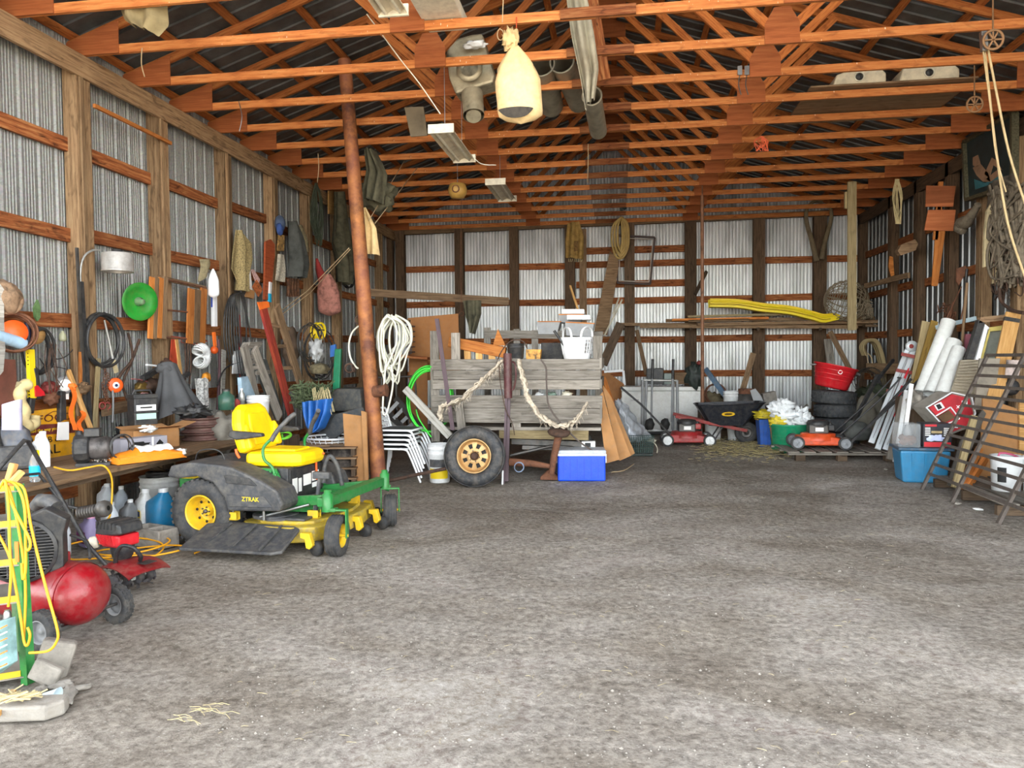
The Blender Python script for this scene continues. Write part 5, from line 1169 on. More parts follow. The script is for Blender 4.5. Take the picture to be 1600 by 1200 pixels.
# orange wooden handle and orange ribbons
a = MB(); a.board(at(106, 578, X=-5.356), at(142, 670, X=-5.345), .05, .035, (0, 1, 0)); solo('axe_haft', a, W_NEW, 'slanting new wooden handle leaning over the bench, tied with orange ribbon', 'handle', b=.01)
for i, (x0, y0, x1, y1) in enumerate(((112, 604, 115, 672), (128, 642, 125, 675))):
    a = MB(); a.surf(lambda u, v: at(x0+(x1-x0)*v+7*(u-.5)+1.2*sin(v*6), y0+(y1-y0)*v, X=-5.341)+Vector((.02*sin(v*8), 0, 0)), 3, 12, .003); solo('orange_ribbon', a, ORB, f'{["long", "short"][i]} strip of fluorescent orange ribbon tied to the slanting wooden handle', 'ribbon')
a = MB(); a.blob(at(114, 604, X=-5.341), (.035, .04, .035), .3, 3); solo('ribbon_knot', a, ORB, 'knot of orange ribbon at the top of the slanting handle', 'ribbon')
# rusty scoop, brackets around the bench height
for i, (x, y, rx, m, lab) in enumerate(((78, 606, .09, REDD, 'dull red cast pulley block on the left wall beside the gauge'), (80, 622, .08, RUST, 'rusty pan hanging below the dull red pulley'), (128, 607, .10, W_OLD, 'knotty lump of wood nailed beside the first post'), (235, 603, .17, RUSTD, 'dark rusty drum lying on a bracket near the battery pack'), (222, 606, .10, mat('dull_brass', '#7d6430', .5, .5), 'dull brass cylinder beside the dark rusty drum'))):
    a = MB(); a.blob(at(x, y, X=-5.400), (.06 if i != 3 else .12, rx, .06 if i != 3 else .09), .25, i*3+1, 12, 2.5); solo('wall_tool', a, m, lab, 'tool')
# black pistol-like grinder with white fluorescent tube above the cloth
t = thing('bench_drill', 'black drill press head with a white strip above it, over the grey cloth', 'drill', at(255, 590, X=-5.356))
a = MB(); a.board(at(222, 592, X=-5.356), at(262, 568, X=-5.356), .06, .06); pw('barrel', a, BLK, t, b=.01)
a = MB(); a.board(at(229, 570, X=-5.356), at(256, 573, X=-5.356), .02, .03); pw('white_strip', a, WHTC, t)
a = MB(); a.blob(at(262, 577, X=-5.356), (.08, .1, .12), .2, 3); pw('head', a, RUSTD, t)
a = MB(); a.board(at(281, 592, X=-5.334), at(295, 583, X=-5.334), .05, .05); solo('black_grip', a, BLK, 'short black grip sticking out past the grey cloth', 'grip', b=.008)
a = MB(); a.surf(lambda u, v: at(3+24*u+8*v*(1-2*u)*0, 632+40*v-8*sin(pi*u)*(1-v), X=-4.750)+Vector((.1*sin(pi*u), 0, 0))+Vector((0, .12*(.5-u)*v*0, 0)), 12, 8, .004); solo('plastic_funnel_bag', a, mat('lilac_film', '#b7b3cf', .3, alpha=.8), 'lilac translucent plastic bag hanging at the left edge over the bench', 'bag')
# chainsaw-like engine at left edge of the bench
t = thing('small_engine', 'dusty black small engine on the bench at the left edge', 'engine', at(15, 735, Z=BZ)+Vector((-.1, .15, 0)), radians(-40))
a = MB(); a.bx(-.2, .2, -.13, .13, .0, .2); part('block', a, DGP, t, b=.03); a = MB(); a.blob((0, 0, .24), (.17, .13, .12), .2, 2); part('shroud', a, mat('dusty_slate', '#5f6570', .7, dirt=.5), t)
a = MB(); a.lathe([(.03, 0), (.032, .01), (.015, .012)], (.05, -.13, .26), (0, -1, 0), 14); part('brass_cap', a, mat('brass', '#a5803c', .4, .8), t)
a = MB()
for k in range(6): a.bx(-.14+k*.05, -.12+k*.05, -.136, -.128, .05, .16)
part('cooling_slots', a, LBLB, t); a = MB(); a.tube(smooth_path([(.12, -.1, .2), (.2, -.12, .35), (.1, -.1, .42), (.02, -.1, .3)], 5), .012, 8); part('hose', a, BLK, t)
a = MB(); a.blob(at(20, 662, X=-5.334), (.07, .07, .06), .1, 2); solo('orange_guard', a, ORP, 'orange plastic guard behind the lilac bag', 'guard')

a = MB(); a.board(at(147, 165, X=-5.42), at(267, 224, X=-5.42), .04, .03); solo('orange_batten', a, W_ORANGE, 'thin orange batten nailed sloping between the first two built-up posts', 'batten')
# ladders and junk between bench and pole
def rail_ladder(name, label, r1, r2, rungs, X, m, w_=.085, t_=.03, m2=None):
    t = thing(name, label, 'ladder', at(*r1[1], X=X)*1)
    t.location.z = max(0, t.location.z)
    for i, r_ in enumerate((r1, r2)):
        a = MB(); a.board(at(*r_[0], X=X), at(*r_[1], X=X), w_, t_, (0, 1, 0)); pw('rail', a, (m2 or m) if i == 0 else m, t, b=.004)
    for p_, q_ in rungs:
        a = MB(); a.board(at(*p_, X=X-.01), at(*q_, X=X-.01), .05, .025); pw('rung', a, m, t)
    return t
rail_ladder('step_ladder', 'tall wooden ladder with one red and orange painted rail, leaning on the left wall', ((409, 474), (455, 648)), ((432, 478), (482, 640)), [((420, 507), (452, 514)), ((424, 541), (450, 541)), ((432, 576), (464, 574)), ((444, 610), (474, 608))], -4.6, W_OLD, .15, .04, wood('red_orange_paint_rail', '#9c3a30', '#c8693a', '#6c2a2c', knots=.4))
a = MB(); poly(a, [(402, 472), (419, 471), (421, 480), (406, 484)], .012, X=-4.57); solo('orange_plate', a, ORB, 'orange painted top plate of the red-railed ladder', 'plate')
rail_ladder('wooden_stepladder', 'short weathered grey stepladder left of the red-railed ladder', ((381, 540), (404, 640)), ((397, 545), (437, 652)), [((388, 558), (404, 556)), ((390, 566), (406, 564)), ((393, 575), (410, 573)), ((400, 583), (421, 581))], -4.55, W_GREY, .14, .04)
a = MB(); poly(a, [(386, 535), (406, 534), (400, 543), (380, 545)], .10, X=-4.62); solo('ladder_step', a, W_GREY, 'grey top step of the short weathered stepladder', 'step')
a = MB(); poly(a, [(398, 558), (416, 562), (440, 640), (430, 655), (408, 600)], .02, X=-4.75); solo('dark_canvas', a, CLOTHD, 'dark canvas filling the gap between the two ladders', 'canvas')
pail('white_pail', at(404, 652, X=-4.25)+Vector((0, 0, 0)), .13, .26, WHT, 'white pail behind the mower seat', bail=False)
a = MB(); a.bx(-4.25, -3.95, 8.2, 8.7, 0, .68); solo('wooden_crate', a, W_DARK, 'dark wooden crate carrying the white pail behind the mower seat', 'crate', b=.01)
def bottle(name, px, py, X, r, h, m, mcap, label, cat='bottle'):
    p = at(px, py, X=X); t = thing(name, label, cat, p); a = MB(); a.lathe([(0, 0), (r, 0), (r, h*.7), (r*.5, h*.85), (r*.45, h)], n=18); part('body', a, m, t); a = MB(); a.lathe([(r*.5, h*.95), (r*.5, h*1.06), (0, h*1.06)], n=12); part('cap', a, mcap, t); return t
bottle('propane_bottle', 354, 640, -4.4, .09, .22, mat('dark_green_bottle', '#2f5a4a', .4, dirt=.2), DSTEEL, 'dark green gas bottle just left of the mower seat top')
bottle('aerosol_can', 378, 632, -4.4, .035, .18, ALU, WHTC, 'slim silver aerosol can above the mower seat')
bottle('aerosol_can', 370, 636, -4.4, .04, .10, REDD, BLK, 'small red and black can beside the silver aerosol can')
a = MB(); poly(a, [(374, 590), (384, 588), (397, 620), (392, 628), (376, 626)], .05, X=-4.5); solo('blue_drum', a, mat('pale_blue_drum', '#9ab3c4', .5), 'pale blue panel seen between the ladder and the pail', 'panel')
a = MB(); a.blob(at(350, 668, X=-4.45)+Vector((0, 0, -.05)), (.16, .2, .22), .25, 6); solo('grey_sack', a, mat('grey_brown_sack', '#7c776d', .9, var=.15), 'grey-brown cloth sack between the wheel rims and the mower seat', 'sack')
a = MB(); a.bx(-4.75, -4.3, 8.16, 8.5, 0, .72); solo('dark_cabinet', a, W_DARK, 'dark low cabinet behind the mower seat under the grey-brown sack', 'cabinet')
# stack of rough pallets
for i, (y0, dz) in enumerate(((0, 0), (0, .13), (0, .26), (.03, .39))):
    t = thing('wooden_pallet', f'rough wooden pallet behind the mower, {["bottom", "second", "third", "topmost"][i]} of the leaning stack', 'pallet', (-3.85, 9.2, dz), radians(10))
    for k in range(4): a = MB(); a.board((-.5, -.36+k*.22, .10), (.5, -.36+k*.22, .10+.01*k), .12, .02, (0, 1, 0)); part('deck_board', a, W_OLD, t)
    for k in range(3): a = MB(); a.board((-.46+k*.46, -.42, .045), (-.46+k*.46, .42, .045), .085, .05); part('stringer', a, W_DARK, t)
# brush and blue tarp
def _c(a):
    rn = random.Random(6)
    for k in range(420):
        p = at(463+rn.random()*48, 600+rn.random()*36, Y=9.9)+Vector((0, rn.uniform(-.2, .2), 0)); d = Vector((rn.uniform(-1, 1), rn.uniform(-1, 1), rn.uniform(-.3, 1))).normalized()*rn.uniform(.04, .1); a.board(p-d, p+d, .012, .003)
hang('net_heap', 'heap of grey-green camouflage brush above the blue tarp bag', 'netting', _c, LEAF, kind='stuff')
hang('tarp_bag', 'bright blue tarp bag slumped behind the mower controls', 'tarp', lambda a: cloth_hang(a, [(473, 628), (477, 645), (485, 665), (496, 672)], [(520, 622), (518, 645), (508, 668), (498, 674)], Y=9.6, depth=.18, folds=4, seed=4, nu=30, nv=20), TARP)
def _c(a):
    rn = random.Random(8)
    for k in range(14): a.tube([at(488+k*2, 612+rn.uniform(-8, 6), Y=9.6), at(494+k*2.2, 640+rn.uniform(-4, 8), Y=9.55)], .005, 4)
hang('straw_stalks', 'pale dry stalks poking out of the blue tarp bag', 'stalks', _c, STRAW, kind='stuff')
a = MB(); poly(a, [(524, 545), (534, 545), (530, 640), (519, 640)], .07, Y=10.6); solo('green_post', a, mat('emerald_paint', '#15845a', .4), 'emerald green metal post standing behind the black tubs', 'post', b=.01)
a = MB(); poly(a, [(517, 540), (525, 538), (525, 556), (517, 558)], .05, Y=10.65); solo('blue_box', a, TARP, 'blue handle at the top of the emerald green post', 'handle')
# black tubs and leaning black panel
for i, (pts, Y, d) in enumerate((([(525, 612), (535, 606), (572, 606), (575, 640), (515, 642)], 10.3, .5), ([(515, 644), (575, 644), (572, 690), (505, 690)], 10.2, .55))):
    a = MB(); poly(a, pts, d, Y=Y+.2); solo('black_tub', a, mat('dusty_black_tub', '#4b4d4d', .6, dirt=.35), f'dusty black plastic tub behind the steel pole, {["upper", "lower"][i]} one', 'tub', b=.03)
a = MB(); poly(a, [(525, 647), (568, 636), (572, 646), (492, 712), (470, 708)], .04, Y=9.75); solo('slate_sheet', a, mat('dark_slate_panel', '#3e4246', .55, dirt=.25), 'dark slate panel leaning down behind the mower', 'panel', b=.006)
# hanging tangle between the ladder and the green post
for i, (cx, cy, r_, sq, m, lab) in enumerate(((486, 535, .22, .9, DSTEEL, 'bundle of thin steel wire loops behind the ladder'), (500, 553, .3, .7, BLK, 'black cable loops hanging beside the steel wire bundle'), (497, 518, .1, 1, LBLY, 'small yellow tape loop above the cable loops'))):
    a = MB(); coil(a, at(cx, cy, X=-4.75), (1, -.4, 0), r_, .009 if i < 2 else .014, 4, .06, seed=i+20, squash=1.3); solo('cable_loops', a, m, lab, 'cable')
hang('plastic_bag', 'crumpled white plastic bag hung beside the cable loops', 'bag', lambda a: a.blob(at(495, 547, X=-4.7), (.10, .14, .17), .4, 3, 14, 3), mat('grey_white_bag', '#cfd0cf', .5))
hang('old_helmet', 'olive cloth hat hung below the crumpled white bag', 'hat', lambda a: a.blob(at(500, 578, X=-4.65), (.14, .2, .10), .15, 5, flat=.06), CLOTHK)
a = MB(); a.blob(at(455, 543, X=-5.0), (.1, .22, .28), .2, 9); solo('brown_pouch', a, mat('brown_pouch', '#5d4b3c', .9, var=.3), 'dark brown pouch behind the red ladder rail', 'pouch')
# foreground left: green shelf, cord, rubble
P0 = Vector((-2.93, 3.22, 0))
t = thing('metal_shelf', 'green angle-iron shelf with yellow shelf edges at the left foreground', 'shelf', P0)
a = MB(); a.board((0, 0, 0), (-.03, 0, 1.0), .045, .004, (1, -.2, 0)); a.board((.02, .02, 0), (-.01, .02, 1.0), .045, .004, (.2, 1, 0)); part('corner_post', a, GREEN, t)
a = MB(); a.board((-.29, .28, 0), (-.32, .28, .95), .045, .004, (1, -.2, 0)); part('corner_post', a, mat('dull_green_paint', '#3f6a3c', .6, dirt=.3), t)
for py in (764, 820, 880, 938, 1056):
    z = at(32, py, Y=3.2).z
    a = MB(); a.board((-.02, 0, z), (-.62, -.42, z), .035, .006, (0, 0, 1)); sh_ = part('shelf_edge', a, YELP, t)
    a = MB(); q = [(0, 0), (-.62, -.42), (-.7, -.1), (-.29, .28)]; a.add([(x, y, z-.012) for x, y in q]+[(x, y, z-.018) for x, y in q], [(0, 1, 2, 3)[::-1], (4, 5, 6, 7), (0, 4, 5, 1), (1, 5, 6, 2), (2, 6, 7, 3), (3, 7, 4, 0)]); part('shelf_board', a, mat('dusty_shelf_board', '#8c877c', .9, dirt=.4), t)
a = MB(); a.bx(-.02, 0, -.012, -.008, .62, .72); part('orange_marker', a, ORB, t)
a = MB()
for k, pts in enumerate(([(-8, 775), (2, 758), (8, 752), (13, 790), (15, 850), (17, 900), (13, 948)], [(5, 752), (20, 790), (35, 820), (46, 842), (47, 855), (43, 860), (40, 855)], [(8, 752), (25, 758), (38, 790), (40, 850), (40, 890), (36, 905), (34, 880)], [(20, 754), (38, 765), (48, 820), (62, 880), (75, 930), (90, 985), (88, 1003), (75, 1017), (46, 1020)], [(-5, 830), (15, 870), (25, 920), (33, 970), (38, 1003), (43, 1008), (47, 993), (43, 980)], [(10, 752), (24, 800), (36, 870), (40, 930), (37, 1000)])):
    pxtube(a, pts, .0062, Y=3.02+.012*k, n=8, k=5)
solo('extension_cord', a, CORDY, 'bright yellow extension cord looped over the green shelf post', 'cord')
a = MB(); a.board(at(12, 758, Y=3.08), at(22, 724, Y=3.1), .03, .03); a.board(at(14, 758, Y=3.05), at(35, 736, Y=3.1), .028, .028); solo('wooden_peg', a, W_NEW, 'pair of light wooden sticks tied in the top of the yellow cord', 'sticks', b=.005)
t = thing('folded_lawn_chair', 'blue and white striped webbing bundle on the lowest green shelf', 'webbing', at(4, 1052, Y=3.05))
a = MB(); poly(a, [(-12, 975), (8, 970), (12, 1040), (-12, 1058)], .12, Y=3.08); pw('bundle', a, mat('aqua_webbing', '#9cc6c8', .7, var=.3), t)
for k in range(7): a = MB(); y = 980+k*10; a.board(at(-12, y+8, Y=3.012), at(11, y-3, Y=3.012), .006, .004); pw('stripe', a, LBL if k % 2 else ORB, t)
a = MB(); cloth_hang(a, [(10, 968), (12, 1000), (13, 1030)], [(20, 966), (26, 995), (27, 1010)], Y=3.2, depth=.05, folds=2, nrm=(0, -1, 0)); solo('brown_rag', a, mat('tan_leather_rag', '#a47a62', .9, var=.2), 'tan leather rag hanging beside the striped webbing', 'rag')
a = MB(); a.lathe([(0, 0), (.016, 0), (.02, .02), (.016, .045), (.012, .06), (0, .06)], at(12, 972, Y=3.14)-Vector((0, 0, .0)), n=14); solo('steel_fitting', a, STEEL, 'small steel fitting standing above the tan leather rag', 'fitting')
def rubble(px, py, r, m, label, seed, name='rubble_block', flat=0, dz=0, R=None):
    p = at(px, py, Z=0); a = MB(); M_ = Matrix.Translation(p+Vector((0, 0, r[2]*.9+dz))) @ Matrix.Rotation(seed*1.7, 4, 'Z')
    a.M = M_; a.blob((0, 0, 0), r, .22, seed, 12, 2.2); return solo(name, a, m, label, 'stone')
t = thing('concrete_block', 'broken concrete block leaning at the foot of the green shelf', 'concrete block', at(60, 1068, Z=0)+Vector((0, .1, 0)), radians(20))
a = MB(); a.board((-.02, 0, 0), (.03, .03, .17), .16, .09, (1, .3, 0)); part('lump', a, GREYC, t, b=.02)
a = MB(); a.board((.03, -.06, .0), (.07, -.04, .09), .14, .05, (1, .2, 0)); solo('concrete_lump', a, GREYC, 'small broken concrete wedge beside the broken block', 'concrete'); bpy.data.objects['concrete_lump'].location = at(66, 1080, Z=0)+Vector((0, .03, 0)); bev(bpy.data.objects['concrete_lump'], .012)
t = thing('stone_slab', 'flat grey slab lying at the bottom left corner', 'slab', at(36, 1128, Z=0)+Vector((-.02, .06, 0)), radians(15))
a = MB(); a.prism([(-.14, -.06), (.10, -.075), (.16, -.02), (.15, .05), (-.10, .07)], (0, 0, .035), (1, 0, 0), (0, 1, 0), .07); part('slab_body', a, STONE, t, b=.012)
for i, (x, y, r_) in enumerate(((62, 1085, (.045, .03, .02)), (93, 1076, (.06, .03, .02)), (108, 1088, (.13, .03, .014)), (125, 1078, (.05, .02, .012)))):
    rubble(x, y, r_, STONE, ['small pale stone nearest the blue funnel', 'rounded pale stone behind the long flat stone', 'long flat pale stone on the dirt right of the slab', 'thin pale stone furthest right of the rubble'][i], i+3, 'loose_stone')
a = MB(); p = at(58, 1098, Z=.02); a.lathe([(.012, 0), (.016, .04), (.03, .07), (.05, .11), (.052, .11)], p+Vector((-.04, .02, .02)), (1, .2, -.15), 18); solo('plastic_funnel', a, mat('pale_blue_funnel', '#cfe3ec', .4), 'pale blue plastic funnel lying behind the slab', 'funnel')
a = MB(); rn = random.Random(2)
for k in range(26):
    p = at(2+rn.random()*44, 1084+rn.random()*8, Z=.06+rn.random()*.05); d = Vector((rn.uniform(.4, 1), rn.uniform(-.3, .5), rn.uniform(-.1, .3))).normalized()*rn.uniform(.04, .10); a.tube([p-d, p+d], .004, 4)
solo('twig_bundle', a, STRAW, 'bundle of dry roots and twigs lying on the slab', 'twigs', kind='stuff')
a = MB(); a.board(at(-5, 1118, Z=.05), at(22, 1080, Z=.06), .02, .02); solo('wood_stick', a, W_NEW, 'pale stick at the bottom left corner', 'stick')
rubble(76, 1118, (.02, .015, .015), mat('dull_red_stone', '#7c4a46', .9), 'small dull red stone at the right end of the slab', 9, 'loose_stone')
# loose straw and gravel on the floor
a = MB(); rn = random.Random(12)
for k in range(420):
    y = 2.9+rn.random()**1.2*10; x = max(-5.2, rn.uniform(-.55*y-.2, .36*y)); 
    an = rn.uniform(0, 6.28); L_ = rn.uniform(.008, .03); d = Vector((cos(an), sin(an), 0))*L_; p = Vector((x, y, gz(x, y)+.004)); a.tube([p-d, p+Vector((0, 0, .004))+Vector((-d.y, d.x, 0))*.2, p+d], .0008, 3)
solo('straw_litter', a, STRAW, 'bits of dry straw scattered over the dirt floor', 'straw', kind='stuff')
a = MB(); rn = random.Random(13)
for k in range(1700):
    y = 2.9+rn.random()**1.6*8; x = max(-5.2, rn.uniform(-.55*y-.2, .45*y)); r_ = rn.uniform(.002, .0065)*(1 if rn.random() < .94 else 1.8); p = Vector((x, y, gz(x, y)+r_*.3))
    V = [p+Vector((r_*rn.uniform(.7, 1.2)*q[0], r_*rn.uniform(.7, 1.2)*q[1], r_*.8*q[2])) for q in ((1, 0, 0), (0, 1, 0), (-1, 0, 0), (0, -1, 0), (0, 0, 1), (0, 0, -1))]
    a.add(V, [(0, 1, 4), (1, 2, 4), (2, 3, 4), (3, 0, 4), (1, 0, 5), (2, 1, 5), (3, 2, 5), (0, 3, 5)])
solo('gravel', a, mat('pale_gravel', '#9a948b', .95, var=.3, scale=3), 'small pale gravel scattered over the dirt floor', 'gravel', kind='stuff')
for i, (px, py, sd) in enumerate(((285, 1118, 1), (320, 1105, 2))):
    a = MB(); rn = random.Random(sd)
    for k in range(9):
        p = at(px+rn.uniform(-25, 25), py+rn.uniform(-10, 10), Z=.008); an = rn.uniform(-.6, .6); d = Vector((cos(an), sin(an), 0)); a.tube([p, p+d*.05+Vector((0, .008, .006)), p+d*.09], .0012, 4)
    solo('straw_tuft', a, STRAW, f'tuft of bleached straw on the dirt in the left foreground, {["left", "right"][i]} one', 'straw', kind='stuff')
# hay litter by the wheelbarrow
a = MB(); rn = random.Random(14)
for k in range(1500):
    p = at(1105+rn.random()*130, 700+rn.gauss(0, 7), Z=.01); p.x += rn.gauss(0, .2); p.y += rn.gauss(0, .4); an = rn.uniform(0, 6.28); d = Vector((cos(an), sin(an), rn.uniform(-.1, .2)))*rn.uniform(.02, .06); p.z = .01+rn.random()*.05; a.board(p-d, p+d, .006, .003)
solo('hay_litter', a, mat('dull_hay', '#8d8059', .95, var=.3), 'dull hay strewn on the dirt under the wheelbarrow', 'hay', kind='stuff')

# steel pole with hoses
t = thing('support_pole', 'tall rusty steel pipe pole holding up the trusses on the left', 'pole', (-3.08, 9.15, 0))
a = MB(); pb = Vector((-3.08, 9.15, -.05)); pt = Vector((-3.52, 9.32, 5.50))
a.tube([pb.lerp(pt, k/24) for k in range(25)], [.103-.018*k/24 for k in range(25)], 20); pw('pipe', a, PIPE, t)
a = MB(); q = at(585, 612, Y=9.13); a.cyl(q, q+Vector((.17, -.03, .02)), .075, n=18); a.cyl(q+Vector((.16, -.03, .02)), q+Vector((.175, -.03, .022)), .085, n=18); pw('stub_pipe', a, RUST, t)
a = MB(); q = at(562, 500, Y=9.2); a.torus(q, (0, -1, 0), .06, .012); pw('ring', a, RUSTD, t)
a = MB(); q = at(560, 575, Y=9.15); a.torus(q+Vector((-.12, 0, 0)), (.3, -1, 0), .055, .014); a.torus(q+Vector((-.06, -.02, -.01)), (1, 0, .3), .04, .01); pw('hook', a, RUSTD, t)
def _h(a):
    rn = random.Random(3)
    for k in range(13):
        xt = 600+rn.uniform(0, 22); xl = xt-rn.uniform(6, 18); xr = xt+rn.uniform(6, 22)*(1 if k < 10 else .6); yb = rn.uniform(556, 600); Y = 9.12+.02*k
        pts = [(xt, 491+rn.uniform(0, 5)), (xr, 505), (min(654, xr+rn.uniform(2, 12)), 530), (xr-2, 548), (xt+rn.uniform(-8, 8), yb), (xl, 548), (xl-1, 520), (xt-6, 500), (xt, 491+rn.uniform(0, 5))]
        pxtube(a, pts, .0125, Y=Y, n=8, k=5)
    pxtube(a, [(604, 560), (600, 600), (598, 640), (601, 648), (606, 640), (614, 600), (611, 570)], .0125, Y=9.1, n=8, k=5)
    pxtube(a, [(562, 508), (550, 520), (545, 540), (548, 560), (556, 573), (560, 576)], .0125, Y=9.25, n=8, k=5)
hang('garden_hose', 'large bundle of white hose hung on the steel pole', 'hose', _h, HOSEW)
hang('white_sack', 'cream flour sack hanging right behind the steel pole', 'sack', lambda a: cloth_hang(a, [(568, 328), (562, 360), (556, 395)], [(574, 326), (590, 358), (595, 400)], Y=9.55, depth=.12, folds=2, seed=2), SACK)
hang('canvas_tangle', 'dark olive canvas and netting bundle hung from the trusses beside the steel pole', 'canvas', lambda a: (cloth_hang(a, [(576, 240), (578, 275), (572, 315)], [(588, 238), (607, 275), (604, 322)], Y=9.9, depth=.25, folds=3, seed=5), a.blob(at(590, 305, Y=10.0), (.24, .2, .2), .3, 4, 16, 3)), CLOTHO)
# things between the pole and the left wall
a = MB(); poly(a, [(536, 646), (566, 650), (573, 758), (542, 760)], .012, Y=9.0); solo('cardboard_sheet', a, CARD, 'flat brown cardboard carton standing left of the steel pole', 'cardboard')
a = MB(); poly(a, [(565, 642), (573, 644), (576, 762), (571, 762)], .03, Y=8.97); solo('cardboard_sheet', a, CARD, 'narrow folded cardboard edge between the brown carton and the steel pole', 'cardboard')
a = MB(); a.lathe([(0, 0), (.19, 0), (.18, .3), (.175, .5), (0, .5)], at(524, 762, Z=0)+Vector((0, .3, 0)), n=24); solo('tree_stump', a, mat('charred_wood', '#3a3330', .9, var=.4, dirt=.3), 'dark round stump standing left of the brown carton', 'stump')
t = thing('wire_basket', 'white wire basket behind the mower controls on the dark stump', 'basket', at(520, 708, Y=9.45))
a = MB(); basket(a, (0, 0, 0), .22, .36, .22, 26, 6, 0, .006); part('wires', a, WHT, t)
a = MB(); a.torus((0, 0, .22), (0, 0, 1), .36, .012, 36); part('rim', a, WHTC, t); a = MB(); a.blob((.12, -.02, .12), (.14, .12, .09), .3, 4); part('feather_duster', a, mat('grey_white_fluff', '#b4b2aa', .95, var=.3, scale=40), t)
# lime steering toy wheel
t = thing('toy_steering', 'lime green plastic steering wheel behind the mower seat', 'steering wheel', at(442, 690, Y=7.9))
a = MB(); a.torus((0, 0, .07), (.1, -.35, 1), .09, .014); part('wheel_rim', a, LIME, t)
for k in range(3): a = MB(); q = 2*pi*k/3; a.tube([(0, 0, .03), (cos(q)*.085, sin(q)*.085, .07)], .011, 8); part('spoke', a, LIME, t)
a = MB(); a.cyl((0, 0, .04), (0, 0, -.6), .016); part('column', a, BLK, t)
# stacked patio chairs
def patio_chair(c, label):
    t = thing('patio_chair', label, 'chair', c, radians(-4), 'stacked white patio chairs')
    a = MB(); a.bx(-.24, .20, -.22, .22, .425, .445); part('seat', a, mat('dark_mesh_seat', '#4a4a4a', .8), t, b=.01)
    a = MB(); a.tube([(-.24, -.24, .43), (.20, -.24, .43), (.24, -.2, .43), (.24, .2, .43), (.20, .24, .43), (-.24, .24, .43)], .014, 8); part('seat_frame', a, WHTC, t)
    for s in (-1, 1):
        a = MB(); a.tube(smooth_path([(.12, s*.245, .43), (.21, s*.245, .425), (.27, s*.245, .36), (.42, s*.245, 0)], 4), .014, 8); part('leg', a, WHTC, t)
        a = MB(); a.tube([(-.20, s*.235, .43), (-.24, s*.24, 0)], .014, 8); part('leg', a, WHTC, t)
    a = MB(); a.tube(smooth_path([(-.22, -.22, .43), (-.28, -.22, .62), (-.30, -.18, .70), (-.30, .18, .70), (-.28, .22, .62), (-.22, .22, .43)], 3), .014, 8); part('back_frame', a, WHTC, t)
    a = MB()
    for k in range(3): a.board((-.25-k*.015, -.2, .50+k*.06), (-.25-k*.015, .2, .50+k*.06), .03, .012, (0, 0, 1))
    part('back_slat', a, WHTC, t); return t
cc = at(604, 757, Z=0)+Vector((0, .45, 0)); pc = patio_chair(cc, 'white tubed patio chair right of the steel pole, bottom of the stack')
for k in range(1, 5): dup(pc, cc+Vector((.012*k, .01*k, .06*k)), label=f'white tubed patio chair right of the steel pole, {["", "second", "third", "fourth", "topmost"][k]} of the stack')
# dark steel ramp pieces behind the chairs
t = thing('loading_ramp', 'dark steel ramp leaning down behind the white chairs', 'ramp', at(650, 690, Y=10.1))
for (A_, B_) in (((602, 640), (662, 704)), ((618, 622), (684, 700))):
    a = MB(); a.board(at(*A_, Y=10.3), at(*B_, Y=10.0), .09, .03); pw('rail', a, DSTEEL, t)
for k in range(7): a = MB(); a.board(at(606+k*9, 645+k*9, Y=10.2), at(622+k*9, 628+k*10, Y=10.25), .05, .02); pw('rung', a, GREYP, t)
a = MB(); a.board(at(600, 652, Y=9.95), at(664, 706, Y=9.9), .04, .03); a.board(at(604, 664, Y=9.9), at(672, 707, Y=9.9), .03, .03); solo('aluminium_rail', a, ALU, 'pair of pale aluminium rails sloping down to the white bucket', 'rails')
a = MB(); a.tube([at(582, 757, Y=8.9), at(640, 744, Y=8.95), at(697, 732, Y=9.0)], .022, 10); solo('iron_bar', a, RUSTD, 'dark iron pipe lying from the steel pole to the spare tyre', 'pipe')
# wooden trailer box
TY0, TY1, TX0, TX1 = 9.75, 11.3, -2.50, -.235
t = thing('trailer_box', 'weathered grey plank trailer box piled with household things', 'trailer', ((TX0+TX1)/2, 10.5, 0))
def tp(n_, mb, m, **k): return pw(n_, mb, m, t, **k)
for z0, z1, xa, xb, tp_ in ((1.455, 1.60, 0, 0, 0), (1.325, 1.45, .01, 0, 0), (1.195, 1.32, 0, -.01, 0), (.945, 1.115, -.02, .02, 0), (.745, .94, 0, .01, 0)):
    a = MB(); a.board((TX0+xa, TY0, (z0+z1)/2), (TX1+xb, TY0+.02, (z0+z1)/2-.012), z1-z0, .03, (0, 0, 1)); tp('side_board', a, W_GREY, b=.004)
for z0, z1 in ((1.46, 1.6), (1.2, 1.32), (.8, .98)):
    a = MB(); a.board((TX0, TY1, (z0+z1)/2), (TX1, TY1, (z0+z1)/2), z1-z0, .03, (0, 0, 1)); tp('far_board', a, W_GREY)
    for x in (TX0, TX1): a = MB(); a.board((x, TY0, (z0+z1)/2), (x, TY1, (z0+z1)/2), z1-z0, .03, (0, 0, 1)); tp('end_board', a, W_GREY)
a = MB(); a.bx(TX0, TX1, TY0, TY1, .64, .68); tp('bed', a, W_GREY)
for px, y0, y1 in ((673, 517, 690), (706, 520, 563), (800, 560, 672), (928, 525, 566)):
    p0 = at(px+6, y0, Y=TY0+.05); p1 = at(px+6, y1, Y=TY0+.05); a = MB(); a.board((p0.x, TY0+.045, p1.z), (p0.x, TY0+.045, p0.z), .12, .04, (1, 0, 0)); tp('stake', a, W_GREY, b=.003)
for px, y0 in ((762, 512), (808, 514), (836, 516), (935, 520)):
    p0 = at(px, y0, Y=TY1); a = MB(); a.board((p0.x, TY1-.03, .6), (p0.x, TY1-.03, p0.z), .10, .04, (1, 0, 0)); tp('stake', a, W_GREY)
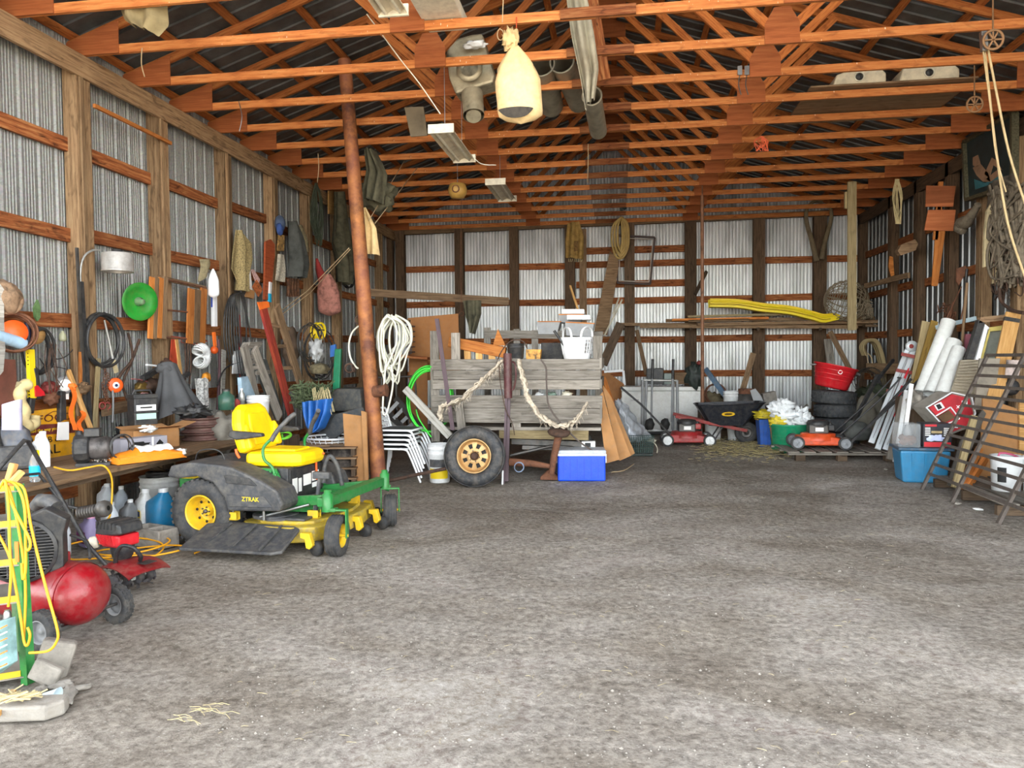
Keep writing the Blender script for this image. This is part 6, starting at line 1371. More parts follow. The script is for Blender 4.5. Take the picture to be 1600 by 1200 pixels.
a = MB(); a.board(at(757, 522, Y=TY1-.06), at(942, 524, Y=TY1-.06), .12, .03, (0, 0, 1)); tp('top_rail', a, W_GREY)
a = MB(); a.board((-1.6, TY0+.05, .60), (-.4, TY0+.05, .58), .14, .05, (0, 0, 1)); tp('sill', a, W_PALE)
a = MB(); a.board((-1.45, TY0+.2, .47), (-.5, TY0+.2, .44), .07, .08, (0, 0, 1)); a.board((-1.3, TY0+.1, .40), (-.5, TY0+.3, .36), .05, .05); a.tube([(-1.45, TY0, .30), (-.9, TY0+.1, .42), (-.6, TY0+.1, .40)], .02, 8); tp('steel_frame', a, DSTEEL)
for x, y in ((-.62, TY0+.42), (-2.2, TY0+.42)):
    a = MB(); tyre(a, (x, y+.12, .30), (.25, 1, 0) if x > -1 else (0, 1, 0), .30, .17, .17, 26, 32); w_ = tp('wheel', a, RUB)
    a = MB(); rim(a, (0, 0, 0), (0, -1, 0), .17, .16, .2); a.v = [p+Vector((x, y+.12, .30)) for p in a.v]; part('rim', a, RUST, w_, world=True)
# spare wheel in front
c = at(742, 711, Y=9.10); c.z = .375
t = thing('spare_wheel', 'large spare tyre with a gold spoked rim leaning on the trailer box', 'wheel', (c.x, c.y, 0))
ax = Vector((.06, -1, .12)).normalized(); cl = Vector((0, 0, .375))
a = MB(); tyre(a, cl, ax, .375, .215, .23, 0, 48)
for k in range(5): a.torus(cl+ax*(.05*(k-2)), ax, .377, .006, 48, 6)
a.torus(cl+ax*.108, ax, .30, .006, 48, 6); a.torus(cl+ax*.10, ax, .335, .006, 48, 6); part('tyre', a, mat('spare_tyre_rubber', '#2d2f33', .6, var=.2, dirt=.3, bump=.2), t)
GOLD = mat('gold_rim_paint', '#c9a26c', .45, .3, var=.15, dirt=.3, dcol='#8a6c48')
a = MB(); a.lathe([(.218, .10), (.212, .108), (.200, .10), (.195, .02), (.18, .0), (.185, -.06)], cl, ax, 48); rm_ = part('rim', a, GOLD, t)
u = ax.orthogonal().normalized(); v = ax.cross(u)
a = MB(); a.lathe([(.19, .005), (.165, .025), (.155, .03)], cl, ax, 40); a.lathe([(.10, .045), (.08, .055), (.055, .055), (.05, .02)], cl, ax, 32)
for k in range(8):
    q = 2*pi*k/8; q2 = q+.20; q3 = q-.20
    d = u*cos(q)+v*sin(q); e = -u*sin(q)+v*cos(q)
    a.board(cl+ax*.048+d*.085, cl+ax*.030+d*.17, .030, .010, e, taper=(.075, .010))
part('spokes', a, GOLD, t); a = MB(); a.lathe([(0, .0), (.19, .0)], cl-ax*.01, ax, 32); part('hub_shade_disc', a, RUBN, t)  # black disc added as painted shade behind the spokes
a = MB(); a.lathe([(.05, .03), (.045, .075), (.03, .09), (0, .09)], cl, ax, 20); part('hub', a, RUSTD, t)
for k in range(6): a = MB(); q = 2*pi*k/6; a.lathe([(0, .05), (.009, .05), (.008, .072), (0, .072)], cl+(u*cos(q)+v*sin(q))*.068, ax, 6); part('lug_nut', a, DSTEEL, t)
t = pail('white_bucket', at(683, 756, Z=0)+Vector((0, .15, 0)), .152, .50, WHT, 'tall white bucket with a yellow label left of the spare tyre', taper=.85)
a = MB(); a.lathe([(.137, .06), (.142, .19)], (0, 0, 0), (0, 0, 1), 12, a0=-2.4, a1=-.5); part('yellow_label', a, LBLY, t); a = MB(); a.lathe([(.144, .21), (.147, .31)], (0, 0, 0), (0, 0, 1), 12, a0=-2.4, a1=-.5); part('dark_label', a, DGP, t)
# post driver and posts
t = thing('post_driver', 'maroon post driver resting on a pair of steel posts in front of the trailer box', 'post driver', at(793, 622, Y=9.55))
a = MB(); a.cyl(at(794, 622, Y=9.55), at(793, 552, Y=9.55), .055, n=18); pw('barrel', a, mat('maroon_paint', '#4e2327', .5, dirt=.2), t)
a = MB(); a.tube(smooth_path([at(801, 565, Y=9.5), at(805, 570, Y=9.45), at(806, 590, Y=9.45), at(803, 606, Y=9.5), at(800, 610, Y=9.5)], 4), .012, 8); pw('handle', a, mat('maroon_paint', '#4e2327'), t)
a = MB(); a.board(at(787, 756, Y=9.35), at(791, 622, Y=9.55), .03, .02, (1, 0, 0)); a.board(at(792, 752, Y=9.4), at(795, 622, Y=9.57), .045, .02, (1, 0, 0)); solo('steel_post', a, mat('mauve_steel', '#56464b', .6, .3), 'pair of steel fence posts standing under the maroon post driver', 'posts')
a = MB(); a.cyl(at(785, 757, Y=9.3), at(785.5, 735, Y=9.3), .012); solo('post_tip', a, WHTC, 'white painted rod tip below the fence posts', 'rod')
for i, (A_, B_) in enumerate((((681, 498), (706, 672)), ((684, 498), (709, 672)))):
    a = MB(); a.board(at(*A_, Y=9.62), at(*B_, Y=9.5), .03, .012, (1, 0, 0)); solo('fence_post', a, mat('dark_maroon_steel', '#47343a', .5, .3), f'thin dark steel fence post leaning on the trailer left end, {["left", "right"][i]} of two', 'post')
a = MB(); a.board(at(633, 607, Y=9.55), at(703, 682, Y=9.5), .10, .04); solo('white_plank', a, W_WHITE, 'whitewashed plank leaning across the trailer left corner', 'plank', b=.004)
a = MB(); a.board(at(716, 622, Y=9.6), at(722, 672, Y=9.6), .11, .04, (1, 0, 0)); solo('short_plank', a, W_GREY, 'short pale upright plank behind the spare tyre', 'plank')
# frayed pale wrappings
def frayed(name, px, lab, seed):
    rn = random.Random(seed); P_ = smooth_path([at(x, y, Y=9.58-.002*i) for i, (x, y) in enumerate(px)], 6); N = len(P_); a = MB()
    for s in range(5):
        off = [Vector((0, -.02*s, 0))+Vector((rn.uniform(-.02, .02), 0, rn.uniform(-.03, .03)))*(.4+.6*sin(pi*i/(N-1))) for i in range(N)]
        a.tube([P_[i]+off[i] for i in range(N)], [.032+.014*sin(i*1.7+s) for i in range(N)], 6, flat=.4)
    for k in range(90):
        i = rn.randrange(N); p = P_[i]+Vector((0, -.05, -.03)); a.tube([p, p+Vector((rn.uniform(-.05, .05), -.02, -rn.uniform(.03, .10)))], .0015, 3)
    return solo(name, a, mat('pale_frayed_fibre', '#c4b6a2', .9, var=.35, scale=22, bump=.6), lab, 'fibre')
frayed('frayed_strap', [(690, 655), (692, 636), (720, 625), (750, 598), (778, 572), (786, 562)], 'pale frayed strap rising to the top of the maroon post driver', 1)
frayed('frayed_strap', [(811, 563), (818, 590), (826, 620), (845, 650), (872, 665), (895, 660), (908, 645), (918, 628)], 'pale frayed strap drooping across the trailer boards to the right', 2)
# load of the trailer
a = MB(); coil(a, at(672, 625, Y=9.85), (.3, -1, 0), .30, .011, 9, .08, seed=6, squash=1.45, m=8, n=34); solo('green_hose', a, GRNH, 'bright green hose coiled over the left corner of the trailer box', 'hose')
a = MB(); pxtube(a, [(650, 640), (655, 655), (668, 675), (674, 683)], .011, Y=9.7, n=8, k=5); solo('green_hose_end', a, GRNH, 'loose end of the bright green hose hanging to the left of the trailer', 'hose')
t = thing('packing_crate', 'orange-tan wooden packing beam with short slats lying on the trailer box', 'packing', at(745, 560, Y=10.0))
a = MB(); a.board(at(702, 534, Y=9.95), at(790, 551, Y=9.95), .15, .12); pw('beam', a, W_ORANGE, t, b=.01)
for x in (711, 730, 748, 768): a = MB(); a.board(at(x, 540, Y=9.93), at(x+1, 562, Y=9.93), .09, .03, (1, 0, 0)); pw('slat', a, W_NEW, t)
a = MB(); poly(a, [(770, 540), (778, 514), (790, 540)], .02, Y=10.2); solo('triangle_offcut', a, W_ORANGE, 'triangular wooden offcut poking up behind the packing beam', 'offcut')
t = pail('black_pail', at(806, 561, Y=9.9), .115, .21, BLK, 'black pail with a rag of cable beside the maroon post driver'); 
a = MB(); pxtube(a, [(775, 568), (783, 550), (795, 535), (806, 531), (818, 534), (824, 545)], .009, Y=9.75, k=5); solo('wire_loop', a, RUSTD, 'dark wire looping over the black pail', 'wire')
a = MB(); poly(a, [(823, 546), (846, 546), (844, 565), (823, 565)], .14, Y=10.0); solo('orange_carton', a, mat('orange_purple_print', '#c08a3a', .6, var=.6, scale=16), 'orange and purple printed carton beside the black pail', 'carton')
a = MB(); poly(a, [(847, 536), (880, 536), (880, 562), (847, 562)], .3, Y=10.4); solo('black_crate', a, RUBN, 'black crate between the orange carton and the laundry basket', 'crate')
t = thing('laundry_basket', 'white plastic laundry basket with arched handles on the trailer box', 'basket', at(902, 566, Y=9.95))
a = MB(); a.lathe([(0, 0), (.17, 0), (.175, .02), (.195, .12)], n=36); a.lathe([(.225, .30), (.235, .33), (.225, .335), (.22, .30)], n=36)
a.lathe([(.192, .10), (.225, .32)], n=18, a0=2.6, a1=5.2)
part('shell', a, WHTC, t)
a = MB()
for k in range(30):
    q = 2*pi*k/30
    a.board((cos(q)*.192, sin(q)*.192, .11), (cos(q)*.226, sin(q)*.226, .31), .012, .006, (-sin(q), cos(q), 0))
for z, r_ in ((.16, .2), (.21, .209), (.26, .217)): a.torus((0, 0, z), (0, 0, 1), r_, .005, 36, 5)
part('slots', a, WHTC, t)
for s in (-1, 1): a = MB(); a.tube(smooth_path([(s*.06, -.22, .31), (s*.08, -.2, .42), (s*.14, -.05, .47), (s*.19, .08, .43), (s*.2, .12, .32)], 4), .016, 8); part('handle', a, WHTC, t)
a = MB(); a.cyl(at(866, 517, Y=9.9), at(882, 540, Y=9.85), .018); solo('black_tube', a, BLK, 'black tube handle leaning into the laundry basket', 'tube')
for i, (pts, m, lab, Y) in enumerate((([(840, 503), (877, 503), (872, 523), (843, 523)], GREYP, 'grey drawer with a wooden rim on the trailer far rail, left one', 11.2), ([(884, 504), (929, 506), (925, 527), (886, 525)], GREYP, 'grey drawer with a wooden rim above the laundry basket', 11.0), ([(873, 492), (912, 492), (908, 505), (876, 505)], GREYP, 'grey drawer stacked at the back of the pair', 11.4))):
    t = thing('grey_tray', lab, 'drawer', at(pts[2][0], pts[2][1], Y=Y)); a = MB(); poly(a, pts, .35, Y=Y+.17); pw('box', a, m, t, b=.004); a = MB(); a.board(at(pts[0][0], pts[0][1]-.5, Y=Y), at(pts[1][0], pts[1][1]-.5, Y=Y), .015, .03); pw('rim', a, W_ORANGE, t)
for i, (x0, x1, y0, y1, Y) in enumerate(((879, 913, 484, 491, 11.35), (887, 922, 493, 500, 11.05))):
    a = MB(); poly(a, [(x0, y0), (x1, y0), (x1+1, y1), (x0, y1)], .3, Y=Y+.2); solo('white_board', a, WHTC, f'white panel lying on the grey drawers, {["upper", "lower"][i]} one', 'panel')
for i, (x, y) in enumerate(((842, 619), (862, 618), (886, 617))):
    a = MB(); a.blob(at(x, y, Y=9.95), (.07, .05, .05), .3, i+2, 10, 3); solo('stored_jar', a, [WHT, mat('sage_cloth', '#7d9183', .9), OFFW][i], ['crumpled white cloth in the gap of the trailer boards', 'sage green cloth in the gap of the trailer boards', 'cream bag in the gap of the trailer boards'][i], 'cloth')
# wires over the trailer side
a = MB(); pxtube(a, [(845, 562), (853, 575), (854, 600), (858, 635), (880, 665), (905, 690), (926, 704)], .012, Y=9.6, k=5); solo('drooping_cable', a, mat('brown_cable', '#544a44', .7), 'brown cable drooping over the trailer boards to the cooler', 'cable')
a = MB(); pxtube(a, [(780, 572), (782, 600), (790, 640), (800, 660), (804, 680)], .006, Y=9.5, k=4); solo('thin_cable', a, RUSTD, 'thin cable tied around the maroon post driver', 'cable')
# jack stand / rusty disc tool
t = thing('rusty_jack', 'rusty disc-headed iron stand between the trailer and the cooler', 'stand', at(862, 752, Z=0))
a = MB(); a.lathe([(0, .0), (.13, .01), (.15, .04), (.13, .07), (0, .08)], at(873, 680, Y=9.5), (0.1, -.2, 1), 24); pw('disc_head', a, RUSTD, t)
a = MB(); a.tube([at(873, 680, Y=9.5), at(866, 712, Y=9.45), at(862, 740, Y=9.42)], [.05, .045, .04], 10); pw('stem', a, RUST, t)
a = MB(); p = at(855, 750, Z=0.0); a.prism([(-.13, 0), (.12, 0), (.10, .05), (.02, .13), (-.03, .13), (-.13, .04)], p+Vector((.04, .05, .0)), (1, 0, 0), (0, 0, 1), .12); pw('foot', a, RUST, t, b=.01)
a = MB(); a.tube([at(796, 722, Y=9.45), at(830, 724, Y=9.45), at(862, 729, Y=9.45)], [.055, .045, .03], 12); solo('axle_beam', a, RUST, 'rusty axle beam lying between the spare tyre and the iron stand', 'axle')
a = MB(); coil(a, at(811, 730, Y=9.35), (.2, -1, 0), .06, .004, 7, .04, seed=31); solo('twine_tangle', a, mat('blue_grey_twine', '#8795ad', .8), 'tangle of blue-grey twine on the rusty axle beam', 'twine')
# cooler
t = thing('cooler', 'bright blue cooler with a white lid in front of the trailer box', 'cooler', (-.50, 9.72, 0), radians(6))
a = MB(); a.bx(-.31, .31, -.18, .18, 0, .345); part('body', a, BLUE, t, b=.018)
a = MB(); a.bx(-.318, .318, -.188, .188, .33, .36); part('white_rim', a, WHTC, t, b=.006); a = MB(); a.bx(-.318, .318, -.188, .188, .36, .405); part('lid', a, mat('grey_white_lid', '#b9bec6', .5, dirt=.2), t, b=.01)
for s in (-1, 1): a = MB(); a.bx(s*.31, s*.335, -.06, .06, .22, .34); part('handle', a, WHTC, t, b=.008)
for k in range(6): a = MB(); a.bx(-.24+k*.09, -.235+k*.09, -.1835, -.179, .03, .3); part('moulded_line', a, mat('darker_blue_plastic', '#0a3db8', .4), t)
t = thing('printed_carton', 'white carton with a black symbol behind the cooler lid', 'carton', at(920, 706, Y=10.0)); a = MB(); poly(a, [(908, 689), (930, 689), (930, 706), (908, 706)], .12, Y=10.0); pw('box', a, LBL, t); a = MB(); poly(a, [(914, 692), (923, 692), (923, 702), (914, 702)], .004, Y=9.935); pw('print', a, LBLB, t)
# leaning cardboard right of the trailer
for i, (pts, Y) in enumerate((([(934, 622), (942, 612), (968, 718), (947, 724)], 10.0), ([(942, 606), (950, 618), (986, 712), (968, 720)], 10.25), ([(940, 598), (955, 620), (992, 708), (984, 713)], 10.5))):
    a = MB(); poly(a, pts, .01, Y=Y); solo('cardboard_sheet', a, CARD, f'brown cardboard sheet leaning on the trailer right end, {["front", "middle", "rear"][i]} one', 'cardboard')
a = MB(); poly(a, [(936, 585), (950, 582), (975, 600), (975, 640), (945, 625)], .02, Y=15.9); solo('brown_picture', a, CARDD, 'brown framed board propped behind the trailer right corner', 'board')
t = thing('white_border', 'white picture frame edge propped beside the freezer', 'frame', at(965, 600, Y=16.1)); a = MB(); a.board(at(944, 581, Y=16.1), at(974, 579, Y=16.1), .05, .03); pw('top_bar', a, WHTC, t); a = MB(); a.board(at(974, 579, Y=16.1), at(976, 602, Y=16.1), .05, .03); pw('side_bar', a, WHTC, t)
for i in range(3): a = MB(); a.board(at(941+i*2, 590, Y=11.2), at(955+i*2, 632, Y=10.9), .03, .02); solo('thin_lath', a, W_ORANGE, f'thin brown lath leaning behind the cardboard sheets, {ordn[i]} from the left', 'lath')
# hung on and stood against the back wall
BYY = YB-.28
def bpoly(name, px, t_, m, label, cat, Y=BYY, b=0): a = MB(); poly(a, px, t_, Y=Y); return solo(name, a, m, label, cat, b=b)
a = MB(); a.board(at(575, 457, Y=12.2), at(795, 471, Y=12.6), .13, .05, (0, 0, 1)); solo('long_plank', a, W_OLD, 'long weathered plank running from the steel pole towards the back wall posts', 'plank')
bpoly('hardboard_sheet', [(637, 497), (716, 490), (719, 585), (640, 600)], .015, CARDD, 'large brown hardboard sheet standing behind the trailer left end', 'sheet', Y=12.2)
bpoly('hardboard_sheet', [(640, 560), (668, 558), (668, 690), (640, 690)], .02, CARDD, 'lower brown hardboard sheet below the large one', 'sheet', Y=12.1)
a = MB(); a.board(at(612, 555, Y=11.8), at(672, 560, Y=11.8), .35, .04, (0, 1, 0)); solo('wall_shelf', a, W_GIRT, 'reddish shelf board behind the white hose', 'shelf')
t = thing('old_machine', 'old grey machine with glass knob and coiled springs behind the white hose', 'machine', at(630, 556, Y=11.8))
a = MB(); poly(a, [(618, 510), (640, 505), (641, 553), (620, 555)], .3, Y=11.8); pw('housing', a, GREYP, t, b=.03); a = MB(); a.board(at(610, 497, Y=11.7), at(640, 502, Y=11.7), .05, .1); pw('top_bar', a, W_OLD, t)
a = MB()
for k in range(6): a.torus(at(642, 510+k*8, Y=11.65), (0, 0, 1), .06, .012, 14, 6)
pw('spring', a, RUSTD, t)
t = thing('tube_table', 'dark metal table frame with thin grey tubes behind the green hose', 'frame', at(625, 640, Y=11.5))
for A_, B_ in (((585, 590), (650, 588)), ((618, 588), (620, 640)), ((648, 588), (652, 640)), ((596, 590), (598, 640))): a = MB(); a.tube([at(*A_, Y=11.5), at(*B_, Y=11.5)], .016, 8); pw('tube', a, DSTEEL, t)
hang('canvas_bag', 'dark canvas bag hung on the long plank behind the trailer', 'bag', lambda a: cloth_hang(a, [(724, 470), (728, 495), (736, 520)], [(752, 470), (752, 490), (742, 522)], Y=12.3, depth=.14, folds=2, seed=3), CLOTHO)
a = MB(); a.tube([at(721, 300, Y=12.4), at(720, 400, Y=12.4), at(721, 486, Y=12.4)], .005, 5); a.torus(at(721, 490, Y=12.4), (0, 1, 0), .04, .006, 14, 5); solo('hanging_wire', a, RUST, 'thin wire with a loop hanging beside the canvas bag', 'wire')
t = thing('feed_sack', 'yellow-brown paper sack hung on the fifth dark back post', 'sack', at(898, 405, Y=BYY-.1))
a = MB(); cloth_hang(a, [(887, 350), (884, 375), (884, 403)], [(905, 347), (912, 370), (911, 406)], Y=BYY-.05, depth=.14, folds=2, seed=2, nrm=(0, -1, 0)); pw('body', a, mat('yellow_paper_sack', '#a98a4e', .85, var=.3, scale=8, bump=.5, bscale=30), t)
a = MB(); poly(a, [(895, 377), (904, 376), (903, 392), (896, 393)], .01, Y=BYY-.21); pw('faded_print', a, mat('faded_brown_print', '#7a5d34', .9, var=.4, scale=40), t)
for k in range(8): a = MB(); a.tube([at(889+k*3, 404, Y=BYY-.12), at(888+k*3+R0.uniform(-1, 1), 409, Y=BYY-.12)], .008, 4); pw('fringe', a, STRAW, t)
def _c(a):
    for k in range(7):
        w_ = 3.5+1.6*k; c_ = 970+(k % 3-1)*1.2; yb = 404-(6-k)*2.4; pxtube(a, [(971, 339), (c_+w_*.8, 350), (c_+w_, 375), (c_+w_*.6, yb-6), (c_, yb), (c_-w_*.6, yb-6), (c_-w_, 375), (c_-w_*.8, 352), (971, 339)], .024, Y=BYY-.12-.012*k, n=8, k=4)
hang('hose_coil', 'long coil of tan hose hung high on the back wall', 'hose', _c, HOSET)
a = MB(); a.board(at(970, 322, Y=BYY-.1), at(972, 336, Y=BYY-.1), .06, .08, (1, 0, 0)); a.lathe([(0, 0), (.04, 0), (.05, .03), (0, .04)], at(976, 325, Y=BYY-.15), (0, -1, 0), 12); solo('hose_hook', a, mat('teal_bracket', '#3c5556', .5), 'teal hook bracket holding the coil of tan hose', 'hook')
t = thing('picture_surround', 'large empty dark picture frame hung tilted on the back wall', 'frame', at(990, 443, Y=BYY-.1))
cor = [(966, 368), (1023, 371), (1016, 444), (965, 442)]
for i in range(4):
    p, q = at(*cor[i], Y=BYY-.06), at(*cor[(i+1) % 4], Y=BYY-.06)
    a = MB(); a.board(p, q, .07, .04, (0, -1, 0)); a.M = Matrix(); pw('frame_bar', a, mat('dark_walnut', '#3a2620', .6), t)
    a = MB(); m_ = (at(994, 407, Y=BYY-.06)); p2, q2 = p.lerp(m_, .09), q.lerp(m_, .09); a.board(p2, q2, .02, .02, (0, -1, 0)); pw('inner_lip', a, mat('grey_lip', '#a79b90', .6), t)
bpoly('wide_plank', [(953, 392), (966, 404), (966, 420), (949, 524), (928, 520)], .04, W_OLD, 'wide brown plank leaning on the back wall left of the empty frame', 'plank', Y=BYY-.15)
bpoly('red_stick', [(963, 404), (968, 404), (952, 418), (948, 418)], .02, W_GIRT, 'small reddish stick behind the tan hose', 'stick', Y=BYY-.05)
a = MB(); a.board(at(891, 447, Y=12.4), at(904, 487, Y=11.6), .03, .03); solo('broom_stick', a, W_NEW, 'thin light wooden broom handle standing behind the grey drawers', 'handle')
# frame leaning at the left of long shelf
a = MB(); a.board(at(970, 505, Y=16.7), at(942, 570, Y=16.6), .2, .06); solo('dark_beam', a, W_DARK, 'thick dark beam sloping down from the long shelf to the trailer', 'beam', b=.01)
a = MB(); a.tube([at(972, 468, Y=16.8), at(944, 525, Y=16.5)], .02, 8); a.tube([at(967, 466, Y=16.8), at(958, 490, Y=16.5)], .02, 8); solo('white_rod', a, OFFW, 'pale rods leaning on the back wall above the thick dark beam', 'rods')
# long shelf with planks
SY = 17.0
t = thing('long_shelf', 'long plank shelf across the back wall carrying boards and the yellow slide', 'shelf', at(1180, 510, Y=SY))
for A_, B_, Y, w_ in (((968, 507), (1395, 507), 17.3, .15), ((1040, 501), (1382, 497), 17.1, .08), ((1090, 507), (1385, 502), 16.9, .10), ((1000, 510), (1340, 511), 17.0, .06)):
    a = MB(); a.board(at(*A_, Y=Y), at(*B_, Y=Y), .07, w_); pw('shelf_board', a, W_OLD, t)
for x in (975, 1078, 1183, 1280): a = MB(); a.board(at(x, 514, Y=17.4), at(x+2, 514, Y=16.8), .06, .05); pw('arm', a, W_DARK, t)
for i, (x0, x1, y0, y1, m, lab) in enumerate(((1050, 1200, 500, 497, W_ORANGE, 'orange-brown plank on the long shelf, under the slide start'), (1074, 1260, 495, 490, W_PALE, 'pale plank on the long shelf beneath the yellow slide'), (1075, 1170, 502, 500, W_OLD, 'weathered plank at the left of the long shelf'), (1260, 1310, 492, 495, W_GIRT, 'reddish board lying under the right end of the yellow slide'), (1350, 1392, 509, 509, W_OLD, 'short plank end sticking out at the right of the long shelf'))):
    a = MB(); a.board(at(x0, y0, Y=16.95), at(x1, y1, Y=16.95), .05, .18); solo('stored_plank', a, m, lab, 'plank')
t = thing('yellow_slide', 'wavy yellow plastic slide lying along the long shelf', 'slide', at(1200, 500, Y=16.9))
cl_ = smooth_path([at(1108, 478, Y=16.8), at(1150, 479, Y=16.8), at(1190, 485, Y=16.8), at(1230, 489, Y=16.8), at(1265, 497, Y=16.8), at(1285, 502, Y=16.8), at(1308, 497, Y=16.8)], 6)
a = MB(); N = len(cl_)
V = []
for i, p in enumerate(cl_):
    k = i/(N-1); h = .15 if k < .9 else .15*(1-(k-.9)*6)
    for dy, dz in ((-.20, h), (-.17, h), (-.15, -.02), (-.05, -.03), (.05, -.03), (.15, -.02), (.17, h), (.20, h)): V.append(p+Vector((0, dy, dz)))
a.add(V, [(i*8+j, (i+1)*8+j, (i+1)*8+j+1, i*8+j+1) for i in range(N-1) for j in range(7)], None, False)
a.add([p+Vector((0, 0, -.012)) for p in V], [(i*8+j, i*8+j+1, (i+1)*8+j+1, (i+1)*8+j) for i in range(N-1) for j in range(7)], None, False)
SLY = mat('slide_yellow', '#f7dd10', .4, var=.04)
pw('chute', a, SLY, t)
for s in (-1, 1):
    a = MB(); a.tube([p+Vector((0, s*.2, .09 if i/(N-1) < .9 else .09*(1-(i/(N-1)-.9)*6))) for i, p in enumerate(cl_)], .022, 8); pw('side_rail', a, SLY, t)
a = MB(); a.tube([p+Vector((0, -.21, .03)) for p in cl_[:-4]], .012, 6); pw('groove_line', a, mat('slide_yellow_dark', '#c9a90c', .5), t)
# wire basket
t = thing('woven_net_basket', 'grey woven wire basket standing on the long shelf', 'basket', at(1330, 498, Y=16.7))
a = MB(); c0 = at(1322, 470, Y=16.7)
for k in range(13):
    q = -pi/2*.98+pi*.98*k/12; r_ = .44*cos(q); zz = .44*sin(q)
    if r_ > .04: a.torus(c0+Vector((zz*.95, 0, -zz*.25)), (.95, .1, -.25), r_, .009, 26, 4)
for k in range(18):
    an = pi*2*k/18; pts = []
    for j in range(11):
        q = -pi/2+pi*j/10; pts.append(c0+Vector((sin(q)*.44*.95, 0, -sin(q)*.44*.25))+Vector((.25, 0, .95))*(cos(an)*cos(q)*.43)+Vector((0, 1, 0))*(sin(an)*cos(q)*.43))
    a.tube(pts, .009, 4)
pw('wire_ball', a, mat('grey_wicker', '#8e8069', .85), t)
a = MB(); c1 = at(1352, 483, Y=16.6)
for k in range(6): a.torus(c1+Vector((k*.03-.05, 0, -k*.01)), (1, 0, .2), .22-.012*k, .009, 20, 4)
for k in range(12): q = 2*pi*k/12; a.tube([c1+Vector((-.06, sin(q)*.23, cos(q)*.23)), c1+Vector((.12, sin(q)*.15, cos(q)*.15))], .009, 4)
pw('wire_neck', a, mat('grey_wicker', '#8e8069'), t)
# hames / curved oxbow pair
t = thing('collar_hames', 'pair of curved grey wooden hames hung on the back wall top plate', 'hames', at(1280, 410, Y=BYY-.1))
for pts in ([(1285, 316), (1270, 316), (1260, 330), (1261, 350), (1268, 375), (1276, 408)], [(1285, 322), (1297, 325), (1299, 340), (1294, 360), (1287, 385), (1284, 405)]):
    P_ = smooth_path([at(x, y, Y=BYY-.12) for x, y in pts], 5); a = MB(); a.tube(P_, [.03+.03*k/len(P_) for k in range(len(P_))], 10); pw('hame', a, mat('grey_brown_bentwood', '#74664f', .85, var=.2), t)
a = MB(); a.board(at(1331, 284, Y=13), at(1331, 516, Y=13), .14, .035, (1, 0, 0)); a.board(at(1324, 300, Y=13.05), at(1324, 326, Y=13.05), .09, .06, (1, 0, 0)); solo('hanging_board', a, W_PALE, 'long pale board hanging straight down from the trusses at the right', 'board')
t = thing('iron_pipe_pole', 'thin brown pipe standing from the dirt to the trusses beside the freezer', 'pole', at(1098, 690, Y=14.95))
t.location.z = 0; a = MB(); q = at(1097, 318, Y=14.95); a.cyl((q.x+.01, q.y, 0), (q.x, q.y, q.z+.4), .036, n=12); pw('pipe', a, mat('brown_pipe', '#8a6148', .6, .2, var=.3), t)
for i, (A_, B_, w_, Y, m, lab) in enumerate((((1104, 424), (1086, 460), .07, 17.2, W_DARK, 'short dark crooked stick on the sixth dark back post'), ((995, 516), (1010, 585), .09, 17.0, W_OLD, 'weathered plank leaning below the long shelf beside the freezer'), ((1177, 552), (1158, 618), .12, 16.6, W_OLD, 'crooked old plank leaning on the back wall above the wheelbarrow'), ((1297, 518), (1330, 582), .10, 16.5, W_OLD, 'old slanting plank leaning above the red tub'), ((1293, 530), (1300, 580), .16, 17.0, W_GREY, 'short grey plank standing behind the red tub'), ((1102, 576), (1136, 622), .10, 15.4, mat('slate_blue_paint', '#44607a', .6, dirt=.3), 'slate blue painted bar leaning beside the brown pipe'))):
    a = MB(); a.board(at(*A_, Y=Y), at(*B_, Y=Y-.2), w_, .05); solo('leaning_plank', a, m, lab, 'plank', b=.004)
# chest freezer
t = thing('chest_freezer', 'white chest freezer standing against the back wall', 'freezer', (.86, 15.9, 0))
a = MB(); a.bx(-.80, .81, -.33, .33, .05, .90); part('body', a, WHTE, t, b=.012)
a = MB(); a.bx(-.81, .82, -.345, .33, .905, .99); part('lid', a, WHTE, t, b=.012)
a = MB(); a.bx(-.62, -.45, -.365, -.345, .70, .73); part('badge', a, STEEL, t); a = MB(); a.bx(-.8, .81, -.30, .30, 0, .05); part('plinth', a, BLK, t)
for i, (pts, m, lab, cat, Y, d) in enumerate((([(1010, 576), (1036, 575), (1036, 600), (1010, 600)], BLK, 'black appliance standing on the chest freezer', 'appliance', 15.8, .3), ([(1037, 583), (1051, 583), (1051, 600), (1037, 600)], mat('grey_green_tin', '#7f8d87', .5), 'grey-green tin standing on the freezer', 'tin', 15.7, .2), ([(1053, 582), (1074, 582), (1074, 600), (1053, 600)], W_OLD, 'small wooden crate standing on the freezer', 'crate', 15.7, .25))):
    bpoly(['black_box', 'metal_tin', 'wooden_crate'][i], pts, d, m, lab, cat, Y=Y, b=.01)
t = thing('leaf_blower', 'dark green and red machine with a strap at the right of the freezer', 'machine', at(1090, 600, Y=15.6)); a = MB(); a.blob(at(1085, 587, Y=15.6), (.17, .14, .26), .3, 3, 14, 2.5); pw('body', a, mat('dark_green_black', '#343c37', .6, var=.4), t); a = MB(); a.blob(at(1093, 567, Y=15.55), (.06, .06, .05), .1, 2); pw('red_cap', a, REDD, t)
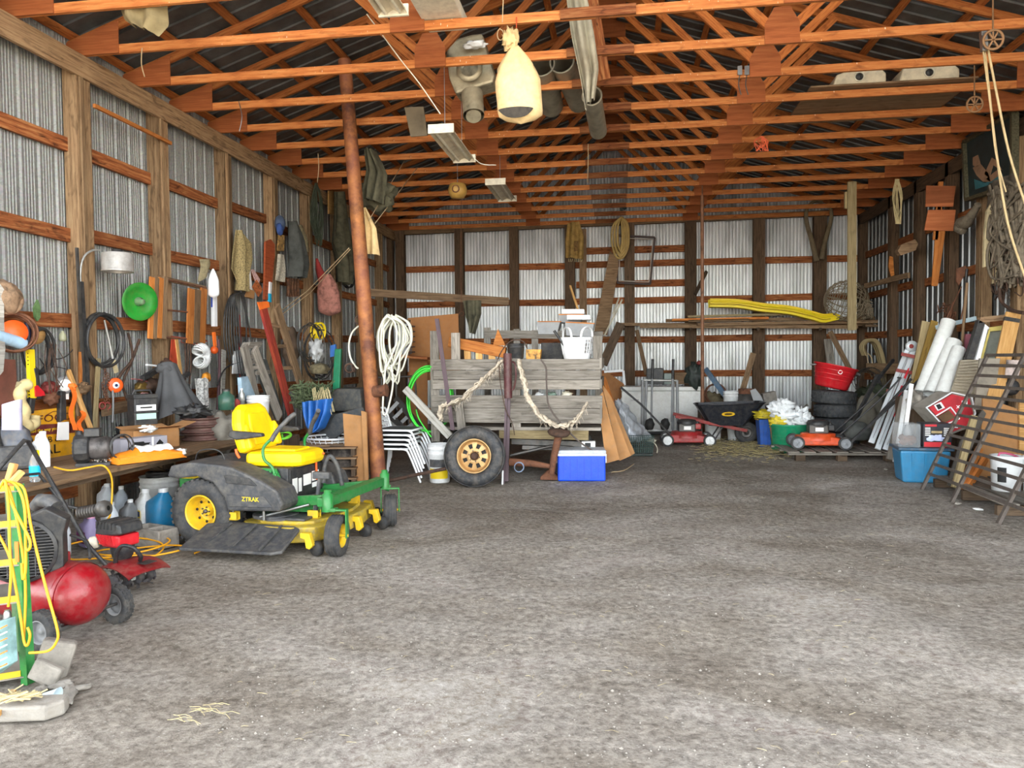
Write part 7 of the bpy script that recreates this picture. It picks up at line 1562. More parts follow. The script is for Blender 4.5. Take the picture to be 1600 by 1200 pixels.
# hand trucks
def handtruck(px, lab):
    b = at(px, 683, Z=0); t = thing('hand_truck', lab, 'hand truck', b)
    for s in (-1, 1): a = MB(); a.tube([(s*.16, 0, .12), (s*.16, .08, 1.05), (s*.13, .1, 1.18)], .02, 8); fr = part('rail', a, GREYP, t); a = MB(); a.tube([(s*.13, .1, 1.15), (s*.13, .1, 1.48)], .026, 8); part('grip', a, BLK, t)
    for z in (.25, .6, 1.0): a = MB(); a.board((-.16, .03, z), (.16, .03, z), .03, .02); part('crossbar', a, GREYP, t)
    for s in (-1, 1): a = MB(); tyre(a, (s*.24, .05, .13), (1, 0, 0), .13, .05, .07, 0, 24); part('wheel', a, RUBN, t)
    a = MB(); a.bx(-.2, .2, -.15, 0, .01, .02); part('toe_plate', a, DSTEEL, t)
t = thing('steel_trolley', 'grey steel trolley frame with two black handles in front of the freezer', 'trolley', at(1032, 688, Z=0)+Vector((0, .2, 0)))
Yt = t.location.y
for x0, x1 in ((1004, 1003), (1010, 1007), (1052, 1051), (1058, 1059)):
    a = MB(); p = at(x0, 594, Y=Yt); q = at(x1, 676, Y=Yt); a.cyl((q.x, Yt, 0.02), p, .028, n=10); pw('upright', a, GREYP, t)
for x0 in (1016, 1048):
    a = MB(); p = at(x0+3, 590, Y=Yt-.1); a.cyl((p.x-.02, Yt-.1, .35), p, .02); pw('handle_tube', a, GREYP, t)
    a = MB(); a.cyl(at(x0+3, 592, Y=Yt-.1), at(x0+4, 561, Y=Yt-.1), .027); pw('black_grip', a, BLK, t)
    a = MB(); q = at(x0-1 if x0 < 1030 else x0-9, 663, Y=Yt-.2); a.blob(q, (.09, .08, .12), .1, 4); pw('rubber_foot', a, RUBN, t)
for y0 in (594, 672): a = MB(); a.cyl(at(1006, y0, Y=Yt), at(1058, y0+1, Y=Yt), .024, n=10); pw('crossbar', a, ALU if y0 < 600 else WHT, t)
a = MB(); a.surf(lambda u, v: at(958+12*u+40*v*u+8*v, 628+62*v-6*u, Y=13.0)+Vector((0, -.25*sin(pi*u)*(.4+v), 0))+Vector((.02*sin(v*25+u*9), 0, .02*sin(u*30+v*11))), 24, 24, .004); solo('plastic_sheeting', a, mat('silvery_film', '#b9bec4', .3, .3, var=.3, scale=10), 'crumpled silvery plastic sheeting beside the leaning cardboard', 'plastic')
t = thing('garden_basket', 'dark green wire basket on the dirt beside the cardboard sheets', 'basket', at(1003, 712, Z=0)+Vector((0, .15, 0)))
a = MB()
for k in range(12): x = -.2+k*.036; a.tube([(x*.85, -.13, 0), (x, -.15, .30)], .005, 4); a.tube([(x*.85, .13, 0), (x, .15, .30)], .005, 4)
for z in (0, .06, .12, .18, .24, .30): k_ = .85+.15*z/.3; a.tube([(-.2*k_, -.14*k_, z), (.2*k_, -.14*k_, z), (.2*k_, .14*k_, z), (-.2*k_, .14*k_, z)], .006, 4, closed=True)
part('wires', a, mat('dark_green_wire', '#2f4a44', .6), t); a = MB(); a.bx(-.17, .17, -.12, .12, .005, .02); part('base', a, BLK, t)
a = MB(); pxtube(a, [(1015, 690), (1022, 692), (1027, 700), (1026, 708), (1018, 716), (1000, 722)], .008, Y=12.6, k=5); a.blob(at(1018, 688, Y=12.6), (.08, .05, .03), .2, 3); solo('rope_end', a, OFFW, 'pale rope with a plug end trailing from the dark green basket', 'rope')
a = MB(); a.tube(smooth_path([at(955, 738, Z=.01), at(975, 735, Z=.01), at(990, 725, Z=.01)], 4), .008, 5); solo('tan_rope', a, ROPE, 'thin tan rope lying on the dirt right of the cooler', 'rope')

# push mowers, wheelbarrow
def push_mower(c, rz, col, label, hub, top, handle, sc_=1.0, bag=False):
    t = thing('push_mower', label, 'lawn mower', c, rz); t.scale = (sc_,)*3; P = lambda n_, mb, m, **k: part(n_, mb, m, t, **k)
    a = MB(); a.prism([(-.36, .06), (-.30, .20), (.18, .20), (.40, .15), (.44, .07)], (0, 0, 0), (1, 0, 0), (0, 0, 1), .44); P('deck', a, col, b=.02)
    a = MB(); a.lathe([(.27, .14), (.26, .24), (.14, .25), (0, .25)], n=28); P('deck_dome', a, col)
    for x, y in ((-.34, -.25), (-.34, .25), (.36, -.25), (.36, .25)):
        a = MB(); a.lathe([(.075, -.024), (.098, -.024), (.105, -.016), (.105, .016), (.098, .024), (.075, .024)], (x, y, .105), (0, 1, 0), 26); w_ = P('wheel', a, RUB)
        s = -1 if y < 0 else 1
        a = MB(); a.lathe([(.078, .02), (.070, .012), (.025, .012), (.02, .026), (0, .026)], (x, y, .105), (0, s, 0), 22)
        for k in range(5): q = 2*pi*k/5; a.board((x+cos(q)*.02, y+s*.018, .105+sin(q)*.02), (x+cos(q)*.075, y+s*.018, .105+sin(q)*.075), .022, .012, (-sin(q), 0, cos(q)))
        subpart('hub_cap', a, hub, w_)
    a = MB(); a.bx(-.15, .14, -.14, .14, .24, .38); P('engine', a, top, b=.02)
    a = MB(); a.lathe([(.16, .36), (.17, .40), (.15, .44), (.05, .455), (0, .455)], n=26); P('engine_shroud', a, BLK)
    a = MB(); a.bx(.10, .24, -.08, .08, .28, .38); P('fuel_tank', a, col if not bag else BLK, b=.02)
    a = MB(); a.lathe([(.03, 0), (.03, .03), (0, .032)], (.18, 0, .38), n=12); P('fuel_cap', a, BLK)
    a = MB(); a.bx(-.06, .06, -.145, -.141, .28, .34); P('label', a, LBL, )
    for s in (-1, 1): a = MB(); a.tube([Vector(h) + Vector((0, s*.2, 0)) for h in handle], .013, 8); P('handlebar', a, BLK)
    h = Vector(handle[-1]); a = MB(); a.tube([h+Vector((0, -.2, 0)), h+Vector((0, .2, 0))], .014, 8); P('handle_grip', a, BLK)
    if bag: a = MB(); a.blob((handle[0][0]+.28*(1 if handle[-1][0] > 0 else -1), 0, .28), (.20, .19, .16), .1, 3, flat=.15); P('grass_bag', a, CLOTHD)
    return t
push_mower(at(1075, 698, Z=0)+Vector((.0, .25, 0)), 0, mat('dusty_red_paint', '#a32226', .45, dirt=.3), 'red push mower with grey star hubs in front of the freezer', WHT, DSTEEL, [(-.30, 0, .20), (-.75, 0, .68), (-1.12, 0, 1.0)], 1.05)
# wheelbarrow
wb = at(1171, 696, Z=0); t = thing('wheelbarrow', 'black tub wheelbarrow with dull red handles at the back', 'wheelbarrow', (wb.x, wb.y+.35, 0))
P = lambda n_, mb, m, **k: part(n_, mb, m, t, **k)
a = MB(); tyre(a, (0, 0, .205), (0, 1, 0), .205, .11, .10, 0, 36); w_ = P('wheel', a, RUBN); a = MB(); rim(a, (0, 0, .20), (0, -1, 0), .11, .09, .3); a.lathe([(.03, 0), (.025, .05), (0, .05)], (0, -.02, .2), (0, -1, 0), 14); subpart('rim', a, DSTEEL, w_)
for s in (-1, 1):
    a = MB(); a.board((.0, s*.10, .24), (-1.30, s*.30, .52), .06, .04, (0, 0, 1)); P('handle', a, REDD, b=.006)
    a = MB(); a.tube(smooth_path([(-.45, s*.20, .32), (-.62, s*.24, .05), (-.70, s*.24, .02), (-.80, s*.24, .08), (-.85, s*.24, .40)], 3), .014, 8); P('leg', a, BLK)
a = MB()
top = [(-.86, -.34), (.22, -.30), (.30, -.2), (.30, .2), (.22, .30), (-.86, .34), (-.92, .25), (-.92, -.25)]; bot = [(-.64, -.20), (-.10, -.18), (-.05, -.12), (-.05, .12), (-.10, .18), (-.64, .20), (-.68, .14), (-.68, -.14)]
tz = lambda x: .72+.035*(x+.9)
def tub(o): return [(x*(1), y, tz(x)-o) for x, y in top]+[(x+o*0, y, .34+o*.3) for x, y in bot]
V = tub(0); fs = [(i, (i+1) % 8, 8+(i+1) % 8, 8+i) for i in range(8)]+[tuple(range(8, 16))]
a.add(V, fs); V2 = [(x*.97-.01, y*.95, z+.012) for x, y, z in V]; a.add(V2, [f[::-1] for f in fs]); a.tube([Vector(v) for v in V[:8]], .014, 8, closed=True); P('tub', a, mat('black_barrow_tub', '#1d2129', .35, dirt=.15))
a = MB(); a.prism([(cos(q)*.115, sin(q)*.042) for q in [2*pi*k/24 for k in range(24)]], (-.36, -.288, .56), (1, 0, .02), (0, -.42, .9), .012); P('yellow_emblem', a, mat('emblem_yellow', '#e3b62b', .5), )
a = MB(); a.prism([(cos(q)*.07, sin(q)*.018) for q in [2*pi*k/20 for k in range(20)]], (-.36, -.296, .562), (1, 0, .02), (0, -.42, .9), .014); P('emblem_script', a, mat('emblem_brown', '#5b4615', .6), )
# pails and pans behind the wheelbarrow
pail('white_pail', at(1142, 642, Y=15.2), .15, .40, WHT, 'white pail with red streaks standing high behind the wheelbarrow tub', bail=False)
pail('white_pail', at(1116, 642, Y=15.2), .16, .13, WHT, 'white pail standing left behind the wheelbarrow tub', bail=False)
for i, (x, Y, r_) in enumerate(((1114, 14.6, .16), (1150, 14.6, .17))):
    q = at(x, 690, Y=Y); pail('white_pail', (q.x, Y, 0), r_, .42 if i == 0 else .3, WHT, f'white pail on the dirt under the wheelbarrow, {["left", "right"][i]} one', bail=False)
a = MB(); q = at(1132, 660, Y=15.3); a.bx(q.x-.5, q.x+.9, 15.0, 15.6, 0, .57); solo('low_bench', a, W_DARK, 'dark low bench behind the wheelbarrow carrying pails and tins', 'bench', b=.01)
t = thing('galvanised_tub', 'dull galvanised tub with rusty rim behind the wheelbarrow', 'tub', at(1166, 640, Y=15.2)); t.location.z = .58; a = MB(); a.lathe([(0, 0), (.15, 0), (.18, .28), (.19, .28), (.16, .02)], n=24); part('body', a, DSTEEL, t); a = MB(); a.lathe([(.16, .28), (.16, .38), (0, .38)], n=20); part('rusty_can', a, RUST, t)
a = MB(); coil(a, at(1118, 617, Y=15.5), (.3, -1, .2), .22, .012, 5, .06, seed=17); solo('wire_coil', a, RUST, 'rust-brown wire coil leaning behind the white pails', 'wire'); 
a = MB(); a.blob(at(1114, 625, Y=15.6), (.2, .12, .17), .3, 8); solo('brown_sack', a, mat('olive_brown_sack', '#5c523d', .9, var=.3), 'olive-brown sack behind the rust-brown wire coil', 'sack')
bpoly('grey_board', [(1172, 610), (1180, 607), (1190, 620), (1206, 668), (1212, 700), (1200, 700)], .03, GREYP, 'curved grey board leaning beside the wheelbarrow tub', 'board', Y=14.4)
bpoly('concrete_slab', [(1190, 615), (1210, 611), (1213, 628), (1193, 632)], .25, GREYC, 'grey slab on the scrap pile behind the white feed bags', 'slab', Y=15.6)
for i, (x, y, r_, m, lab) in enumerate(((1215, 640, (.35, .3, .10), RUSTD, 'dark flattened scrap heap behind the white feed bags'), (1238, 652, (.3, .3, .10), BLK, 'black scrap lying between the scrap heap and the tyres'), (1200, 655, (.25, .2, .18), mat('dark_green_bin', '#264238', .6), 'dark green bin lying behind the blue bin'))):
    q = at(x, y, Y=15.2); q.z = r_[2]*.9 if i < 0 else q.z; a = MB(); a.blob(q, r_, .3, i+5, 14, 2.5); solo('scrap_heap', a, m, lab, 'scrap')
a = MB(); a.bx(at(1205, 650, Y=15.3).x, at(1262, 650, Y=15.3).x, 14.9, 15.7, 0, .55); solo('scrap_crate', a, W_DARK, 'dark wooden crate under the scrap heap behind the green tub', 'crate')
for i, (A_, B_) in enumerate((((1262, 633), (1240, 655)),)): a = MB(); a.board(at(*A_, Y=14.3), at(*B_, Y=14.2), .05, .03); solo('short_batten', a, W_GREY, 'short grey batten sticking out left of the tyre stack', 'batten')
# bins
t = thing('blue_bin', 'blue recycling bin with a black rim left of the green tub', 'bin', at(1201, 700, Z=0)+Vector((0, .25, 0)))
a = MB(); V = []
for z, k in ((0, .78), (.5, 1)): V += [(-.15*k, -.18*k, z), (.15*k, -.18*k, z), (.15*k, .18*k, z), (-.15*k, .18*k, z)]
a.add(V, [(3, 2, 1, 0), (0, 1, 5, 4), (1, 2, 6, 5), (2, 3, 7, 6), (3, 0, 4, 7)]); part('body', a, mat('royal_blue_bin', '#1f57ae', .45, dirt=.15), t, b=.01)
a = MB(); a.tube([(-.15, -.18, .5), (.15, -.18, .5), (.15, .18, .5), (-.15, .18, .5)], .014, 6, closed=True); part('rim', a, BLK, t)
for k in range(3): a = MB(); a.board((-.07+k*.07, -.157, .05), (-.08+k*.08, -.183, .46), .012, .008, (1, 0, 0)); part('rib', a, mat('royal_blue_bin', ''), t)
a = MB(); a.blob(t.location+Vector((.05, 0, .56)), (.22, .18, .10), .4, 7, 16, 4); solo('yellow_wrapping', a, mat('yellow_film', '#d8c235', .5, var=.3, scale=14), 'crumpled yellow wrapping heaped over the blue bin', 'wrapping')
bpoly('rusty_sheet', [(1203, 668), (1214, 665), (1216, 706), (1208, 704)], .02, RUST, 'rusty brown panel between the blue bin and the green tub', 'panel', Y=12.85)
gt = at(1241, 709, Z=0)+Vector((0, .33, 0)); t = thing('green_tub', 'large green round tub full of white feed bags', 'tub', gt)
a = MB(); a.lathe([(0, 0), (.27, 0), (.29, .02), (.325, .44), (.34, .45), (.34, .47), (.315, .47), (.28, .03)], n=44); part('body', a, GRNP, t)
for z in (.16, .22, .28): a = MB(); a.torus((0, 0, z), (0, 0, 1), .292+.08*z, .004, 44, 4); part('moulded_ring', a, GRNP, t)
FB = mat('white_woven_feed_bag', '#dfe2e3', .6, var=.12, scale=5, bump=.8, bscale=14)
for i, (dx, dz, r_, lab) in enumerate(((-.02, .56, (.24, .18, .13), 'crumpled white feed bag filling the green tub'), (-.13, .74, (.17, .12, .12), 'folded white feed bag, topmost above the green tub'), (.18, .55, (.14, .14, .16), 'white feed bag bulging at the right of the green tub'))):
    a = MB(); a.blob(gt+Vector((dx, 0, dz)), r_, .42, i+11, 22, 3.2); solo('feed_bag', a, FB, lab, 'bag')
a = MB(); a.blob(gt+Vector((-.2, -.05, .5)), (.14, .12, .09), .4, 3, 16, 4); solo('yellow_wrapping', a, mat('yellow_film', ''), 'crumpled yellow wrapping at the left edge of the green tub', 'wrapping')
# tyre stack and red tub
tc = Vector(at(1307, 672, Y=13.9)); tc.z = 0
TB = [(0, .125, .40, 0), (1, .37, .39, .01), (2, .615, .385, .03), (3, .855, .37, -.02)]
for k, z, r_, dx in TB:
    a = MB(); tyre(a, (tc.x+dx, 14.0, z), (0.02*k, 0, 1), r_, .22, .24, 30, 44); solo('car_tyre', a, mat('worn_tyre', '#33363a', .75, var=.25, dirt=.35, dcol='#69655c', bump=.3), f'worn car tyre under the red tub, {["bottom", "second", "third", "topmost"][k]} of the stack', 'tyre', 'stacked car tyres')
rt = at(1298, 607, Y=14.0); t = thing('red_tub', 'red plastic tub tilted on top of the tyre stack', 'tub', (rt.x, rt.y, 1.02), R=Matrix.Rotation(radians(13), 3, 'Y'))
a = MB(); a.lathe([(0, 0), (.26, 0), (.285, .03), (.36, .38), (.385, .39), (.385, .41), (.35, .41), (.27, .04)], n=40); part('body', a, REDP, t)
for z in (.16, .24, .32): a = MB(); a.torus((0, 0, z), (0, 0, 1), .283+.21*z, .006, 40, 4); part('moulded_ring', a, REDP, t)
a = MB(); coil(a, (.0, -.345, .30), (0, -1, .2), .03, .007, 1.2, .01, seed=1); part('white_emblem', a, LBL, t)
for s in (-1, 1): a = MB(); a.tube(smooth_path([(s*.36, -.06, .36), (s*.42, -.05, .34), (s*.42, .05, .34), (s*.36, .06, .36)], 3), .012, 6); part('handle', a, GREYP, t)
# boxes, canvas and junk right of tyres
a = MB(); a.blob(at(1358, 645, Y=13.6), (.22, .2, .33), .2, 5); solo('khaki_bag', a, mat('grey_khaki_canvas', '#69655a', .9, var=.15), 'grey-khaki canvas bag standing right of the tyre stack', 'bag')
t = thing('toboggan', 'wooden toboggan with a curled end standing in the back right corner', 'toboggan', at(1375, 600, Y=16.6))
cx = smooth_path([at(1354, 555, Y=15.9), at(1350, 542, Y=15.9), at(1356, 533, Y=15.9), at(1366, 532, Y=15.9), at(1373, 540, Y=15.9), at(1379, 560, Y=15.9), at(1385, 590, Y=15.9), at(1392, 630, Y=15.9)], 5)
for k in range(3): a = MB(); a.tube([p+Vector((0, .11*k, 0)) for p in cx], .055, 6, flat=.25); pw('slat', a, W_PALE, t)
for y in (553, 569, 585): a = MB(); q = at(1376+(y-553)*.15, y, Y=16.3); a.board(q, q+Vector((0, .4, 0)), .05, .04); pw('crossbar', a, W_OLD, t)
a = MB(); pxtube(a, [(1356, 552), (1362, 560), (1365, 580), (1370, 600)], .012, Y=16.2); pxtube(a, [(1354, 552), (1358, 575), (1362, 590)], .01, Y=16.2); solo('toboggan_rope', a, ROPE, 'tan rope hanging from the curled end of the toboggan', 'rope')
a = MB()
for k in range(9): coil(a, at(1362, 600, Y=15.2)+Vector((0, .03*k, 0)), (.4, -1, .1*k), .3, .005, 1.1, .05, seed=k, n=20)
solo('wire_tangle', a, DSTEEL, 'tangle of dark fence wire below the toboggan', 'wire', kind='stuff')
a = MB(); a.blob(at(1365, 618, Y=15.0), (.25, .2, .2), .35, 12, 14, 3); solo('dark_green_heap', a, mat('dark_olive_heap', '#464e3c', .9, var=.3), 'dark olive heap under the wire tangle', 'heap')
a = MB(); a.bx(4.5, 5.2, 14.9, 16.2, 0, .8); solo('corner_chest', a, W_DARK, 'dark wooden chest in the back right corner under the heaps', 'chest', b=.02)
a = MB(); a.board(at(1355, 575, Y=16.0), at(1430, 577, Y=14.5), .2, .05); solo('corner_shelf', a, W_OLD, 'weathered shelf plank in the back right corner', 'shelf')
# pallet and orange mower
t = thing('flat_pallet', 'weathered grey pallet on the dirt under the orange push mower', 'pallet', (3.35, 12.35, 0), radians(3))
for k in range(7): a = MB(); x = -.72+k*.24; a.board((x, -.55, .125), (x+.05, .6, .125), .17, .02, (1, 0, 0)); part('deck_board', a, W_GREY, t, b=.003)
for y in (-.5, 0, .52): a = MB(); a.board((-.8, y, .095), (.85, y, .095), .09, .03, (0, 1, 0)); part('stringer', a, W_GREY, t)
for x in (-.62, .0, .7):
    for y in (-.5, .5): a = MB(); a.bx(x-.07, x+.07, y-.05, y+.05, -.01, .08); part('block', a, W_DARK, t)
push_mower((3.13, 12.25, .135), radians(-4), mat('orange_mower_paint', '#e2501c', .4, dirt=.2), 'orange push mower with grey wheels standing on the pallet', mat('grey_hub', '#8d9094', .5), DSTEEL, [(.30, 0, .25), (.85, 0, .78), (1.15, .0, 1.12)], 1.0, bag=True)
a = MB(); a.board(at(1330, 668, Y=12.6), at(1372, 586, Y=12.9), .05, .05); a.board(at(1366, 600, Y=12.85), at(1396, 562, Y=13.1), .04, .04); solo('folded_push_bar', a, BLK, 'black folded mower handle leaning behind the aluminium ladder', 'handle')
# right side clutter
def rtube(name, A_, B_, Y0, Y1, r, m, label, cat, open_=False):
    a = MB(); p, q = at(*A_, Y=Y0), at(*B_, Y=Y1); a.tube([p, q], r, 20, caps=not open_)
    if open_: a.tube([q, p], r*.9, 20, caps=False); a.lathe([(r*.9, 0), (r, 0)], p, (p-q).normalized(), 20)
    return solo(name, a, m, label, cat)
t = thing('folding_ladder', 'folded silver ladder with red joints leaning at the right wall', 'ladder', at(1372, 702, Z=0))
for (A_, B_) in (((1419, 545), (1361, 692)), ((1430, 543), (1371, 702)), ((1443, 547), (1383, 703))):
    a = MB(); a.board(at(*A_, Y=12.3), at(*B_, Y=11.8), .088, .05, (1, 0, .3)); pw('rail', a, ALUB, t, b=.01)
    a = MB(); a.board(at(A_[0]+2, A_[1]+4, Y=12.24), at(B_[0]+3, B_[1]-8, Y=11.76), .008, .004, (1, 0, .3)); pw('groove', a, GREYP, t)
for x, y in ((1424, 541), (1440, 542)): a = MB(); a.lathe([(0, -.03), (.085, -.03), (.085, .03), (0, .03)], at(x, y, Y=12.25), (0, 1, 0), 20); c_ = pw('hinge_plate', a, ALUB, t); a = MB(); a.lathe([(0, 0), (.035, 0), (.03, .015), (0, .015)], at(x, y, Y=12.21), (0, -1, 0), 14); pw('hinge_knob', a, REDD, t)
for x0, y0, x1 in ((1408, 553, 1436), (1400, 578, 1432), (1385, 610, 1420), (1376, 640, 1410), (1364, 670, 1395)): a = MB(); a.board(at(x0, y0, Y=12.15), at(x1, y0+6, Y=12.1), .05, .05); pw('red_joint', a, REDD, t)
for pts in ([(1412, 590), (1419, 575), (1421, 576), (1415, 592)], [(1402, 622), (1408, 602), (1411, 603), (1406, 623)], [(1395, 650), (1400, 632), (1403, 633), (1398, 652)]):
    a = MB(); poly(a, pts, .006, Y=11.98); pw('red_print', a, LBLR, t)
a = MB(); a.board(at(1330, 690, Y=11.6), at(1440, 590, Y=11.7), .035, .03); a.board(at(1356, 668, Y=11.65), at(1424, 592, Y=11.7), .03, .03); solo('black_strut', a, BLK, 'black tubular bars slanting across the folded silver ladder', 'bars')
for i, (A_, B_, w_, Y, m, lab) in enumerate((((1416, 610), (1398, 722), .05, 10.9, WHT, 'white trim strip standing right of the silver ladder, left one'), ((1424, 600), (1405, 742), .05, 10.4, WHT, 'white trim strip standing right of the silver ladder, right one'), ((1412, 620), (1390, 718), .09, 11.1, W_GREY, 'grey board standing behind the white trim strips'), ((1448, 503), (1430, 600), .14, 12.2, W_PALE, 'olive-tan plank leaning behind the white pipes'), ((1460, 502), (1432, 600), .10, 12.0, wood('mustard_board', '#a08040', '#b8964e', '#6e5526'), 'mustard brown plank between the olive plank and the pipes'), ((1469, 520), (1436, 612), .06, 11.6, WHTC, 'thin white plastic strip leaning left of the widest pipe'))):
    a = MB(); p, q = at(*A_, Y=Y), at(*B_, Y=Y-.3); q.z = max(q.z, .0); a.board(p, q, w_, .03, (1, 0, 0)); solo('leaning_strip', a, m, lab, 'strip')
for i, (A_, B_, Y, r_) in enumerate((((1482, 502), (1440, 614), 11.4, .10), ((1491, 534), (1455, 616), 11.2, .105), ((1498, 545), (1471, 616), 11.0, .09))):
    rtube('drain_pipe', A_, B_, Y, Y-.3, r_, PVC, ['tallest white drain pipe leaning by the right wall', 'middle white drain pipe leaning by the right wall', 'shortest white drain pipe, half hidden by the vent panel'][i], 'pipe', True)
a = MB(); a.bx(4.0, 4.75, 10.8, 11.45, 0, 1.0); solo('storage_crate', a, W_DARK, 'dark crate under the white drain pipes', 'crate', b=.01)
a = MB(); a.blob(at(1431, 625, Y=10.6), (.12, .12, .12), .3, 3); solo('grey_cement_lump', a, GREYC, 'grey lump at the foot of the tallest pipe', 'lump')
t = thing('shovel', 'long-handled shovel with a black blade standing behind the pipes', 'shovel', at(1500, 570, Y=11.3))
a = MB(); a.cyl(at(1511, 442, Y=11.4), at(1502, 552, Y=11.3), .02, n=10); pw('handle', a, W_OLD, t)
a = MB(); poly(a, [(1494, 553), (1513, 552), (1514, 562), (1496, 572), (1486, 571), (1485, 562)], .04, Y=11.2); pw('blade', a, BLK, t, b=.01)
bpoly('pink_board', [(1508, 522), (1516, 522), (1516, 550), (1505, 548)], .05, mat('dusty_pink', '#a8636f', .7), 'dusty pink panel between the shovel handle and the window', 'panel', Y=11.5)
# window unit with its board
t = thing('window_unit', 'boxed window unit with yellow foam edge leaning at the right wall', 'window unit', at(1540, 600, Y=10.4)); WY = 10.6
for pts, m, n_ in (([(1530, 496), (1592, 489), (1590, 498), (1527, 505)], W_OLD, 'top_frame'), ([(1527, 500), (1536, 505), (1519, 562), (1508, 561)], BLK, 'side_frame'), ([(1537, 507), (1543, 512), (1529, 562), (1522, 562)], WHTC, 'white_jamb'), ([(1543, 512), (1575, 507), (1573, 515), (1545, 518)], mat('foam_yellow', '#c2b163', .7), 'foam_strip'), ([(1541, 514), (1545, 517), (1533, 562), (1529, 562)], mat('foam_yellow', ''), 'foam_strip')):
    a = MB(); poly(a, pts, .09, Y=WY); pw(n_, a, m, t)
a = MB(); poly(a, [(1545, 518), (1573, 515), (1562, 600), (1530, 600)], .02, Y=WY+.02); pw('pane', a, mat('grey_green_pane', '#7f837a', .2), t)
a = MB(); a.board(at(1583, 490, Y=10.3), at(1550, 640, Y=9.9), .17, .04, (1, 0, .2)); solo('new_plank', a, W_NEW, 'fresh orange plank leaning in front of the window unit', 'plank'); a = MB(); a.board(at(1581, 497, Y=10.27), at(1580, 503, Y=10.26), .175, .045, (1, 0, .2)); solo('black_band', a, BLK, 'black band around the top of the fresh orange plank', 'band')
t = thing('vent_louvre', 'beige ribbed vent panel leaning behind the red barn toy', 'panel', at(1505, 618, Y=9.95))
V4 = [at(*p, Y=10.6) for p in ((1500, 563), (1541, 558), (1520, 622), (1485, 616))]; a = MB(); poly(a, [(1500, 563), (1541, 558), (1520, 622), (1485, 616)], .04, Y=10.62); pw('panel', a, mat('beige_vent', '#a59a86', .6), t)
for k in range(12): v = (k+.5)/12; a = MB(); a.board(V4[0].lerp(V4[3], v)+Vector((0, -.03, 0)), V4[1].lerp(V4[2], v)+Vector((0, -.03, 0)), .012, .012); pw('rib', a, mat('beige_vent', ''), t)
for i, (pts, Y, m, lab) in enumerate((([(1530, 560), (1562, 560), (1550, 640), (1522, 640)], 10.0, mat('beige_grey_board', '#8f877a', .8), 'beige-grey board behind the iron rack top'), ([(1535, 620), (1592, 640), (1588, 760), (1530, 760)], 9.75, CARD, 'large brown cardboard behind the lower iron rack'), ([(1500, 655), (1535, 625), (1538, 700), (1500, 700)], 10.7, W_DARK, 'dark panel behind the middle of the iron rack'), ([(1592, 625), (1612, 625), (1612, 760), (1592, 760)], 9.7, W_NEW, 'light plank standing at the right frame edge behind the rack'), ([(1500, 690), (1535, 640), (1540, 646), (1492, 762), (1480, 758)], 9.4, mat('dark_grey_panel', '#58534c', .8), 'dark grey panel sloping behind the left of the iron rack'))):
    bpoly('leaning_sheet', pts, .03, m, lab, 'panel', Y=Y)
for i, (A_, B_) in enumerate((((1522, 650), (1492, 762)), ((1531, 700), (1500, 762)), ((1540, 716), (1510, 764)))): a = MB(); a.board(at(*A_, Y=9.2), at(*B_, Y=9.0), .07, .05); solo('short_plank', a, W_ORANGE if i else W_PALE, f'{["pale", "orange", "short orange"][i]} plank leaning behind the lower left of the iron rack', 'plank')
bpoly('framed_picture', [(1573, 562), (1597, 563), (1590, 592), (1570, 590)], .02, mat('pale_sunset_print', '#b7a7a0', .5, var=.7, scale=6), 'small pale print propped behind the iron rack', 'picture', Y=9.9)
a = MB(); a.blob(at(1580, 605, Y=10), (.09, .09, .1), .1, 2); solo('black_pot', a, BLK, 'black pot behind the iron rack below the pale print', 'pot')
# toy barn
t = thing('toy_barn', 'red and white toy barn lying tilted on the boxes by the right wall', 'dollhouse', at(1480, 680, Y=9.7)); BY_ = 10.2
def tb(n_, pts, m, Y, d=.02): a = MB(); poly(a, pts, d, Y=Y); return pw(n_, a, m, t)
a = MB(); F_ = [at(*p, Y=BY_) for p in ((1447, 637), (1487, 613), (1517, 620), (1524, 646), (1511, 669), (1487, 679))]; n6 = 6
dv = Vector((-.10, .22, .0)); a.add(F_+[p+dv for p in F_], [(0, 1, 2, 3, 4, 5)[::-1], tuple(range(6, 12))]+[(i, (i+1) % 6, 6+(i+1) % 6, 6+i) for i in range(6)]); pw('barn_body', a, mat('grey_card_wall', '#8b857c', .8), t)
tb('red_front', [(1451, 637), (1487, 616), (1514, 622), (1520, 646), (1509, 666), (1487, 675)], mat('barn_red', '#b3202c', .6), BY_-.012)
for (A_, B_) in (((1447, 637), (1487, 613)), ((1487, 613), (1518, 620)), ((1518, 620), (1524, 646)), ((1524, 646), (1511, 669)), ((1447, 637), (1487, 679)), ((1462, 650), (1485, 636)), ((1485, 636), (1499, 654)), ((1475, 664), (1499, 654)), ((1478, 666), (1496, 668)), ((1494, 655), (1491, 668))):
    a = MB(); a.board(at(*A_, Y=BY_-.03), at(*B_, Y=BY_-.03), .025, .012, (0, -1, 0)); a2 = a; pw('white_trim', a, WHTC, t)
tb('window', [(1459, 633), (1470, 628), (1476, 637), (1465, 642)], WHTC, BY_-.03); tb('window_pane', [(1462, 633), (1468, 631), (1472, 637), (1466, 640)], LBLB, BY_-.042)
tb('door_opening', [(1465, 651), (1482, 641), (1492, 652), (1475, 661)], mat('barn_inside', '#6b4f35', .8), BY_-.03)
tb('upper_window', [(1503, 626), (1511, 626), (1511, 634), (1503, 634)], WHTC, BY_-.03); tb('window_pane', [(1506, 628), (1509, 628), (1509, 631), (1506, 631)], LBLB, BY_-.042)
a = MB(); text_mb('x', .09, frameM(at(1497, 635, Y=BY_-.03), (1, 0, 0), (0, 0, 1)), .004, a); pw('white_cross', a, WHTC, t)
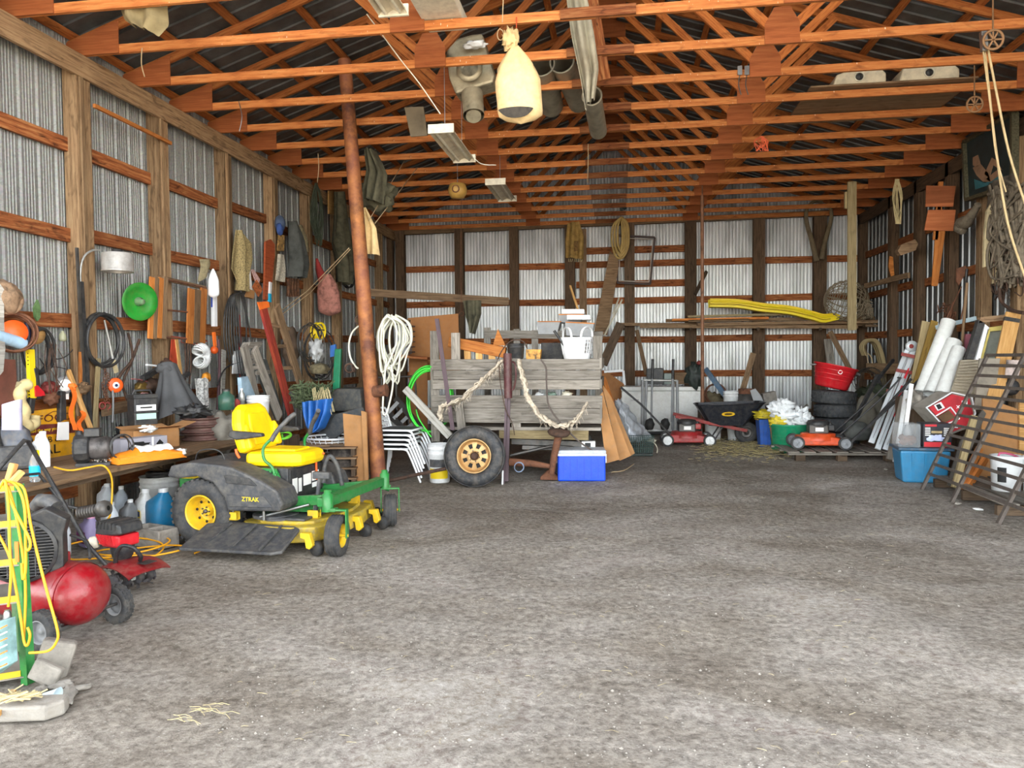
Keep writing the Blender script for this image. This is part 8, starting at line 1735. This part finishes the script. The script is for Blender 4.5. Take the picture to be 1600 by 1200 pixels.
# printed box, tote
tt = Vector((3.80, 9.98, 0)); t = thing('storage_tote', 'blue plastic storage tote standing on the dirt by the right wall', 'tote', tt, radians(-6))
a = MB(); V = []
for z, k in ((0, .86), (.41, 1)): V += [(-.29*k, -.22*k, z), (.29*k, -.22*k, z), (.29*k, .22*k, z), (-.29*k, .22*k, z)]
a.add(V, [(3, 2, 1, 0), (0, 1, 5, 4), (1, 2, 6, 5), (2, 3, 7, 6), (3, 0, 4, 7), (4, 5, 6, 7)]); part('body', a, BLUT, t, b=.03)
a = MB(); a.bx(-.315, .315, -.245, .245, .41, .445); part('lid', a, BLUTL, t, b=.01)
for x in (-.15, .0, .15): a = MB(); a.board((x*.85, -.185, .03), (x, -.222, .38), .03, .02, (1, 0, 0)); part('moulded_rib', a, BLUT, t)
t = thing('printed_box', 'black printed carton with a red strip standing on the blue tote', 'carton', tt+Vector((.02, -.02, .445)), radians(-6))
a = MB(); a.bx(-.04, .28, -.15, .15, 0, .30); part('carton', a, mat('black_navy_card', '#23242c', .5), t, b=.004)
a = MB(); a.bx(-.03, .27, -.1535, -.1505, .01, .07); a.bx(-.02, .11, -.1535, -.1505, .265, .29); part('red_strip', a, LBLR, t)
a = MB(); a.bx(.05, .17, -.1535, -.1505, .18, .21); part('tan_print', a, W_PALE, t)
for x0, x1 in ((-.02, .04), (.19, .25)):
    a = MB()
    for k in range(5): a.bx(x0, x1, -.1535, -.1505, .15+k*.022, .16+k*.022)
    part('white_text', a, LBL, t)
a = MB(); a.blob((.10, -.151, .12), (.09, .004, .04), .3, 4); part('white_picture', a, mat('pale_blue_print', '#c4cdf0', .5), t)
t = thing('clear_box', 'clear plastic box of odds and ends beside the black printed carton', 'box', tt+Vector((-.16, .0, .445)), radians(-6)); a = MB(); a.bx(-.14, .11, -.15, .15, 0, .29); part('film', a, mat('clear_wrap', '#cfd6da', .3, alpha=.25), t); a = MB(); a.blob((0, 0, .08), (.10, .1, .07), .3, 2); part('red_contents', a, RUST, t); a = MB(); a.lathe([(.03, .1), (.06, .18), (.03, .27)], n=14); part('grey_contents', a, GREYP, t)
# iron rack leaning to the wall
t = thing('iron_rack', 'dark iron bar rack leaning against the right wall clutter', 'rack', (3.62, 8.6, 0))
FL = at(1440, 765, Z=0); TL = at(1543, 555, Y=FL.y-.02); Ln = Vector((-.02, -2.6, 0)); up_ = TL-FL; RK = mat('dark_iron_bar', '#5d5550', .6, .3, dirt=.3)
for f in (0, .5, 1.0): a = MB(); q = FL+Ln*f*(.70 if f == 1 else .62 if f else 0); a.board(q, q+up_*1.0, .045, .03, (0, 1, 0)); pw('rail', a, RK, t)
for k in range(13): a = MB(); q = FL+up_*(.12+.88*k/12); a.board(q+Vector((0, .02, 0)), q+Ln, .032, .025, (.2, 0, 1)); pw('bar', a, RK, t)
# pallet and white pails behind the rack
t = thing('low_pallet', 'old low pallet under the iron rack and white pails', 'pallet', (4.25, 8.7, 0), radians(88))
for k in range(5): a = MB(); a.board((-.9, -.4+k*.2, .12), (.9, -.4+k*.2, .12), .14, .02, (0, 1, 0)); part('deck_board', a, W_GREY, t)
for x in (-.8, 0, .8): a = MB(); a.board((x, -.5, .05), (x, .5, .05), .1, .06); part('stringer', a, W_DARK, t)
for i, (x, y, m, lab) in enumerate(((4.15, 8.62, WHTC, 'white pail with a black mark behind the right of the iron rack'), (4.42, 8.52, WHTC, 'white pail at the frame edge beside a green bottle'))):
    t = thing('white_pail', lab, 'bucket', (x, y, .13)); a = MB(); a.lathe([(0, 0), (.135, 0), (.15, .34), (.158, .35), (.158, .38), (.145, .38), (.125, .02)], n=28); part('body', a, m, t); a = MB(); a.lathe([(.141, .10), (.147, .26)], n=5, a0=-2.6, a1=-2.0); part('black_mark', a, LBLB, t)
a = MB(); a.lathe([(0, 0), (.05, 0), (.05, .18), (.02, .24), (0, .24)], (4.28, 8.33, .13), n=18); solo('green_bottle', a, mat('mint_green_bottle', '#4fae7c', .4), 'mint green bottle between the two white pails', 'bottle')
a = MB(); a.tube(smooth_path([at(1561, 726, Y=8.6), at(1562, 708, Y=8.6), at(1590, 714, Y=8.6), at(1592, 730, Y=8.6)], 3), .012, 6); solo('pink_carrier', a, mat('pink_plastic', '#c8587a', .5), 'pink and white carrying handle above the white pail', 'handle')
for i, (x, y) in enumerate(((1497, 788), (1528, 797), (1385, 734))): rubble(x, y, (.05, .03, .012), WHT if i == 1 else STONE, ['pale litter flake near the left rack foot', 'white litter flake in front of the pallet', 'pale litter flake before the white trim strips'][i], i+30, 'litter')

# hung on the right wall
for i, pts in enumerate(([(1447, 290), (1493, 291), (1489, 323), (1446, 323)], [(1450, 328), (1493, 328), (1489, 361), (1444, 360)])):
    t = thing('wooden_sign', f'red-brown square sign board on the right wall, {["upper", "lower"][i]} of the pair', 'sign', at(pts[3][0]+20, pts[3][1], Y=12.6)); a = MB(); poly(a, pts, .02, Y=12.6); pw('panel', a, wood('sign_board_wood', '#a8623c', '#b8724a', '#8f4f2e', knots=.2, scale=.6), t)
    a = MB(); a.board(at(1470-i*2, pts[0][1]-6, Y=12.65), at(1461-i*2, 375 if i == 0 else 447, Y=12.65), .07, .03, (1, 0, 0)); pw('stake', a, W_ORANGE, t)
    if i: a = MB(); a.board(at(1473, 361, Y=12.64), at(1462, 446, Y=12.64), .07, .03, (1, 0, 0), taper=(.05, .03)); pw('stake', a, W_ORANGE, t)
t = thing('framed_painting', 'dark painting of a resting figure in a carved frame high on the right wall', 'painting', at(1545, 310, X=5.22)); PX = 5.22
PC = [(1508, 222), (1585, 176), (1585, 288), (1512, 312)]
a = MB(); poly(a, PC, .02, X=PX+.01); pw('canvas', a, mat('dark_teal_canvas', '#1d2c2e', .6, var=.3), t)
for i in range(4): a = MB(); a.board(at(*PC[i], X=PX-.01), at(*PC[(i+1) % 4], X=PX-.01), .09, .05, (1, 0, 0)); pw('frame_bar', a, mat('carved_bronze_frame', '#54503c', .6, .3, var=.4, scale=40), t)
FLH = mat('muted_tan_paint', '#96745a', .7, var=.2)
for pts in ([(1520, 246), (1528, 242), (1532, 256), (1526, 262), (1520, 258)], [(1520, 262), (1532, 256), (1544, 270), (1548, 284), (1536, 284), (1526, 274)], [(1538, 272), (1550, 246), (1556, 250), (1566, 266), (1558, 262), (1552, 258), (1546, 278)], [(1540, 280), (1560, 264), (1564, 272), (1548, 284)]): a = MB(); poly(a, pts, .004, X=PX-.004); pw('painted_shape', a, FLH, t)
a = MB(); poly(a, [(1522, 280), (1540, 286), (1566, 272), (1566, 282), (1524, 296)], .004, X=PX-.003); pw('painted_cloth', a, mat('teal_paint', '#2c6670', .7), t)
rn = random.Random(21)
def lt(name, lab, n, x0, x1, y0, y1, r_, m, X=5.1, cat='harness'):
    a = MB()
    for k in range(n):
        pts = [(rn.uniform(x0, x1), rn.uniform(y0, y0+(y1-y0)*.3)), (rn.uniform(x0, x1), rn.uniform(y0, y1)), (rn.uniform(x0, x1), rn.uniform(y0, y1)), (rn.uniform(x0, x1), rn.uniform(y0+(y1-y0)*.5, y1))]
        pxtube(a, pts, r_*rn.uniform(.6, 1.3), X=X+rn.uniform(-.12, .05), k=5)
    return solo(name, a, m, lab, cat, kind='stuff')
lt('harness_straps', 'large tangle of weathered leather harness straps on the right wall', 46, 1545, 1602, 285, 450, .024, LEATH)
lt('harness_rings', 'thin straps and rings hanging low in the harness tangle', 14, 1548, 1600, 380, 480, .010, RUSTD)
hang('leather_flap', 'broad grey leather flap draped at the top of the harness tangle', 'leather', lambda a: cloth_hang(a, [(1548, 290), (1546, 330), (1552, 400)], [(1590, 270), (1600, 330), (1602, 400)], X=5.2, depth=.10, folds=4, seed=3), mat('dark_weathered_leather', '#4f473c', .85, var=.4, scale=14))
hang('rag_bundle', 'small grey rag bundle tied beside the lower sign board', 'rags', lambda a: a.tube(smooth_path([at(1528, 320, X=5.1), at(1512, 345, X=5.1), at(1500, 350, X=5.1), at(1505, 362, X=5.1)], 4), [.05, .05, .06, .07, .09, .10, .10, .09, .08, .09, .1, .08, .05], 8), LEATH)
bpoly('bent_wood_lath', [(1549, 316), (1546, 360), (1545, 415), (1536, 418), (1537, 370), (1541, 330)], .05, BONE, 'long pale wooden blade at the left of the harness tangle', 'blade', Y=11.0)
bpoly('bleached_block', [(1554, 394), (1566, 396), (1564, 445), (1551, 443)], .05, BONE, 'bleached wooden block hanging in the harness tangle', 'block', Y=10.9)
bpoly('steel_hook_plate', [(1552, 352), (1556, 352), (1556, 388), (1550, 386)], .02, STEEL, 'bright steel plate in the harness tangle', 'plate', Y=10.95)
a = MB()
for k in range(9): a.torus(at(1575+(k % 2), 455+k*5, X=5.05), (1, 0, 0) if k % 2 else (0, 1, 0), .022, .006, 10, 5)
solo('hanging_chain', a, DSTEEL, 'dark chain hanging below the harness tangle', 'chain')
a = MB(); pxtube(a, [(1562, 450), (1564, 470), (1580, 484), (1600, 489)], .022, X=5.0, k=5); solo('bent_bar', a, RUSTD, 'bent iron bar curving to the frame edge below the harness', 'bar')
t = thing('hand_sickle', 'old hand saw head with a brown grip hung beside the shovel handle', 'saw', at(1503, 440, Y=11.8)); a = MB(); poly(a, [(1494, 420), (1508, 415), (1512, 422), (1504, 434), (1498, 446), (1494, 440)], .03, Y=11.8); pw('head', a, RUST, t); a = MB(); a.cyl(at(1511, 420, Y=11.75), at(1509, 438, Y=11.75), .018); pw('grip', a, BLK, t)
for i, (A_, B_) in enumerate((((1502, 448), (1478, 500)), ((1512, 450), (1500, 505)))): a = MB(); a.tube([at(*A_, Y=11.9), at(*B_, Y=11.8)], .010, 6); solo('thin_rod', a, RUST, f'thin brown rod hanging beside the shovel, {["left", "right"][i]} one', 'rod')
a = MB(); a.board(at(1462, 512, Y=11.9), at(1526, 497, Y=11.6), .06, .03); solo('pale_blue_rail', a, mat('pale_blue_rail', '#9fb2b9', .6), 'pale blue-grey rail behind the pipe tops', 'rail')
lt('iron_hooks', 'small rusty hooks on the right wall above the pipes', 6, 1464, 1494, 470, 505, .010, RUST, X=5.1, cat='hooks')
def _c(a):
    rn = random.Random(3)
    for k in range(16): a.tube(smooth_path([at(1401+rn.uniform(-4, 4), 280, Y=13.4), at(1402+rn.uniform(-8, 8), 310, Y=13.4+rn.uniform(-.1, .1)), at(1403+rn.uniform(-5, 5), 350, Y=13.4)], 4), .007, 4)
hang('net_bundle', 'bleached twine net hanging high before the right back corner', 'net', _c, STRAW, kind='stuff')
bpoly('perch_block', [(1400, 393), (1406, 383), (1427, 375), (1432, 382), (1428, 392), (1405, 400)], .15, W_OLD, 'small wooden perch block nailed to the right wall post', 'block', Y=13.7)
a = MB(); a.board(at(1352, 447, Y=16.0), at(1420, 430, Y=14.4), .1, .05); solo('corner_plank', a, W_OLD, 'plank nailed across the back right corner', 'plank')
bpoly('red_stick', [(1390, 400), (1395, 402), (1397, 430), (1392, 432), (1388, 415)], .03, W_ORANGE, 'short split stick high in the back right corner', 'stick', Y=15.2)

# hung from and lying on the trusses
def fixture(name, px, Y0, Y1, z, w_, label, m=WHT):
    x = at(px[0], px[1], Y=Y0).x; t = thing(name, label, 'light fixture', (x, Y0, z)); L_ = Y1-Y0
    a = MB(); a.prism([(-w_/2, 0), (-w_*.42, .05), (-w_*.25, .012), (0, .04), (w_*.25, .012), (w_*.42, .05), (w_/2, 0), (w_*.3, .07), (-w_*.3, .07)], (0, L_/2, 0), (1, 0, 0), (0, 0, 1), L_-.02); part('reflector', a, mat('beige_reflector', '#c9bda3', .5), t)
    for y in (0, L_): a = MB(); a.bx(-w_/2-.005, w_/2+.005, y-.012, y+.012, -.01, .085); part('end_cap', a, OFFW, t)
    for x_ in (-w_*.25, w_*.25): a = MB(); a.cyl((x_, .02, .012), (x_, L_-.02, .012), .014, n=10); part('lamp_tube', a, OFFW, t)
    for y in [q-Y0+.02 for q in TY if Y0+.03 < q < Y1]: a = MB(); a.cyl((0, y, .08), (0, y, ZP-z+.02), .004, n=6); part('hanging_wire', a, STEEL, t)
    return t
fixture('tube_light', (689, 192), 7.75, 8.95, 4.02, .27, 'fluorescent shop light hanging lowest, left of the hanging sack')
fixture('tube_light', (774, 285), 11.0, 12.2, 4.22, .30, 'fluorescent shop light hanging furthest back')
fixture('tube_light', (538, 25), 4.95, 6.1, 4.50, .25, 'fluorescent shop light cut by the top of the frame, at the left')
x_ = at(688, 30, Y=6.95).x; a = MB(); a.bx(x_-.20, x_+.20, 6.2, 7.3, 4.87, 4.98); solo('white_case', a, OFFW, 'cream metal case lying on the front trusses left of centre', 'case', b=.01)
# hanging sack
SYk = 6.85; t = thing('hanging_sack', 'cream cotton sack with a dark hole, hung in the middle from the trusses', 'sack', at(814, 192, Y=SYk))
b0 = at(814, 194, Y=SYk); zt = at(800, 50, Y=SYk).z
a = MB(); bagshape(a, b0, at(805, 72, Y=SYk).z, .42, .26, 5, .16, lean=(-.05, 0)); pw('body', a, SACK, t)
a = MB(); p = at(798, 62, Y=SYk); a.blob(p, (.075, .06, .09), .35, 3, 14, 4); pw('gathered_top', a, SACK, t)
a = MB(); a.prism([(cos(q)*.155*(1+.1*sin(q*3)), sin(q)*.05*(1.3 if sin(q) < 0 else .6)) for q in [2*pi*k/30 for k in range(30)]], at(806, 172, Y=SYk-.125), (1, 0, 0), (0, -.25, 1), .02); pw('dark_hole', a, mat('torn_dark_patch', '#39342e', .95, var=.3, scale=20), t)
a = MB(); a.tube([at(806, 62, Y=SYk), at(807, 40, Y=6.98), Vector((at(807, 40, Y=7.0).x, 7.0, ZP+.05))], .006, 6); pw('tie_cord', a, mat('orange_twine', '#c8552f', .8), t)
a = MB(); a.tube([at(787, -20, Y=6.9), at(785, 35, Y=6.9)], .005, 6); coil(a, at(782, 54, Y=6.9), (0, 1, 0), .03, .005, 1, 0, n=14, squash=1.7); solo('pull_string', a, ROPE, 'short cord with a loop left of the hanging sack', 'cord')
# galvanised blower
t = thing('galvanised_blower', 'battered galvanised blower housing wedged in the trusses left of the sack', 'blower', at(738, 180, Y=8.2))
GV = mat('battered_galvanised', '#a39a82', .5, .5, var=.35, scale=6)
a = MB(); poly(a, [(701, 92), (706, 72), (740, 62), (757, 60), (762, 80), (776, 125), (774, 136), (716, 154), (706, 130)], .3, Y=8.4); pw('housing', a, GV, t, b=.03)
a = MB(); a.lathe([(.10, 0), (.14, .02), (.15, .06), (.10, .07)], at(735, 112, Y=8.22), (0, -1, .2), 24); pw('collar', a, GV, t)
a = MB(); a.cyl(at(738, 146, Y=8.2), at(740, 181, Y=8.1), .12, n=24, caps=False); a.cyl(at(739, 168, Y=8.2), at(740, 182, Y=8.1), .085, n=20); pw('spout', a, GV, t)
a = MB(); a.blob(at(743, 70, Y=8.15), (.12, .06, .04), .3, 4); pw('white_cap', a, WHT, t)
for i, (A_, B_, r_, lab) in enumerate((((846, 100), (862, 166), .15, 'short grey stovepipe resting on the trusses right of the sack'), ((878, 96), (905, 160), .14, 'grey stovepipe elbow resting on the trusses, middle one'), ((925, 150), (935, 205), .11, 'thin grey stovepipe sticking down behind the pale wrapped pipe'))):
    a = MB(); a.tube([at(*A_, Y=8.6), at(*B_, Y=9.6)], r_, 20, caps=False); a.torus(at(*A_, Y=8.6), at(*B_, Y=9.6)-at(*A_, Y=8.6), r_, .012, 24, 6); solo('stove_pipe', a, mat('dull_stovepipe', '#8d8674', .5, .4, var=.2), lab, 'pipe')
hang('wrapped_sheet', 'pale canvas sheet hanging over the front trusses right of the sack', 'canvas', lambda a: cloth_hang(a, [(884, -10), (893, 60), (908, 130), (915, 175)], [(915, -10), (928, 60), (935, 110), (928, 160)], Y=7.9, depth=.14, folds=2, seed=2), mat('grey_cream_canvas', '#a19a86', .9, var=.2))
a = MB(); a.board(at(925, 0, Y=8.3), at(945, 125, Y=8.3), .13, .04); solo('mottled_board', a, W_GIRT, 'mottled brown board standing in the trusses beside the canvas sheet', 'board')
hang('grey_tarp', 'olive-tan canvas hanging from the front trusses at the upper left', 'canvas', lambda a: cloth_hang(a, [(188, -8), (190, 15), (196, 30), (215, 44)], [(262, -8), (262, 18), (264, 40), (250, 58)], Y=6.3, depth=.1, folds=2, seed=4), mat('olive_tan_canvas', '#8d7f5c', .9, var=.15))
hang('grey_sheet', 'thin grey panel lodged in the trusses right of the steel pole', 'panel', lambda a: poly(a, [(632, 168), (662, 167), (668, 212), (642, 214)], .02, Y=9.0), mat('olive_grey_panel', '#6a5f4c', .8))
t = thing('lantern_globe', 'yellowed round lantern hanging between the shop lights', 'lantern', at(715, 310, Y=11.2)); a = MB(); q = at(715, 297, Y=11.2); a.lathe([(0, -.13), (.10, -.12), (.14, -.05), (.145, .02), (.12, .09), (0, .12)], q, n=26); pw('globe', a, mat('yellowed_enamel', '#b08a45', .5, var=.2), t); a = MB(); a.torus(q+Vector((0, -.135, -.01)), (0, 1, 0), .05, .01); pw('boss', a, RUST, t); a = MB(); a.tube([q+Vector((0, 0, .1)), Vector((q.x, q.y, 4.8))], .005, 5); pw('wire', a, STEEL, t)
# plywood sheet with two white tanks on the trusses
zb = 4.88; a = MB(); p0 = at(1262, 118, Z=zb); 
x0 = at(1262, 128, Y=9.7).x; x1 = at(1520, 108, Y=9.7).x; a.bx(x0, x1, 9.55, 11.0, zb, zb+.02); solo('plywood_sheet', a, W_OLD, 'wide pale plywood sheet lying across the trusses at the right', 'plywood')
for i, (xa, xb) in enumerate(((1299, 1383), (1402, 1497))):
    X0, X1 = at(xa, 110, Y=9.7).x, at(xb, 110, Y=9.7).x; t = thing('white_tank', f'white poly tank with a black port on the plywood sheet, {["left rounded", "right square"][i]} one', 'tank', ((X0+X1)/2, 9.85, zb+.02)); W = (X1-X0)/2
    a = MB(); a.prism([(-W, 0), (W, 0), (W, .14), (W*.8, .2), (-W*.4, .2), (-W*.85, .15 if i == 0 else .19)], (0, 0, 0), (1, 0, 0), (0, 0, 1), .4); part('body', a, mat('cream_poly_tank', '#d6c9ad', .6, dirt=.2), t, b=.02)
    a = MB(); a.lathe([(0, 0), (.042, 0), (.042, .012), (0, .012)], (0, -.2, .11), (0, -1, 0), 18); part('port', a, BLK, t); a = MB(); a.torus((0, -.21, .11), (0, 1, 0), .055, .008, 20, 6); part('port_ring', a, OFFW, t)
# pulleys with ropes
for i, (x, y, Y) in enumerate(((1552, 62, 7.5), (1523, 163, 9.3))):
    t = thing('iron_pulley', f'old spoked iron pulley hanging from the right trusses, {["upper one with ropes", "lower one"][i]}', 'pulley', at(x, y, Y=Y)); PM = mat('tan_rusted_iron', '#8c6a4a', .7, .3)
    a = MB(); a.torus((0, 0, 0), (0, 1, .1), .085, .012, 26, 8); part('pulley_rim', a, PM, t)
    for k in range(3): a = MB(); q = pi*k/3; a.board((cos(q)*.08, 0, sin(q)*.08), (-cos(q)*.08, 0, -sin(q)*.08), .014, .01); part('spoke', a, PM, t)
    a = MB(); a.tube([(0, 0, 0), (-.005, 0, .15), (0, .02, .45)], .008, 6); part('hanger', a, PM, t)
for i, pts in enumerate(([(1537, 62), (1545, 140), (1557, 240), (1575, 350), (1606, 445)], [(1541, 62), (1556, 140), (1577, 240), (1604, 325)], [(1534, 62), (1540, 110), (1548, 170), (1556, 240), (1572, 300)])):
    a = MB(); pxtube(a, pts, .011 if i < 2 else .007, Y=7.6-.02*i, k=5, n=8); solo('pulley_rope', a, mat('pale_rope', '#b09a72', .9), ['thick pale rope falling from the upper pulley, left strand', 'thick pale rope falling from the upper pulley, right strand', 'thin strand twisted beside the thick pulley ropes'][i], 'rope')
a = MB(); a.board(at(1536, 50, Y=7.55), at(1538, 80, Y=7.55), .05, .05); solo('rope_block', a, STEEL, 'small block clasp where the pulley ropes start', 'block')
# hinge with chains, twine bundles, loose cords
t = thing('hinge_plate', 'pair of small metal hinge plates with short chains on the third truss', 'hinge', at(1161, 108, Y=8.75))
for x in (1156, 1167): a = MB(); a.board(at(x, 103, Y=8.74), at(x, 117, Y=8.74), .05, .012, (1, 0, 0)); pw('plate', a, STEEL, t); a = MB(); pxtube(a, [(x, 117), (x-2, 132), (x+2, 148)], .006, Y=8.7); pw('chain', a, DSTEEL, t)
def _c(a):
    rn = random.Random(5)
    for k in range(14): a.tube(smooth_path([at(1190, 213, Y=10.53), at(1190+rn.uniform(-12, 12), 222, Y=10.53), at(1190+rn.uniform(-12, 12), 236, Y=10.5)], 3), .006, 4)
hang('twine_tassel', 'orange baler twine tassel hanging right of the centre gussets', 'twine', _c, mat('orange_twine', ''), kind='stuff')
for i, (pts, Y, m, lab) in enumerate((([(222, 75), (221, 100), (226, 120)], 7.0, ROPE, 'pale twine ends hanging at the left of the second truss'), ([(373, 158), (378, 182), (374, 205)], 8.7, STEEL, 'thin wire hanging left of the steel pole'), ([(497, 240), (498, 262), (496, 285)], 10.4, ROPE, 'dull cord hanging from a truss above the twine bundle'), ([(919, 225), (919, 250), (918, 285)], 11.3, ROPE, 'straight cord hanging near the ceiling centre'), ([(573, 22), (600, 58), (625, 92), (655, 130), (688, 178)], 7.4, OFFW, 'white electrical cord running along the trusses to the low shop light'), ([(738, 243), (752, 256), (775, 258)], 9.2, OFFW, 'short white cord leaving the low shop light'))):
    a = MB(); pxtube(a, pts, .006, Y=Y); solo('loose_line', a, m, lab, 'cord')
